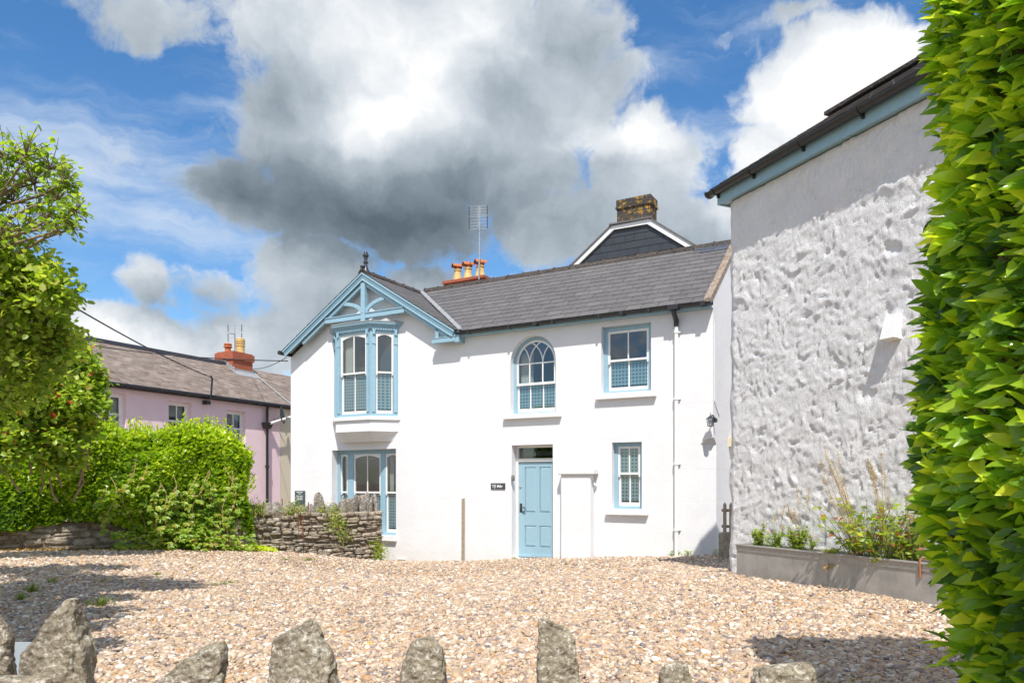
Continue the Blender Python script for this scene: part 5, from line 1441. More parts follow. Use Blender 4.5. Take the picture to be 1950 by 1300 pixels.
# ------------------------------------------------------------------ long clipped hedge on its low wall
def hedge_line(t):
    """front line of the hedge, t 0 (left, beyond the frame) .. 1 (right end)"""
    a = at(-160, 1000, 11.4); b = at(484, 1000, 14.55)
    return a.x + (b.x - a.x) * t, a.y + (b.y - a.y) * t
def long_hedge():
    x0, y0 = hedge_line(0); x1, y1 = hedge_line(1)
    e = empty('clipped_hedge', (0, 0, 0)); tag(e, 'long bright green clipped hedge in front of the pink house', 'hedge')
    L = math.hypot(x1 - x0, y1 - y0); u = np.array([(x1 - x0) / L, (y1 - y0) / L]); nb = np.array([-u[1], u[0]]); depth = 1.5
    def top(s):   # height of the top along the hedge
        t = s / L
        return 2.62 + .10 * np.sin(s * 1.3) + .08 * np.sin(s * 3.1 + 1) - .45 * np.clip((t - .86) / .14, 0, 1) ** 2
    def bot(s):
        t = s / L; return .95 - .28 * t - .12 * np.sin(s * 2.0) - .30 * np.clip(1 - np.abs(t - .70) / .16, 0, 1)
    n1 = 25000
    s = rng.random(n1) * L; hh = rng.random(n1) ** .95; z = bot(s) + (top(s) - bot(s)) * hh
    roundt = np.clip((z - (top(s) - .5)) / .5, 0, 1) ** 2 * .35
    endr = np.clip((s - (L - .55)) / .55, 0, 1) ** 2 * .6
    bulge = .14 * np.sin(s * 1.7 + z * 2) + .10 * np.sin(s * 4.1 - z * 3.3)
    d = -.10 - bulge * .6 + roundt + endr + rng.exponential(.07, n1)
    P = np.stack([x0 + u[0] * s + nb[0] * d, y0 + u[1] * s + nb[1] * d, z], 1)
    Nf = np.tile(np.array([-nb[0], -nb[1], .25]), (n1, 1))
    n2 = 12000; s2 = rng.random(n2) * L; d2 = rng.random(n2) * depth
    z2 = top(s2) + rng.normal(0, .05, n2) - (np.abs(d2 - depth / 2) / (depth / 2)) ** 4 * .2
    P2 = np.stack([x0 + u[0] * s2 + nb[0] * d2, y0 + u[1] * s2 + nb[1] * d2, z2], 1); N2 = np.tile(np.array([0, 0, 1.0]), (n2, 1))
    n3 = 7000; d3 = rng.random(n3) * depth; z3 = .55 + rng.random(n3) * (2.15 - .55)
    s3 = L - .05 + .12 * np.sin(z3 * 3 + d3 * 4) - np.abs(z3 - 1.4) ** 2 * .12 - rng.exponential(.06, n3)
    P3 = np.stack([x0 + u[0] * s3 + nb[0] * d3, y0 + u[1] * s3 + nb[1] * d3, z3], 1); N3 = np.tile(np.array([u[0], u[1], .2]), (n3, 1))
    PP = np.concatenate([P, P2, P3]); NN = np.concatenate([Nf, N2, N3]); n = len(PP)
    up = np.array([0, 0, 1.0])
    D = NN * .55 + rng.normal(0, .55, (n, 3)) + up * .15
    S = .072 + .045 * rng.random(n)
    base = fbm_np(PP * 1.6, 3) * .9
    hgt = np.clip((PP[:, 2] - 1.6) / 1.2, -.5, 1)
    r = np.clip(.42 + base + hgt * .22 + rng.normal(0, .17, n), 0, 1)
    NR = unit(NN * 1.0 + rng.normal(0, .4, (n, 3)) + up * .75)
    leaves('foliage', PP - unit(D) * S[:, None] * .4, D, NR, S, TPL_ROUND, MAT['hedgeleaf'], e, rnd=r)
    # upright young shoots along the top
    B = MB(); LP = []; LD = []
    for i in range(430):
        s_ = random.random() * L; d_ = random.random() * depth * .8; zt = float(top(np.array([s_]))[0]) - .06; h = random.uniform(.08, .34) * (1 if random.random() < .8 else 1.35)
        p0 = Vector((x0 + u[0] * s_ + nb[0] * d_, y0 + u[1] * s_ + nb[1] * d_, zt)); lean = Vector((random.gauss(0, .12), random.gauss(0, .12), 1))
        p1 = p0 + lean * h; B.tube([p0, p0.lerp(p1, .5), p1], .004, 3, cap=False)
        for k in range(int(h / .028)):
            t = k * .028 / h; a = random.random() * 6.28; LP.append(p0.lerp(p1, t)); LD.append((math.cos(a), math.sin(a), .7))
    for i in range(60):
        z_ = random.uniform(1.2, 2.4); d_ = random.random() * depth; p0 = Vector((x0 + u[0] * (L - .08) + nb[0] * d_, y0 + u[1] * (L - .08) + nb[1] * d_, z_))
        h = random.uniform(.1, .28); p1 = p0 + Vector((u[0] * .55, u[1] * .55, .8)) * h; B.tube([p0, p1], .004, 3, cap=False)
        for k in range(int(h / .03)):
            a = random.random() * 6.28; LP.append(p0.lerp(p1, k * .03 / h)); LD.append((math.cos(a), math.sin(a), .7))
    B.build('shoots', MAT['greenstem'], e)
    LP = np.array([tuple(p) for p in LP]); LD = np.array(LD); m = len(LP)
    leaves('shoot_leaves', LP, LD + rng.normal(0, .2, (m, 3)), np.tile(up, (m, 1)) + rng.normal(0, .4, (m, 3)), .045 + .03 * rng.random(m), TPL_ROUND, MAT['hedgeleaf'], e, rnd=np.clip(.7 + rng.normal(0, .18, m), 0, 1))
    # added solid core against seeing through, inner shade put in as dark colour
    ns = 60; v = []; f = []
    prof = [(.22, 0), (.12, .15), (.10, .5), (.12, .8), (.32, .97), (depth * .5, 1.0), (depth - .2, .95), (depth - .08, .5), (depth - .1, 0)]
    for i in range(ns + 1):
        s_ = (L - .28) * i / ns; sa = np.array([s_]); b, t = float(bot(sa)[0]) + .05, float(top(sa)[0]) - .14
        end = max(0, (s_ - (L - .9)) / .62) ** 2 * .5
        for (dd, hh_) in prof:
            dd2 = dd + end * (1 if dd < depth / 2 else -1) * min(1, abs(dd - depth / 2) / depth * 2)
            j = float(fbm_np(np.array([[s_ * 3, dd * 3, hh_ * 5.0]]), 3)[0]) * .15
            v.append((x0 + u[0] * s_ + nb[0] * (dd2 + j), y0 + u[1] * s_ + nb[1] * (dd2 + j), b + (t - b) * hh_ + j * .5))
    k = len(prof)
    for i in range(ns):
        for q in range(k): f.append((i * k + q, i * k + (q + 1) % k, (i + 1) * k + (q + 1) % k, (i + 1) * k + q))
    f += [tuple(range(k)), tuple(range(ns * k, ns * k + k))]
    B = MB(); B.add(v, f); B.build('dark_core', MAT['hedgecore'], e)
    return x0, y0, u, nb, L
HG = long_hedge()

# ------------------------------------------------------------------ rubble walls
def stone_tpl(n=4):
    bm = bmesh.new(); bmesh.ops.create_cube(bm, size=2.0); bmesh.ops.subdivide_edges(bm, edges=bm.edges, cuts=2, use_grid_fill=True)
    V = np.array([tuple(v.co) for v in bm.verts]); Fc = np.array([[v.index for v in f.verts] for f in bm.faces]); bm.free()
    r = (np.abs(V) ** 7).sum(1) ** (1 / 7); V = V / r[:, None]
    return V, Fc
STV, STF = stone_tpl()
def rubble(name, parent, A, Bp, zb, zt, thick, mat, hmin=.035, hmax=.11, lmin=.10, lmax=.34, both_ends=True, proud=.03, core=-.012):
    """stones laid in rough courses along a wall from A to Bp (2-D), zb/zt functions of distance along it"""
    A = np.array(A); Bp = np.array(Bp); L = np.linalg.norm(Bp - A); u = (Bp - A) / L; nrm = np.array([u[1], -u[0]])
    Vs = []; Fs = []; Rs = []; base = 0
    def put(c, ax, half, r):
        nonlocal base
        a = random.gauss(0, .06); V = STV * (1 + rng.normal(0, .10, STV.shape)) + rng.normal(0, .05, STV.shape)
        V = V * np.array(half)[None]; ca, sa = math.cos(a), math.sin(a)
        V = np.stack([V[:, 0] * ca - V[:, 2] * sa, V[:, 1], V[:, 0] * sa + V[:, 2] * ca], 1)
        W_ = np.array([c[0], c[1], c[2]])[None] + V[:, :1] * np.array([ax[0], ax[1], 0])[None] + V[:, 1:2] * np.array([-ax[1], ax[0], 0])[None] + V[:, 2:] * np.array([0, 0, 1])[None]
        Vs.append(W_); Fs.append(STF + base); Rs.append(np.full(len(STF), r)); base += len(STV)
    # courses that wander and break
    s_cols = []
    z0min = min(zb(0), zb(L), zb(L / 2)) - .05
    lanes = 0; zc = z0min
    while zc < max(zt(0), zt(L), zt(L / 2)):
        h = random.uniform(hmin, hmax); s = -random.random() * .2
        while s < L:
            l = random.uniform(lmin, lmax) * (1.0 if h < .08 else .8); c = s + l / 2
            wob = .04 * math.sin(c * 2.3 + lanes) + .03 * math.sin(c * 5.1 + lanes * 2)
            z = zc + h / 2 + wob
            hh = h * random.uniform(.75, 1.05)
            if 0 < c < L and zb(c) - .08 < z < zt(c) - h * .25:
                if random.random() < .18:
                    for q in (-1, 1): put((A[0] + u[0] * c + nrm[0] * (proud * random.uniform(.2, 1)), A[1] + u[1] * c + nrm[1] * (proud * random.uniform(.2, 1)), z + q * hh * .25), u, (l / 2 * .95, .07, hh * .24), random.random())
                else:
                    pr = proud * random.uniform(0, 1); put((A[0] + u[0] * c + nrm[0] * pr, A[1] + u[1] * c + nrm[1] * pr, z), u, (l / 2 * .96, .08, hh / 2 * .95), random.random())
            s += l + random.uniform(.0, .012)
        if both_ends:
            for (pt, sgn) in ((A, -1), (Bp, 1)):
                w = -.02
                while w < thick - .05:
                    l = random.uniform(.12, .25); c = (pt[0] - nrm[0] * (w + l / 2) + u[0] * sgn * .01, pt[1] - nrm[1] * (w + l / 2) + u[1] * sgn * .01)
                    ss = 0 if sgn < 0 else L
                    if zb(ss) - .08 < zc + h / 2 < zt(ss) - h * .3: put((c[0], c[1], zc + h / 2), (-nrm[0], -nrm[1]), (l / 2, .06, h / 2 * .93), random.random())
                    w += l
        zc += h * .93; lanes += 1
    o = np_obj(name, np.concatenate(Vs), np.concatenate(Fs), mat, parent, rnd=np.concatenate(Rs), smooth=False)
    # earth-mortared core
    B = MB(); n = 24; v = []; f = []
    for i in range(n + 1):
        s = L * i / n; zz = (zb(s) - .3, zt(s) - .015)
        for (off, z) in ((core, zz[0]), (core, zz[1]), (-thick, zz[1]), (-thick, zz[0])):
            v.append((A[0] + u[0] * s + nrm[0] * off, A[1] + u[1] * s + nrm[1] * off, z))
    for i in range(n):
        for k in range(4): f.append((4 * i + k, 4 * i + (k + 1) % 4, 4 * i + 4 + (k + 1) % 4, 4 * i + 4 + k))
    f += [(0, 1, 2, 3), (4 * n + 3, 4 * n + 2, 4 * n + 1, 4 * n)]
    B.add(v, f); B.build('mortar_core', MAT['mortar'], parent)
    return o
def rock(name, parent, prof, mat, depth, loc, rz=0.0, amp=.02, seg=40, rows=36, fr=9, seed=0, label=None, lean=0.0):
    """upright stone from a silhouette profile [(height, left, right)], real thickness 'depth'"""
    prof = sorted(prof); zs = [p[0] for p in prof]; lf = [p[1] for p in prof]; rt = [p[2] for p in prof]
    V = []; 
    for i in range(rows + 1):
        t = i / rows; z = zs[0] + (zs[-1] - zs[0]) * t; a = np.interp(z, zs, lf); b = np.interp(z, zs, rt); c = (a + b) / 2; w = (b - a) / 2
        top_ = min(1, math.sqrt(max(1e-4, 1 - t ** 6))) if i < rows else .35
        dd = depth / 2 * (.55 + .45 * (1 - t)) * max(.3, top_)
        for k in range(seg):
            q = 2 * math.pi * k / seg; cx, sx = math.cos(q), math.sin(q)
            pw = .72
            V.append((c + w * math.copysign(abs(cx) ** pw, cx), dd * math.copysign(abs(sx) ** pw, sx) + lean * t, z))
    V.append(((lf[-1] + rt[-1]) / 2, lean, zs[-1] + .004)); V = np.array(V)
    Q = V * fr + seed * 13.7
    rid = np.abs(fbm_np(Q * np.array([1.4, 1.4, .55]) + 40, 4)) * 2
    nrm = V - np.array([0, 0, 0]); nn = V.copy(); nn[:, 0] -= np.interp(V[:, 2], zs, [(x + y) / 2 for x, y in zip(lf, rt)]); nn[:, 1] -= lean * (V[:, 2] - zs[0]) / (zs[-1] - zs[0]); nn[:, 2] = 0; nn = unit(nn)
    dsp = fbm_np(Q * .6, 5) * amp * 1.1 + fbm_np(Q * 2.3 + 5, 4) * amp * .9 - np.clip(.16 - rid, 0, 1) * amp * 3.0 + fbm_np(Q * 6, 3) * amp * .35
    for _ in range(26):
        aa = rng.random() * 6.283; pn = np.array([math.cos(aa) * .22, math.copysign(.6 + .4 * rng.random(), math.sin(aa)), rng.normal(.0, .10)]); pn /= np.linalg.norm(pn); pr_ = V @ pn; d_ = np.quantile(pr_, rng.uniform(.84, .98)); V = V - np.clip(pr_ - d_, 0, None)[:, None] * pn[None] * .92
    V = V + nn * dsp[:, None]; V[:, 2] += fbm_np(Q * 1.5 + 90, 3) * amp * .8 * np.clip((V[:, 2] - zs[0]) / (zs[-1] - zs[0]), 0, 1)
    f = []
    for i in range(rows):
        for k in range(seg): f.append((i * seg + k, i * seg + (k + 1) % seg, (i + 1) * seg + (k + 1) % seg, (i + 1) * seg + k))
    f4 = np.array(f); top = rows * seg; ctr = len(V) - 1
    cap = np.array([(top + k, top + (k + 1) % seg, ctr, ctr) for k in range(seg)])
    me = bpy.data.meshes.new(name); me.from_pydata([tuple(v) for v in V], [], [tuple(x) for x in f] + [(top + k, top + (k + 1) % seg, ctr) for k in range(seg)])
    a = me.attributes.new('rnd', 'FLOAT', 'FACE'); a.data.foreach_set('value', np.full(len(me.polygons), random.random(), dtype=np.float32))
    me.polygons.foreach_set('use_smooth', [True] * len(me.polygons)); me.materials.append(mat); me.update()
    o = bpy.data.objects.new(name, me); col.objects.link(o); o.parent = parent; o.location = loc; o.rotation_euler = (0, 0, rz)
    if label: tag(o, label)
    return o

# stone wall between the hedge and the cottage
def yard_wall():
    e = empty('rubble_stone_wall', at(600, 1058, 15.6)); tag(e, 'grey-brown rubble stone wall with jagged upright coping in front of the white cottage', 'wall')
    inv = -e.location
    A = at(440, 1048, 14.72); Bq = at(722, 1068, 16.3); A2, B2 = (A.x, A.y), (Bq.x, Bq.y); L = math.hypot(Bq.x - A.x, Bq.y - A.y); u = Vector((Bq.x - A.x, Bq.y - A.y)) / L
    zb = lambda s: gz(A.x + u.x * s, A.y + u.y * s) - .02
    zt = lambda s: 1.02 + (.985 - 1.02) * s / L
    o1 = rubble('stonework', e, A2, B2, zb, zt, .5, MAT['stone'], core=.03)
    rot = math.atan2(u.y, u.x)
    for ch in list(e.children): ch.location = inv
    s = .05; i = 0
    pxs = [452, 474, 492, 512, 531, 551, 568, 584, 600, 616, 632, 650, 668, 686, 704, 716]
    tall = {8: .42, 9: .30, 2: .22, 3: .26, 5: .28, 6: .30, 10: .40, 11: .34, 12: .33, 13: .36, 14: .30, 15: .38}
    s = .04; i = 0
    while s < L - .02:
        t = s / L; h = (.15 + .19 * t) * random.uniform(.6, 1.2); w = random.uniform(.12, .32)
        if .52 < t < .60: h = .42
        if s > L - .25: h, w = .40, .17
        for row in (0, 1):
            off = -.12 - row * .2; hh = h * (1 if row == 0 else random.uniform(.8, 1.1)); ww = w * random.uniform(.85, 1.15)
            cx = A.x + u.x * (s + w / 2) + u.y * off * 1.0; cy = A.y + u.y * (s + w / 2) - u.x * off * 1.0
            sh = random.uniform(-.04, .04); k = random.random()
            if k < .4: pf = [(-.05, -ww / 2, ww / 2), (hh * .5, -ww * .46, ww * .46), (hh * .85, -ww * .25 + sh, ww * .3 + sh), (hh, -ww * .06 + sh, ww * .10 + sh)]
            elif k < .7: pf = [(-.05, -ww / 2, ww / 2), (hh * .6, -ww * .5, ww * .48), (hh * .9, -ww * .40, ww * .36), (hh, -ww * .25, ww * .15)]
            else: pf = [(-.05, -ww / 2, ww / 2), (hh * .4, -ww * .48, ww * .5), (hh * .8, -ww * .1, ww * .45), (hh, ww * .18, ww * .36)]
            r = rock('coping_stone', e, pf, MAT['copestone'], .16, Vector((cx, cy, zt(s) - .01)) + inv, rot + random.gauss(0, .5), amp=.035, seg=14, rows=9, seed=i, fr=9, lean=random.gauss(0, .04))
        s += w * .86; i += 1
yard_wall()
# square gate post behind the wall end
def post():
    p = at(691, 980, 16.9); e = MB(); w = .085; zt = at(691, 941, 16.9).z - gz(p.x, p.y)
    e.prism_xy([(-w, -w), (w, -w), (w, w), (-w, w)], -.2, zt - .07); e.prism_xy([(-w, -w), (w, -w), (w, w), (-w, w)], zt - .07, zt, [(-.02, -.02), (.02, -.02), (.02, .02), (-.02, .02)])
    o = e.build('gate_post', MAT['coping']); o.location = (p.x, p.y, gz(p.x, p.y)); o.rotation_euler = (0, 0, H.rot); tag(o, 'square pointed stone post behind the jagged wall coping', 'post')
post()
# low wall beneath the long hedge
def low_wall():
    x0, y0, u, nb, L = HG
    e = empty('low_stone_wall', (x0, y0, 0)); tag(e, 'low stone retaining wall beneath the long hedge', 'wall')
    A = (x0 + nb[0] * .16, y0 + nb[1] * .16); Bq = (x0 + u[0] * (L - .1) + nb[0] * .16, y0 + u[1] * (L - .1) + nb[1] * .16)
    zb = lambda s: gz(A[0] + u[0] * s, A[1] + u[1] * s) - .02
    zt = lambda s: zb(s) + .42 + .25 * s / L
    rubble('stonework', e, A, Bq, zb, zt, .5, MAT['stone'], hmin=.09, hmax=.17, lmin=.22, lmax=.55, both_ends=False, proud=.012, core=.055)
    for ch in e.children: ch.location = (-x0, -y0, 0)
low_wall()
# ------------------------------------------------------------------ branching foliage in clusters
def branchy(parent, hub, clusters, leaf_mat, twig_mat, nleaf, lsize, tpl, r_hub=.05, tw=26, bias=(0, 0, .25), twig_r=.006, base=.45, redden=0.0, droop=0.0, hang=0.0, names=('branches', 'leaves'), leaf_spread=.025, every=None):
    B = MB(); LP = []; LD = []; LR = []
    for (c, r, dens) in clusters:
        c = Vector(c); h = Vector(hub(c) if callable(hub) else hub)
        m = h.lerp(c, .55) + Vector((random.gauss(0, .15), random.gauss(0, .15), random.gauss(0, .1) + .1)) * min(1, (c - h).length)
        pts = [h * (1 - t) ** 2 + m * 2 * t * (1 - t) + c * t * t for t in [i / 7 for i in range(8)]]
        for i in range(1, 7): pts[i] += Vector((random.gauss(0, .02), random.gauss(0, .02), random.gauss(0, .02)))
        tubes_np(B, pts, r_hub * .5, twig_r * 1.6, 5)
        k = int(tw * dens)
        for _ in range(k):
            d = Vector((random.gauss(0, 1), random.gauss(0, 1), random.gauss(0, 1))).normalized() + Vector(bias)
            e = c + d * r * random.uniform(.45, 1.12); st = c + (c - e) * random.uniform(-.35, .15)
            mid = st.lerp(e, .5) + Vector((random.gauss(0, .12), random.gauss(0, .12), .12 - droop)) * r
            e = e + Vector((0, 0, -hang * random.random()))
            tp = [st * (1 - t) ** 2 + mid * 2 * t * (1 - t) + e * t * t for t in (0, .25, .5, .75, 1)]
            tubes_np(B, tp, twig_r, twig_r * .35, 3)
            nl = max(1, int(nleaf * random.uniform(.5, 1.4)))
            dirv = (e - st).normalized()
            for q in range(nl):
                t = random.uniform(.25, 1.0); p = st * (1 - t) ** 2 + mid * 2 * t * (1 - t) + e * t * t
                p = p + Vector((random.gauss(0, leaf_spread), random.gauss(0, leaf_spread), random.gauss(0, leaf_spread)))
                a = Vector((random.gauss(0, 1), random.gauss(0, 1), random.gauss(0, .7))).normalized()
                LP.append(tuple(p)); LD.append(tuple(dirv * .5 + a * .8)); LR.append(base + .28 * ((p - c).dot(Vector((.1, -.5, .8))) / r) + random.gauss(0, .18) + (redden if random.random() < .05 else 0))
    B.build(names[0], twig_mat, parent)
    LP = np.array(LP); LD = np.array(LD); m = len(LP)
    Nn = rng.normal(0, .5, (m, 3)) + np.array([0, -.2, 1.0])
    leaves(names[1], LP, LD, Nn, lsize * (.7 + .6 * rng.random(m)), tpl, leaf_mat, parent, rnd=np.clip(np.array(LR), 0, 1))
    return m
def C(px, py, Y, r, dens=1.0): return (tuple(at(px, py, Y)), r, dens)

def left_tree():
    t = empty('garden_tree', (-5.4, 6.5, gz(-5.4, 6.5))); tag(t, 'leafy tree with bare brown twigs at the left edge', 'tree')
    g = empty('tmp'); 
    hubp = Vector((-5.3, 6.4, 2.9))
    tr = MB(); b = Vector((-5.4, 6.5, .3)); tr.tube([b, b + Vector((.02, 0, .9)), b + Vector((-.03, -.05, 1.8)), hubp, hubp + Vector((.05, 0, 1.2))], [.14, .11, .10, .085, .04], 9)
    cl = [C(10, 300, 6.1, .26, .9), C(50, 300, 6.0, .24, .9), C(95, 320, 6.1, .20, .9), C(125, 345, 6.0, .15, .7), C(65, 350, 6.2, .30, 1.0), C(110, 380, 6.1, .24, .9), C(145, 405, 6.0, .14, .6), C(25, 385, 6.3, .34, 1.0),
          C(90, 420, 6.1, .24, .9), C(140, 435, 6.0, .13, .6), C(40, 440, 6.2, .30, .9), C(5, 340, 6.4, .34, 1), C(0, 450, 6.0, .26, .9), C(110, 440, 6.0, .18, .6)]
    cl2 = [C(15, 510, 6.2, .32, 1.4), C(60, 530, 6.3, .26, 1.2), C(100, 555, 6.2, .20, .9), C(122, 570, 6.2, .10, .4), C(50, 590, 6.4, .34, 1.5), C(95, 605, 6.6, .24, 1.1), C(5, 590, 6.2, .36, 1.4), C(70, 650, 6.6, .36, 1.5), C(25, 690, 6.5, .38, 1.6), C(110, 660, 6.7, .24, .9), C(0, 760, 6.5, .34, 1.2), C(60, 720, 6.7, .34, 1.2), C(-40, 640, 6.4, .5, 1.6)]
    off = []
    for (x, y, z, r) in [(-4.7, 5.9, 3.9, .5), (-5.2, 5.4, 4.3, .55), (-5.6, 6.1, 4.6, .6), (-5.8, 5.2, 3.8, .6), (-5.0, 4.7, 3.9, .45), (-6.2, 6.7, 4.2, .65), (-5.0, 5.3, 3.2, .5), (-5.6, 4.6, 3.3, .5), (-6.4, 5.6, 3.5, .6),
                       (-4.6, 5.0, 4.2, .35), (-6.0, 7.4, 3.6, .6), (-4.9, 4.1, 3.5, .35), (-5.5, 3.8, 3.3, .45), (-4.1, 4.3, 2.9, .35), (-4.5, 3.9, 3.0, .4), (-4.0, 4.9, 3.9, .28), (-5.2, 3.3, 3.0, .5), (-3.05, 3.25, 3.0, .34), (-3.5, 3.8, 3.1, .42), (-3.7, 4.4, 3.2, .42), (-4.2, 5.0, 3.1, .45), (-4.6, 5.7, 3.3, .42), (-3.3, 2.9, 2.8, .35), (-4.9, 6.5, 3.6, .42), (-5.6, 7.6, 3.9, .5), (-3.9, 4.1, 3.2, .45), (-4.4, 4.6, 3.3, .5), (-5.0, 6.0, 3.2, .5), (-3.4, 3.4, 2.7, .4), (-4.0, 3.4, 2.8, .45)]:
        off.append(((x, y, z), r, 2.2))
    loc = Vector(t.location)
    def loc_(l): return [(tuple(Vector(c) - loc), r, d) for c, r, d in l]
    tr.m = None
    to = tr.build('trunk', MAT['bark'], t, smooth=True)
    to.data.transform(Matrix.Translation(-loc))
    hub = tuple(hubp + Vector((0, 0, .3)) - loc)
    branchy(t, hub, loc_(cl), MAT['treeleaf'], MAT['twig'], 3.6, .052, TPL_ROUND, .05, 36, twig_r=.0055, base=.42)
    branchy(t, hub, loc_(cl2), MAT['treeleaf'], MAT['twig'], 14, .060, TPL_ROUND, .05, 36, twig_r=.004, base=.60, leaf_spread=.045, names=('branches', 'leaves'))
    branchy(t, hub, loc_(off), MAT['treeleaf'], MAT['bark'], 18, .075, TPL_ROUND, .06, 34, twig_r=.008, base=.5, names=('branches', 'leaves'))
    bpy.data.objects.remove(g)
left_tree()
def creeper():
    p0 = at(60, 1040, 10.6); t = empty('climbing_creeper', (p0.x, p0.y, gz(p0.x, p0.y))); loc = Vector(t.location)
    tag(t, 'tangled creeper with reddening leaves spilling over the left end of the hedge', 'climbing plant')
    L = [C(30, 700, 10.6, .42, 1.6), C(80, 670, 10.9, .38, 1.6), C(125, 650, 11.0, .28, 1.2), C(160, 680, 11.1, .34, 1.5), C(188, 715, 11.2, .24, 1.1), C(193, 760, 11.2, .22, 1.1), C(150, 750, 10.9, .42, 1.9), C(95, 745, 10.7, .45, 2.0), C(35, 765, 10.4, .5, 2.2), C(60, 830, 10.6, .45, 2.0), C(120, 815, 10.8, .42, 1.7),
         C(165, 815, 11.0, .28, 1.0), C(5, 830, 10.4, .5, 2.0), C(-40, 760, 10.2, .6, 2.0), C(-60, 860, 10.2, .6, 1.6), C(110, 870, 10.9, .25, .8), C(150, 870, 11.1, .2, .5), C(30, 640, 10.6, .4, 1.4), C(0, 600, 10.5, .4, 1.2)]
    L = [(tuple(Vector(c) - loc - Vector((.10, 0, 0))), r, d) for c, r, d in L]
    branchy(t, lambda c: (c.x * .7, c.y * .7 + .3, c.z * .55), L, MAT['creeperleaf'], MAT['twig'], 17, .085, TPL_ROUND, .035, 42, bias=(.15, -.25, .1), twig_r=.005, base=.55, redden=.08, droop=.25, hang=.12, leaf_spread=.05)
    # woody strands trailing down over the hedge face
creeper()
def trailing():
    """virginia creeper strands hanging over the hedge face and rooting at its foot"""
    x0, y0, u, nb, L = HG; e = empty('trailing_creeper', (x0, y0, 0)); tag(e, 'trailing creeper strands with pinkish stems hanging down the hedge face to the gravel', 'climbing plant')
    B = MB(); LP = []; LD = []
    for px in (205, 262, 290, 300, 330, 352, 362, 372, 388, 400, 410, 432, 186, 240, 318, 425):
        s = None
        # position along the hedge whose front shows at this column
        lo, hi = 0.0, L
        for _ in range(30):
            m = (lo + hi) / 2; X, Y = x0 + u[0] * m, y0 + u[1] * m
            if CX + F * X / Y < px: lo = m
            else: hi = m
        s = lo; gx, gy = x0 + u[0] * s, y0 + u[1] * s; g = gz(gx, gy)
        zt = random.uniform(1.4, 2.0); zb = g + (random.uniform(.03, .5) if px < 250 else random.uniform(.02, .3)); n = 12; pts = []
        ph = random.random() * 6
        for i in range(n + 1):
            t = i / n; z = zt + (zb - zt) * t; o = .20 + .10 * math.sin(t * 3 + ph) + .05 * t
            ss = s + .10 * math.sin(t * 7 + ph) - s * 0
            pts.append((u[0] * ss - nb[0] * o, u[1] * ss - nb[1] * o, z))
        tubes_np(B, pts, .007, .003, 4)
        for k in range(20 if px > 270 else 9):
            t = random.uniform(.1, 1); i = min(n - 1, int(t * n)); p = Vector(pts[i]).lerp(Vector(pts[i + 1]), t * n - i)
            a = random.random() * 6.28; a0 = Vector((-nb[0] * .7, -nb[1] * .7, -.5))
            c = p + Vector((random.gauss(0, .06), random.gauss(0, .05), random.gauss(0, .03)))
            for q in range(-2, 3): LP.append(tuple(c)); LD.append((a0.x + u[0] * q * .5, a0.y + u[1] * q * .5, a0.z - (2 - abs(q)) * .3))
    # leafy skirt at the foot
    for k in range(190):
        px = random.uniform(210, 480); sfrac = None
        lo, hi = 0.0, L
        for _ in range(18):
            m = (lo + hi) / 2
            if CX + F * (x0 + u[0] * m) / (y0 + u[1] * m) < px: lo = m
            else: hi = m
        s = lo; g = gz(x0 + u[0] * s, y0 + u[1] * s); h = random.random() ** 1.3 * (.75 if 280 < px < 400 else .3); o = .12 + random.random() * .38 * (1 - h)
        c = Vector((u[0] * s - nb[0] * o, u[1] * s - nb[1] * o, g + .05 + h))
        for q in range(-2, 3): LP.append(tuple(c)); LD.append((-nb[0] * .6 + u[0] * q * .5 + random.gauss(0, .2), -nb[1] * .6 + u[1] * q * .5, -.1 - (2 - abs(q)) * .15 + random.gauss(0, .2)))
    B.build('strands', MAT['drystem'], e); LP = np.array(LP); LD = np.array(LD); m = len(LP)
    leaves('leaves', LP, LD, np.tile(np.array([-nb[0] * .6, -nb[1] * .6, .8]), (m, 1)) + rng.normal(0, .3, (m, 3)), .06 + .05 * rng.random(m), TPL_SMALL, MAT['creeperleaf'], e, rnd=np.clip(rng.normal(.62, .22, m), 0, .97), wid=.8)
trailing()

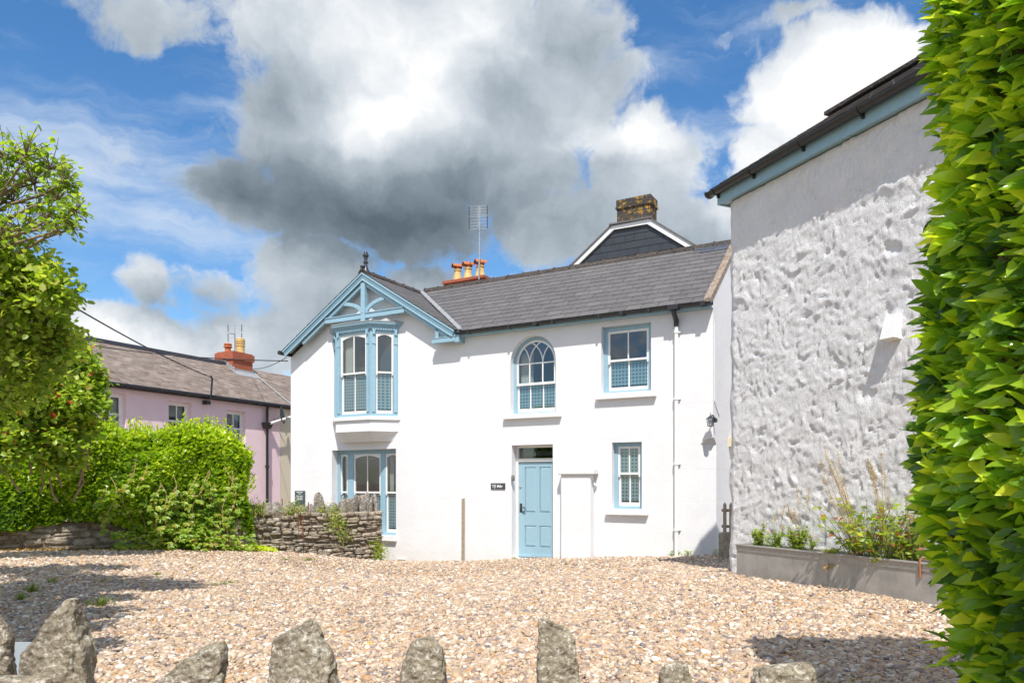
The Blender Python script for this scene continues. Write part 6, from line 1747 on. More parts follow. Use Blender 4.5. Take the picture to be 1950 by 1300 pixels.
# ------------------------------------------------------------------ tall laurel hedge on the right
def laurel():
    e = empty('laurel_hedge', (2.2, 2.0, .5)); tag(e, 'tall glossy laurel hedge filling the right edge close to the camera', 'hedge'); loc = np.array([2.2, 2.0, .5])
    def xf(y, z):
        taper = np.clip((1.35 - z) / .6, 0, 1.4) * .18
        return 1.655 + taper + .02 * np.sin(z * 3.3 + 1) + .025 * np.sin(z * 7.1) - .015 - .12 * np.exp(-((z - 1.85) / .45) ** 2) + .02 * np.clip(z - 3, 0, 1) + np.clip((y - 2.7) / .3, 0, 1) ** 2 * .18
    n = 8200; y = .75 + (3.0 - .75) * rng.random(n) ** .85; z = .45 + 3.45 * rng.random(n); d = rng.exponential(.055, n)
    x = xf(y, z) + d + .03 * np.sin(y * 11 + z * 5)
    P = np.stack([x, y, z], 1); D = np.stack([rng.normal(-.85, .3, n), rng.normal(.0, .5, n), rng.normal(.12, .42, n)], 1)
    Nn = np.stack([rng.normal(-.4, .4, n), rng.normal(-.95, .45, n), rng.normal(.8, .35, n)], 1)
    n2 = 900; x2 = 1.75 + rng.random(n2) * .5; z2 = .45 + 3.4 * rng.random(n2); y2 = 3.0 + rng.normal(0, .04, n2) - (x2 - 1.75) * 0
    P = np.concatenate([P, np.stack([x2, y2, z2], 1)]); D = np.concatenate([D, np.stack([rng.normal(-.3, .4, n2), np.full(n2, .8), rng.normal(.1, .4, n2)], 1)]); Nn = np.concatenate([Nn, np.stack([rng.normal(0, .3, n2), rng.normal(.3, .3, n2), np.full(n2, 1.0)], 1)])
    n3 = 1500; x3 = 1.65 + rng.random(n3) * 1.2; y3 = .75 + 2.2 * rng.random(n3); z3 = 3.9 + rng.normal(0, .05, n3)
    P = np.concatenate([P, np.stack([x3, y3, z3], 1)]); D = np.concatenate([D, np.stack([rng.normal(-.2, .5, n3), rng.normal(0, .5, n3), np.full(n3, .5)], 1)]); Nn = np.concatenate([Nn, rng.normal(0, .3, (n3, 3)) + np.array([0, 0, 1.0])])
    m = len(P); S = .055 + .095 * rng.random(m) ** .8
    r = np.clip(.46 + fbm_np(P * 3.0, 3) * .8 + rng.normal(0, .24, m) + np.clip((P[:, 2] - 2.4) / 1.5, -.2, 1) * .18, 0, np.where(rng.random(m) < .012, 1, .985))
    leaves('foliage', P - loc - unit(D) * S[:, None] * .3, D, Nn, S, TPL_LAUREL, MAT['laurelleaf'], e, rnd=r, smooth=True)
    B = MB()
    for k in range(190):
        yy = random.uniform(.9, 2.9); zz = random.uniform(.4, 3.7); xx = float(xf(np.array([yy]), np.array([zz]))[0])
        p0 = Vector((xx + .35, yy - .05, zz - .18)); p1 = Vector((xx + .02, yy, zz)); B.tube([p0 - Vector(loc), (p0.lerp(p1, .5) + Vector((0, 0, -.03))) - Vector(loc), p1 - Vector(loc)], .005, 4, cap=False)
    for k in range(9): 
        yy = .9 + k * .24; B.tube([(2.0 - loc[0] + random.gauss(0, .05), yy - loc[1], -.1), (1.95 - loc[0], yy - loc[1] + .05, 1.4), (2.0 - loc[0], yy - loc[1], 3.2)], [.035, .028, .015], 7, cap=False)
    B.build('stems', MAT['bark'], e)
    # added opaque core behind the leaves, dark colour standing for shade inside
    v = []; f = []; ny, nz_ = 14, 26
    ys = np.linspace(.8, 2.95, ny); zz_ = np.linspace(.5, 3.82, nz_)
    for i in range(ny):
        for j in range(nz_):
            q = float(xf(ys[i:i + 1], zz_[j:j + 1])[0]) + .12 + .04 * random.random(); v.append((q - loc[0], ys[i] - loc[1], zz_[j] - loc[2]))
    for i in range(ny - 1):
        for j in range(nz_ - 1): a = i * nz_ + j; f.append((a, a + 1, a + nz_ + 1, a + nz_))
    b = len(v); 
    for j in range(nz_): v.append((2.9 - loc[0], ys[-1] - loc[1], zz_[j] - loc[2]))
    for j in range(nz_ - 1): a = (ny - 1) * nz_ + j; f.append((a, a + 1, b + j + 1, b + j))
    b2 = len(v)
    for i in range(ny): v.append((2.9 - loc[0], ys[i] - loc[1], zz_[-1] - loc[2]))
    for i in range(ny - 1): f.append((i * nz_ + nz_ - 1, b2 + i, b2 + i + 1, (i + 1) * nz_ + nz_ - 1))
    B = MB(); B.add(v, f); B.build('dark_core', MAT['hedgecore'], e)
laurel()

# ------------------------------------------------------------------ foreground wall with upright stones
MAT['forestone'] = m_stone('foreground_stone', [(.40, .33, .235), (.52, .45, .33), (.46, .39, .29)], lich=(.88, .83, .70), scale=24, orange=.0455, lfac=.85)
def fore_wall():
    Yw = 2.0; e = empty('foreground_rubble_wall', (0, Yw, .5)); tag(e, 'lichened stone wall in the foreground topped with jagged upright stones', 'wall')
    zw = .92
    A, Bq = (-2.1, Yw - .12), (2.0, Yw - .12)
    rubble('stonework', e, A, Bq, lambda s: .48, lambda s: zw, .42, MAT['forestone'], hmin=.05, hmax=.12, lmin=.12, lmax=.3)
    for ch in e.children: ch.location = (0, -Yw, -.5)
    stones = [
        ('blunt pale stone cut off by the left edge', [(1172, -60, 2), (1190, -70, 17), (1215, -75, 23), (1240, -80, 22), (1290, -85, 27), (1330, -85, 30)], 1.95, .13),
        ('tall pointed pale stone, the largest of the row', [(1140, 126, 150), (1160, 108, 155), (1180, 95, 156), (1200, 83, 160), (1225, 64, 171), (1250, 48, 175), (1300, 42, 171), (1340, 38, 172)], 1.9, .17),
        ('low slanting brown wedge of stone', [(1222, 405, 429), (1238, 378, 430), (1255, 352, 430), (1275, 325, 428), (1300, 298, 426), (1340, 290, 424)], 2.0, .13),
        ('dark broad stone with a knobbly peak', [(1181, 580, 600), (1192, 570, 608), (1203, 540, 612), (1215, 524, 615), (1240, 518, 632), (1270, 515, 643), (1300, 513, 650), (1340, 513, 655)], 1.95, .15),
        ('small squarish stone with a white lichen spot', [(1215, 796, 830), (1225, 780, 840), (1245, 771, 847), (1270, 765, 850), (1300, 761, 853), (1340, 760, 855)], 2.05, .13),
        ('narrow upright slab standing taller than its neighbours', [(1176, 1027, 1036), (1186, 1027, 1062), (1200, 1027, 1084), (1220, 1026, 1094), (1260, 1024, 1100), (1300, 1022, 1104), (1340, 1020, 1106)], 1.95, .10),
        ('low rounded speckled stone', [(1259, 1280, 1300), (1266, 1262, 1314), (1285, 1257, 1317), (1300, 1253, 1318), (1340, 1250, 1322)], 2.0, .11),
        ('low flat-topped pale block', [(1262, 1500, 1546), (1272, 1438, 1548), (1290, 1430, 1550), (1340, 1428, 1552)], 2.05, .14),
        ('low stone just showing between the left-hand stones', [(1286, -10, 60), (1292, -20, 90), (1340, -20, 100)], 1.85, .12),
    ]
    for i, (lab, pf, Y, dp) in enumerate(stones):
        c = sum((a + b) / 2 for _, a, b in pf) / len(pf); o = at(c, 1340, Y)
        prof = [(at(c, y, Y).z - o.z, (a - c) / F * Y, (b - c) / F * Y) for y, a, b in pf]
        r = rock('coping_stone', e, prof, MAT['forestone'], dp, (o.x, o.y - Yw, o.z - .5), 0.0, amp=.014, seg=84, rows=80, fr=19, seed=i + 3, label=lab)
fore_wall()
def grey_panel():
    p = at(48, 1255, 2.35); B = MB(); B.m = Matrix.Rotation(math.radians(-12), 4, 'X'); B.box(-.06, .02, -.008, .008, -.12, .055)
    o = B.build('stone_slab', m_simple('blue_grey_slate_slab', (.27, .31, .33), .6, var=.08), bevel=.002); o.location = p; tag(o, 'smooth blue-grey slab behind the tall pointed foreground stone', 'slab')
grey_panel()

# ------------------------------------------------------------------ galvanised trough and its plants
def m_trough():
    m = Mat('weathered_galvanised'); n = m.noise(3.0, 8, 0.65); c = m.ramp(n, [(.3, (.29, .275, .25)), (.5, (.41, .39, .36)), (.7, (.50, .47, .43))])
    s = m.noise(9, 6, .7, vec=m.mapping(scale=(1, 1, .25))); c = m.mix(m.ramp(s, [(.55, 0.0), (.75, .5)]), c, (.17, .15, .13))
    r = m.noise(18, 5, .7); c = m.mix(m.ramp(r, [(.68, 0.0), (.74, .6)]), c, (.28, .13, .06))
    m.set(c, .65, .35, .4); m.bump(m.noise(35, 5), .3, .004); return m.m
TF0, TF1 = at(1403, 1095, 8.97), at(1797, 1158, 6.475)
def trough():
    d = Vector((TF1.x - TF0.x, TF1.y - TF0.y)); L = d.length; rz = math.atan2(d.y, d.x)
    e = empty('water_trough', (TF0.x, TF0.y, 0), rz); tag(e, 'long weathered galvanised trough planter against the rough white wall', 'trough')
    mt = m_trough(); w = .28; zt0, zt1 = .863, .885; z0 = .40
    B = MB()
    def slab(y0, y1, xa=0, xb=L): B.hexa([(xa, y0, z0), (xb, y0, z0), (xb, y1, z0), (xa, y1, z0), (xa, y0, zt0 + (zt1 - zt0) * xa / L), (xb, y0, zt0 + (zt1 - zt0) * xb / L), (xb, y1, zt0 + (zt1 - zt0) * xb / L), (xa, y1, zt0 + (zt1 - zt0) * xa / L)])
    slab(0, .012); slab(w - .012, w); slab(.0125, w - .0125, 0, .012); slab(.0125, w - .0125, L - .012, L)
    B.build('body', mt, e)
    Rm = MB(); Rm.tube([(0, -.008, zt0 - .008), (L, -.008, zt1 - .008)], .014, 8); Rm.tube([(0, w, zt0 - .008), (L, w, zt1 - .008)], .014, 8); Rm.box(0, .02, -.01, w, zt0 - .02, zt0 + .004); Rm.box(L - .02, L, -.01, w, zt1 - .02, zt1 + .004)
    Rm.hexa([(0, -.0085, zt0 - .075), (L, -.0085, zt1 - .075), (L, -.0005, zt1 - .075), (0, -.0005, zt0 - .075), (0, -.0085, zt0 - .02), (L, -.0085, zt1 - .02), (L, -.0005, zt1 - .02), (0, -.0005, zt0 - .02)])
    xm = L * .52; 
    Rm.build('rim', m_simple('rim_zinc', (.38, .36, .33), .5, metal=.4, var=.2), e)
    sm = MB()
    sm.box(xm - .010, xm + .010, -.004, -.0003, .41, .80)
    for i in range(22): z = .42 + i * .0165; sm.box(xm - .004, xm + .004, -.0065, -.0038, z, z + .008)
    sm.build('seam', mt, e)
    k = int(L / .16)
    for i in range(k): x = .06 + i * .16; z = zt0 + (zt1 - zt0) * x / L - .05; rv = MB(); rv.box(x - .006, x + .006, -.0125, -.009, z - .006, z + .006); rv.build('rivet', mt, e)
    st = MB(); x = L - .22; st.tube([(x, -.012, zt1 - .14), (x, -.014, zt1 + .02), (x + .03, .06, zt1 + .065), (x + .05, .16, zt1 + .06)], .012, 6); st.build('strap', m_simple('rust', (.30, .12, .05), .85, var=.3), e, smooth=True)
    so = MB(); so.hexa([(.013, .013, z0 + .1), (L - .013, .013, z0 + .1), (L - .013, w - .013, z0 + .1), (.013, w - .013, z0 + .1), (.013, .013, zt0 - .06), (L - .013, .013, zt1 - .06), (L - .013, w - .013, zt1 - .06), (.013, w - .013, zt0 - .06)])
    so.build('soil', m_simple('soil', (.06, .045, .03), .95, spec=.1, var=.4), e)
    return e, L, rz
TRO = trough()
def herb(px, lab, stems, height, spread, lean=(0, 0), lsz=.05, nl=10, dry=0, dry_h=.5, name='trough_plant', red=0.0, base=.45, zoff=0.0, fallx=0.0):
    """a clump growing in the trough at the column px"""
    e0, L, rz = TRO
    # find the trough point at this column
    lo, hi = 0.0, 1.0
    for _ in range(30):
        m = (lo + hi) / 2; q = TF0.lerp(TF1, m)
        if CX + F * q.x / q.y < px: lo = m
        else: hi = m
    q = TF0.lerp(TF1, lo); z = .80 + .05 * lo + zoff
    inw = Vector((-math.sin(rz), math.cos(rz))) * .12; e = empty(name, (q.x + inw.x, q.y + inw.y, z)); tag(e, lab, 'plant', 'plants growing in the trough')
    B = MB(); LP = []; LD = []; LR = []
    for i in range(stems):
        a = random.random() * 6.28; s = random.random() ** .5 * spread; h = height * random.uniform(.55, 1.1)
        end = Vector((math.cos(a) * s + lean[0], math.sin(a) * s * .6 + lean[1], h)); mid = end * .5 + Vector((random.gauss(0, .03), random.gauss(0, .03), h * .12)); st = Vector((math.cos(a) * s * .25, math.sin(a) * s * .15, 0))
        fn = lambda t: st * (1 - t) ** 2 + mid * 2 * t * (1 - t) + end * t * t
        tubes_np(B, [fn(t) for t in (0, .25, .5, .75, 1)], .004, .002, 4)
        for k in range(nl):
            t = random.uniform(.12, 1); p = fn(t); b = random.random() * 6.28
            LP.append(tuple(p + Vector((random.gauss(0, .01),) * 3))); LD.append((math.cos(b), math.sin(b), random.uniform(-.5, .7))); LR.append(random.gauss(base + .12, .2) + (red if random.random() < .07 else 0))
    B.build('stems', MAT['greenstem'], e)
    LP = np.array(LP); LD = np.array(LD); m = len(LP)
    leaves('leaves', LP, LD, rng.normal(0, .45, (m, 3)) + np.array([-.2, -.3, 1.0]), lsz * (.6 + .7 * rng.random(m)), TPL_SMALL, MAT['herbleaf'], e, rnd=np.clip(np.array(LR), 0, .99), wid=.85)
    if dry:
        B = MB()
        for i in range(dry):
            a = random.random() * 6.28; h = dry_h * random.uniform(.6, 1.15); end = Vector((lean[0] * 1.6 + fallx * random.uniform(.5, 1.1) + random.gauss(0, .06), lean[1] + random.gauss(0, .05), h)); mid = end * .5 + Vector((random.gauss(0, .03), 0, h * .10))
            fn = lambda t: mid * 2 * t * (1 - t) + end * t * t
            tubes_np(B, [fn(t) for t in (0, .2, .4, .6, .8, 1)], .0035, .0018, 4)
            dr = (end - mid).normalized()
            for k in range(26):     # feathery seed head
                t = random.uniform(.68, 1.0); p = fn(t); o = Vector((random.gauss(0, 1), random.gauss(0, 1), random.gauss(.2, 1))).normalized() * random.uniform(.02, .055) * (1.2 - t * .5)
                B.tube([p, p + o], .0016, 3, cap=False); B.add([p + o, p + o + Vector((.008, 0, .003)), p + o + Vector((.003, .003, .009))], [(0, 1, 2)])
        B.build('seed_heads', MAT['drystem'], e)
herb(1433, 'small green clump at the far left end of the trough', 15, .28, .11, (-.02, 0), .05, 16, 1, .34)
herb(1462, 'green clump with a dry plume, second from the trough end', 13, .24, .10, (0, 0), .048, 14, 3, .48)
herb(1505, 'bushy green clump with a tall pale plume left of the trough seam', 24, .30, .14, (0, 0), .05, 16, 5, .68, fallx=-.03)
herb(1530, 'thin yellowing sprig next to the trough seam', 6, .20, .08, (.03, 0), .045, 8, 1, .35)
herb(1568, 'low yellow-green plant drooping over the trough rim', 12, .10, .14, (-.05, -.16), .045, 12, 5, -.10, base=.62)
herb(1625, 'large leafy clump with yellow-green leaves and long brown seed stems', 34, .58, .50, (-.12, -.03), .072, 10, 12, 1.0, fallx=-.22, red=.4, base=.55)
herb(1672, 'large plant with red flowers and arching stems beside the laurel hedge', 34, .58, .50, (.0, -.03), .068, 10, 9, .95, fallx=-.12, red=.55, base=.52)
herb(1712, 'twiggy green plant at the right end of the trough', 28, .45, .24, (.0, .02), .055, 15, 5, .75, red=.5)
herb(1650, 'trailing brown grassy stems hanging down the trough front', 10, .03, .12, (-.02, -.17), .045, 10, 7, -.22, base=.6)

# ------------------------------------------------------------------ ground cover, tufts, leaves
def blades(B, n, r, h, w=.004):
    for i in range(n):
        a = random.random() * 6.28; s = random.random() * r; l = h * random.uniform(.4, 1.1); o = Vector((math.cos(a) * s, math.sin(a) * s, 0)); t = Vector((math.cos(a) * l * .5 + random.gauss(0, l * .2), math.sin(a) * l * .5 + random.gauss(0, l * .2), l * .9)); sd_ = Vector((-t.y, t.x, 0)).normalized() * w
        B.add([o - sd_, o + sd_, o + t * .55 + sd_ * .7 + Vector((0, 0, .1 * l)), o + t * .55 - sd_ * .7 + Vector((0, 0, .1 * l)), o + t], [(0, 1, 2, 3), (3, 2, 4)])
MAT['grass'] = m_leaf('grass_blade', [(0, (.08, .13, .02)), (.6, (.17, .24, .03)), (1, (.36, .34, .10))], .5, .35)
TUFTS = [(532, 1150, .12, .10, 'tuft of grass in the shaded gravel near the large pointed stone'), (60, 1128, .06, .12, 'small upright weed in the shaded gravel at the left'), (100, 1112, .05, .10, 'small weed left of the tree shadow fingers'),
         (40, 1142, .04, .08, 'tiny weed nearest the left edge'), (192, 1110, .10, .05, 'low grass patch beside the tree shadow'), (300, 1096, .05, .05, 'tiny green weed between the shadow and the stone wall'), (408, 1116, .14, .045, 'left half of a low strip of grass in the open gravel'), (440, 1113, .13, .055, 'right half of a low strip of grass in the open gravel'),
         (544, 1068, .14, .06, 'grass tuft at the foot of the stone wall, left'), (587, 1067, .16, .06, 'grass tuft at the foot of the stone wall, right'), (498, 1136, .03, .03, 'tiny sprout alone in the middle gravel')]
def ground_hit(px, py):
    lo, hi = 2.5, 25.0
    for _ in range(40):
        m = (lo + hi) / 2; p = at(px, py, m)
        if p.z > gz(p.x, p.y): lo = m
        else: hi = m
    p = at(px, py, lo); return Vector((p.x, p.y, gz(p.x, p.y)))
for i, (px, py, r, h, lab) in enumerate(TUFTS):
    if px == 532: px = 190; py = 1152
    p = ground_hit(px, py); B = MB(); blades(B, int(40 + r * 500), r, h); o = B.build('grass_tuft', MAT['grass']); o.location = p + Vector((0, 0, .005)); tag(o, lab, 'grass', 'weeds in the gravel')
for i, (px, lab) in enumerate(((980, 'weedy moss by the left side of the doorstep'), (1279, 'small weed left of the downpipe foot'), (1291, 'small weed right of the downpipe foot'), (1310, 'small weed on the white wall base between downpipe and corner'), (1363, 'weed at the foot of the cottage corner'))):
    s, z = H.L(px, 1058, .05); w = H.W(s, -.06, 0); B = MB(); n = 12
    B.tube([(0, 0, 0), (.01, 0, .08)], .003, 4); b = B.build('wall_weed', MAT['greenstem']); b.location = (w.x, w.y, gz(w.x, w.y)); tag(b, lab, 'weed', 'weeds at the cottage wall base')
    LP = np.array([(random.gauss(0, .03), random.gauss(0, .02), random.uniform(.01, .10 if i else .04)) for _ in range(26)]); LD = rng.normal(0, 1, (26, 3)); LD[:, 2] = np.abs(LD[:, 2]) * .5
    leaves('leaves', LP, LD, np.tile(np.array([0, -.5, 1.0]), (26, 1)), .025 + .015 * rng.random(26), TPL_ROUND, MAT['herbleaf'], b, rnd=np.clip(rng.normal(.5, .2, 26), 0, .9))
def ground_cover():
    LP = []; LD = []
    for _ in range(1500):
        px = random.uniform(395, 525); t = (px - 395) / 130; p = at(px, 1048 + 3 * random.random(), 14.35 + .55 * t + random.gauss(0, .18)); g = gz(p.x, p.y)
        LP.append((p.x, p.y, g + abs(random.gauss(0, .09)) * (1.15 - t) + .02)); LD.append((random.gauss(0, 1), random.gauss(-.3, 1), random.uniform(-.1, .8)))
    LP = np.array(LP); LD = np.array(LD); m = len(LP)
    o = leaves('ground_cover', LP, LD, rng.normal(0, .3, (m, 3)) + np.array([0, -.3, 1.0]), .05 + .05 * rng.random(m), TPL_SMALL, MAT['hedgeleaf'], None, rnd=np.clip(rng.normal(.82, .12, m), 0, 1), wid=.9)
    tag(o, 'bright green ground cover creeping along the foot of hedge and stone wall', 'ground cover', kind='stuff')
ground_cover()
def wall_growth(name, lab, items, mat=None):
    """(px, py, Y, radius, count) leafy patches on the yard wall"""
    e = None; LP = []; LD = []
    B = MB()
    c0 = at(*items[0][:3])
    for px, py, Y, r, n in items:
        c = at(px, py, Y) - c0
        for _ in range(n):
            d = Vector((random.gauss(0, .5), random.gauss(0, .25), random.gauss(0, .5))) * r; LP.append(tuple(c + d)); LD.append((random.gauss(0, 1), random.gauss(-.5, .6), random.gauss(.1, .8)))
        for _ in range(n // 8):
            d = Vector((random.gauss(0, .6), random.gauss(0, .2), random.gauss(0, .6))) * r; B.tube([c, c + d * .6, c + d], .003, 3, cap=False)
    e = empty(name, c0); tag(e, lab, 'plant'); B.build('stems', MAT['drystem'], e); LP = np.array(LP); LD = np.array(LD); m = len(LP)
    leaves('leaves', LP, LD, rng.normal(0, .4, (m, 3)) + np.array([0, -.6, .8]), .022 + .02 * rng.random(m), TPL_ROUND, mat or MAT['creeperleaf'], e, rnd=np.clip(rng.normal(.6, .22, m), 0, .9))
wall_growth('wall_creeper', 'dry brownish creeper patch on the middle of the stone wall', [(636, 978, 15.66, .22, 190), (645, 1000, 15.7, .22, 160), (655, 1020, 15.75, .2, 110), (632, 1000, 15.62, .15, 60)])
wall_growth('wall_weed', 'brown-green weed bush at the right foot of the stone wall', [(718, 1045, 16.2, .22, 330), (722, 1058, 16.2, .2, 200), (712, 1035, 16.15, .15, 90)])
wall_growth('wall_weed', 'pale green plant on the left end of the stone wall top', [(480, 968, 14.8, .2, 200), (495, 966, 14.9, .15, 110), (462, 972, 14.75, .15, 110)], MAT['herbleaf'])
wall_growth('wall_weed', 'low yellowish moss row among the coping stones', [(560, 970, 15.3, .18, 120), (575, 970, 15.4, .15, 80), (610, 970, 15.6, .12, 50), (545, 971, 15.2, .15, 60)], MAT['herbleaf'])
def dock(px, py, Y, h, lab):
    o = at(px, py, Y); B = MB(); B.tube([(0, 0, -h / 2), (.01, 0, h / 2)], .006, 4)
    for _ in range(60): z = random.uniform(-h * .2, h / 2); a = random.random() * 6.28; B.add([(0, 0, z), (.016 * math.cos(a), .016 * math.sin(a), z + .012), (.006, 0, z + .02)], [(0, 1, 2)])
    b = B.build('dock_stem', m_simple('rusty_seed', (.25, .07, .025), .9, var=.3)); b.location = o; tag(b, lab, 'weed stem', 'rusty dock stems in front of the stone wall')
dock(577, 1005, 15.05, .50, 'rusty dock stem, tallest and rightmost of those before the stone wall'); dock(568, 1000, 15.0, .40, 'rusty dock stem in the middle of those before the stone wall'); dock(587, 968, 15.2, .26, 'rusty stem rising by the wall coping'); dock(537, 960, 15.0, .22, 'thin rusty stem above the left part of the wall coping')
YL = m_leaf('yellow_leaf', [(0, (.75, .48, .02)), (1, (.60, .30, .03))], .5, .2)
for (px, py, s, a, lab) in ((704, 1232, .055, .4, 'large yellow fallen leaf on the gravel behind the dark broad stone'), (1228, 1190, .045, 2.0, 'curled yellow fallen leaf right of the narrow upright slab'), (1157, 1258, .03, 1.0, 'small yellow-green fallen leaf right of the narrow upright slab'), (970, 1228, .03, 3.0, 'small brown fallen leaf left of the narrow upright slab'), (360, 1190, .035, 0.3, 'orange fallen leaf on the sunlit gravel below the tree shadow'), (1399, 1284, .03, 1.2, 'yellowish fallen leaf between the two low foreground stones')):
    p = ground_hit(px, py); V, Fq = TPL_LAUREL
    B = MB(); B.m = Matrix.Rotation(a, 4, 'Z') @ Matrix.Rotation(.35, 4, 'X'); B.add([Vector(v) * s * Vector((1, 1, 1)).x for v in V * np.array([1.7, 1, 1.4])], [tuple(int(i) for i in f) for f in Fq]); o = B.build('fallen_leaf', YL); o.location = p + Vector((0, 0, .022)); tag(o, lab, 'leaf', 'fallen leaves on the gravel')

def leaf_litter():
    x0, y0, u, nb, L = HG; n = 1500; s = rng.random(n) * L; o = np.abs(rng.normal(0, .16, n)) + .0
    X = x0 + u[0] * s - nb[0] * o + nb[0] * .08; Y = y0 + u[1] * s - nb[1] * o + nb[1] * .08; Z = gzn_np(X, Y) + .018 + .02 * rng.random(n)
    D = rng.normal(0, 1, (n, 3)); D[:, 2] *= .25
    m = m_leaf('litter_leaf', [(0, (.16, .09, .04)), (.5, (.34, .18, .06)), (.8, (.55, .33, .08)), (1, (.20, .24, .05))], .7, .15)
    o_ = leaves('leaf_litter', np.stack([X, Y, Z], 1), D, np.tile(np.array([0, 0, 1.0]), (n, 1)) + rng.normal(0, .3, (n, 3)), .03 + .03 * rng.random(n), TPL_ROUND, m, None, rnd=rng.random(n))
    tag(o_, 'brown and orange dead leaves along the foot of the low stone wall', 'leaf litter', kind='stuff')
leaf_litter()
# ------------------------------------------------------------------ fittings on and around the cottage
def text_mesh(s, size, mat, parent, loc, ext=.001, shear=0.0, sx=1.0, align='CENTER', bold=0.0):
    cu = bpy.data.curves.new('lettering', 'FONT'); cu.body = s; cu.size = size; cu.extrude = ext; cu.align_x = align; cu.align_y = 'CENTER'; cu.shear = shear; cu.offset = bold
    t = bpy.data.objects.new('tmp_text', cu); col.objects.link(t); bpy.context.view_layer.update()
    me = bpy.data.meshes.new_from_object(t.evaluated_get(bpy.context.evaluated_depsgraph_get())); bpy.data.objects.remove(t)
    me.transform(Matrix.Scale(sx, 4, (1, 0, 0))); me.transform(Matrix.Rotation(math.radians(90), 4, 'X')); me.materials.clear(); me.materials.append(mat)
    o = bpy.data.objects.new('lettering', me); col.objects.link(o); o.parent = parent; o.location = loc; return o
def house_sign():
    s0, z1 = H.L(935.5, 919.5); s1, z0 = H.L(962.5, 931); c = ((s0 + s1) / 2, (z0 + z1) / 2); w = H.W(c[0], -.012, c[1]); hw, hh = (s1 - s0) / 2, (z1 - z0) / 2
    B = MB(); B.box(-hw, hw, -.01, .012, -hh, hh); o = B.build('house_sign', MAT['signslate'], bevel=.002); o.location = w; o.rotation_euler = (0, 0, H.rot); tag(o, 'small dark slate name sign with white gothic lettering left of the front door', 'sign')
    text_mesh('Tŷ Môr', hh * 1.35, MAT['lettering'], o, (-.01, -.013, -.004), sx=.95, bold=.002)
house_sign()
def letting_board():
    s0, z1 = H.L(563, 934); s1, _ = H.L(581.5, 934); z0 = z1 - .46; c = ((s0 + s1) / 2, (z0 + z1) / 2); w = H.W(c[0], -.02, c[1]); hw, hh = (s1 - s0) / 2, (z1 - z0) / 2
    B = MB(); B.box(-hw, hw, -.012, .02, -hh, hh); o = B.build('letting_board', MAT['signgreen'], bevel=.003); o.location = w; o.rotation_euler = (0, 0, H.rot); tag(o, 'dark green notice board with white lettering on the white wall behind the stone coping', 'sign')
    k = hh / .23
    for i, (tx, dx) in enumerate((('Holiday Cottages', 0), ('To Let', 0), ('Tŷ Môr   Sleeps 10', 0), ('Cottage  Sleeps 6', 0), ('Cottage  Sleeps 6', 0))):
        z = hh - .035 - (i + (.35 if i > 1 else 0)) * .042; text_mesh(tx, .040, MAT['lettering'], o, (0, -.014, z), sx=.75, bold=.001)
letting_board()
def door_light():
    s, z = H.L(978, 910, .0); w = H.W(s, -.03, z); B = MB(); B.m = Matrix.Rotation(0, 4, 'X')
    B.lathe([(.028, -.065), (.038, -.05), (.038, .03), (.032, .055), (.015, .068)], 0, 0, 0, 14); B.box(-.03, .03, 0, .03, -.055, .05)
    o = B.build('key_safe', m_simple('brushed_metal', (.30, .30, .28), .35, metal=.7), smooth=True); o.location = w; o.rotation_euler = (0, 0, H.rot); tag(o, 'small rounded metal wall unit between name sign and front door', 'wall fitting')
door_light()
def lantern():
    sx, z = H.L(1360, 800); s = H.L(1353, 803, .20)[0]; z = H.L(1353, 803, .20)[1]; w = H.W(s, -.20, z)
    e = empty('wall_lantern', w, H.rot); tag(e, 'black glazed wall lantern near the right corner of the cottage', 'lamp')
    B = MB(); r0, r1 = .062, .05
    sq = lambda r: [(r * math.cos(math.pi / 3 * k + .3), r * math.sin(math.pi / 3 * k + .3)) for k in range(6)]
    B.prism_xy(sq(.085), .055, .063); B.prism_xy(sq(.078), .063, .10, sq(.035)); B.prism_xy(sq(.035), .10, .115, sq(.02)); B.tube([(0, 0, .11), (0, 0, .15)], .007, 6); B.lathe([(.004, 0), (.012, .01), (.004, .022)], 0, 0, .145, 8)
    B.prism_xy(sq(.052), -.085, -.075)
    for k in range(6): a = sq(.066)[k]; b = sq(.05)[k]; B.tube([(a[0], a[1], .055), (b[0], b[1], -.08)], .0055, 5)
    B.build('cage', MAT['iron'], e)
    g = MB(); g.prism_xy(sq(.047), -.074, .054, sq(.062)); g.build('glass', MAT['glass'], e)
    bl = MB(); bl.lathe([(.012, 0), (.014, .03), (.028, .06), (.028, .08), (.012, .10)], 0, 0, -.06, 10); bl.build('bulb', MAT['white'], e, smooth=True)
    a = MB(); a.tube([(0, 0, .105), (.02, .06, .13), (.03, .12, .11), (.035, .17, .06)], .012, 8); a.prism_xz([(.0, .0), (.07, .0), (.085, .06), (.035, .10), (-.015, .06)], .17, .199); a.build('bracket', MAT['iron'], e)
lantern()
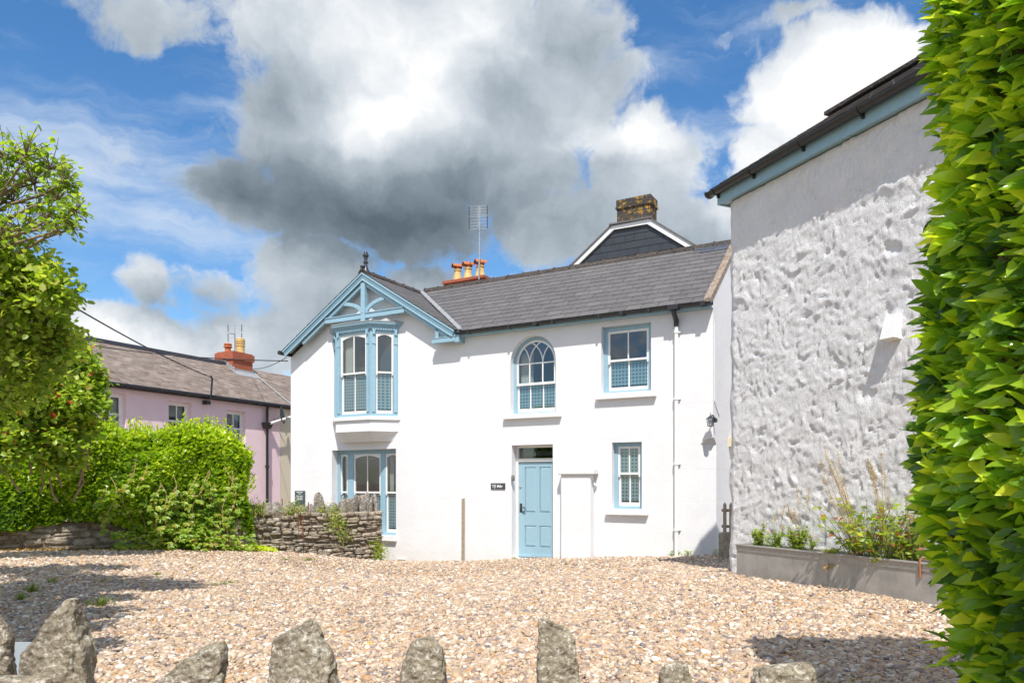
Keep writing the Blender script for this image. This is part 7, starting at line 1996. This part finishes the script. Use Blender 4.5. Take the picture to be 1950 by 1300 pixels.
def board_post():
    p = H.L(882, 1066, .04); w = H.W(p[0], -.05, 0); g = gz(w.x, w.y); top = H.L(883, 948, .04)[1]
    B = MB(); B.prism_xz([(-.03, -.2), (.028, -.2), (.036, top - g), (-.022, top - g - .03)], -.02, .02); o = B.build('wooden_post', MAT['wood']); o.location = (w.x, w.y, g); o.rotation_euler = (0, 0, H.rot - .12); tag(o, 'weathered wooden post standing against the white wall left of the door', 'post')
    for z in (.2, .5, .85, 1.05, 1.2): n = MB(); n.box(-.006, .006, -.023, -.0205, z, z + .015); n.build('nail', MAT['iron'], o)
board_post()
def gatelet():
    Y = 12.9; p = at(1385, 1010, Y); g = gz(p.x, p.y)
    B = MB(); B.box(-.15, .22, -.14, .16, -.15, at(1385, 1013, Y).z - g); o = B.build('stone_step', MAT['stone'], bevel=.025); o.location = (at(1388, 1010, Y).x, Y, g); o.rotation_euler = (0, 0, H.rot); tag(o, 'rough stone block in the gap between the cottage and the rough building', 'stone block')
    zt = at(1385, 1013, Y).z
    e = empty('picket_gate', (at(1377, 1010, Y).x, Y, zt), H.rot); tag(e, 'small weathered picket gate standing on the stone block', 'gate')
    for i in range(4):
        x = .03 + i * .105; k = MB(); k.prism_xz([(x - .028, .0), (x + .028, .0), (x + .028, .48), (x, .53), (x - .028, .48)], -.012, .008); k.build('picket', MAT['wood'], e)
    
    for z in (.08, .36): r = MB(); r.box(-.03, .42, .009, .03, z, z + .05); r.build('rail', MAT['wood'], e)
gatelet()
def meter():
    # cream box on the end wall with pipe below
    w = at(1388.5, 842, 14.9); B = MB(); B.box(-.12, .12, -.10, .02, -.09, .09); o = B.build('meter_box', m_simple('cream_plastic', (.66, .56, .36), .5, var=.1)); o.location = w; o.rotation_euler = (0, 0, H.rot + math.radians(90)); tag(o, 'small cream box on the cottage end wall beside the rough building', 'box')
meter()
def wall_cable():
    pts = []
    B = MB(); pts = [(.0 + .004, .30, H.L(1366, 610)[1])]
    z = [H.L(1366, 610)[1], H.L(1366, 762)[1], H.L(1370, 770)[1], H.L(1378, 778)[1]]
    B.tube([(.006, .08, z[0]), (.006, .08, z[1]), (.006, .16, z[2]), (.006, .45, z[3] - .1)], .006, 5); B.build('wall_cable', MAT['white'], house)
wall_cable()
def air_brick():
    s, z = H.L(765, 1063); B = MB(); B.box(s - .12, s + .10, -.015, .002, z - .02, z + .02); B.build('air_brick', MAT['sill'], house)
air_brick()
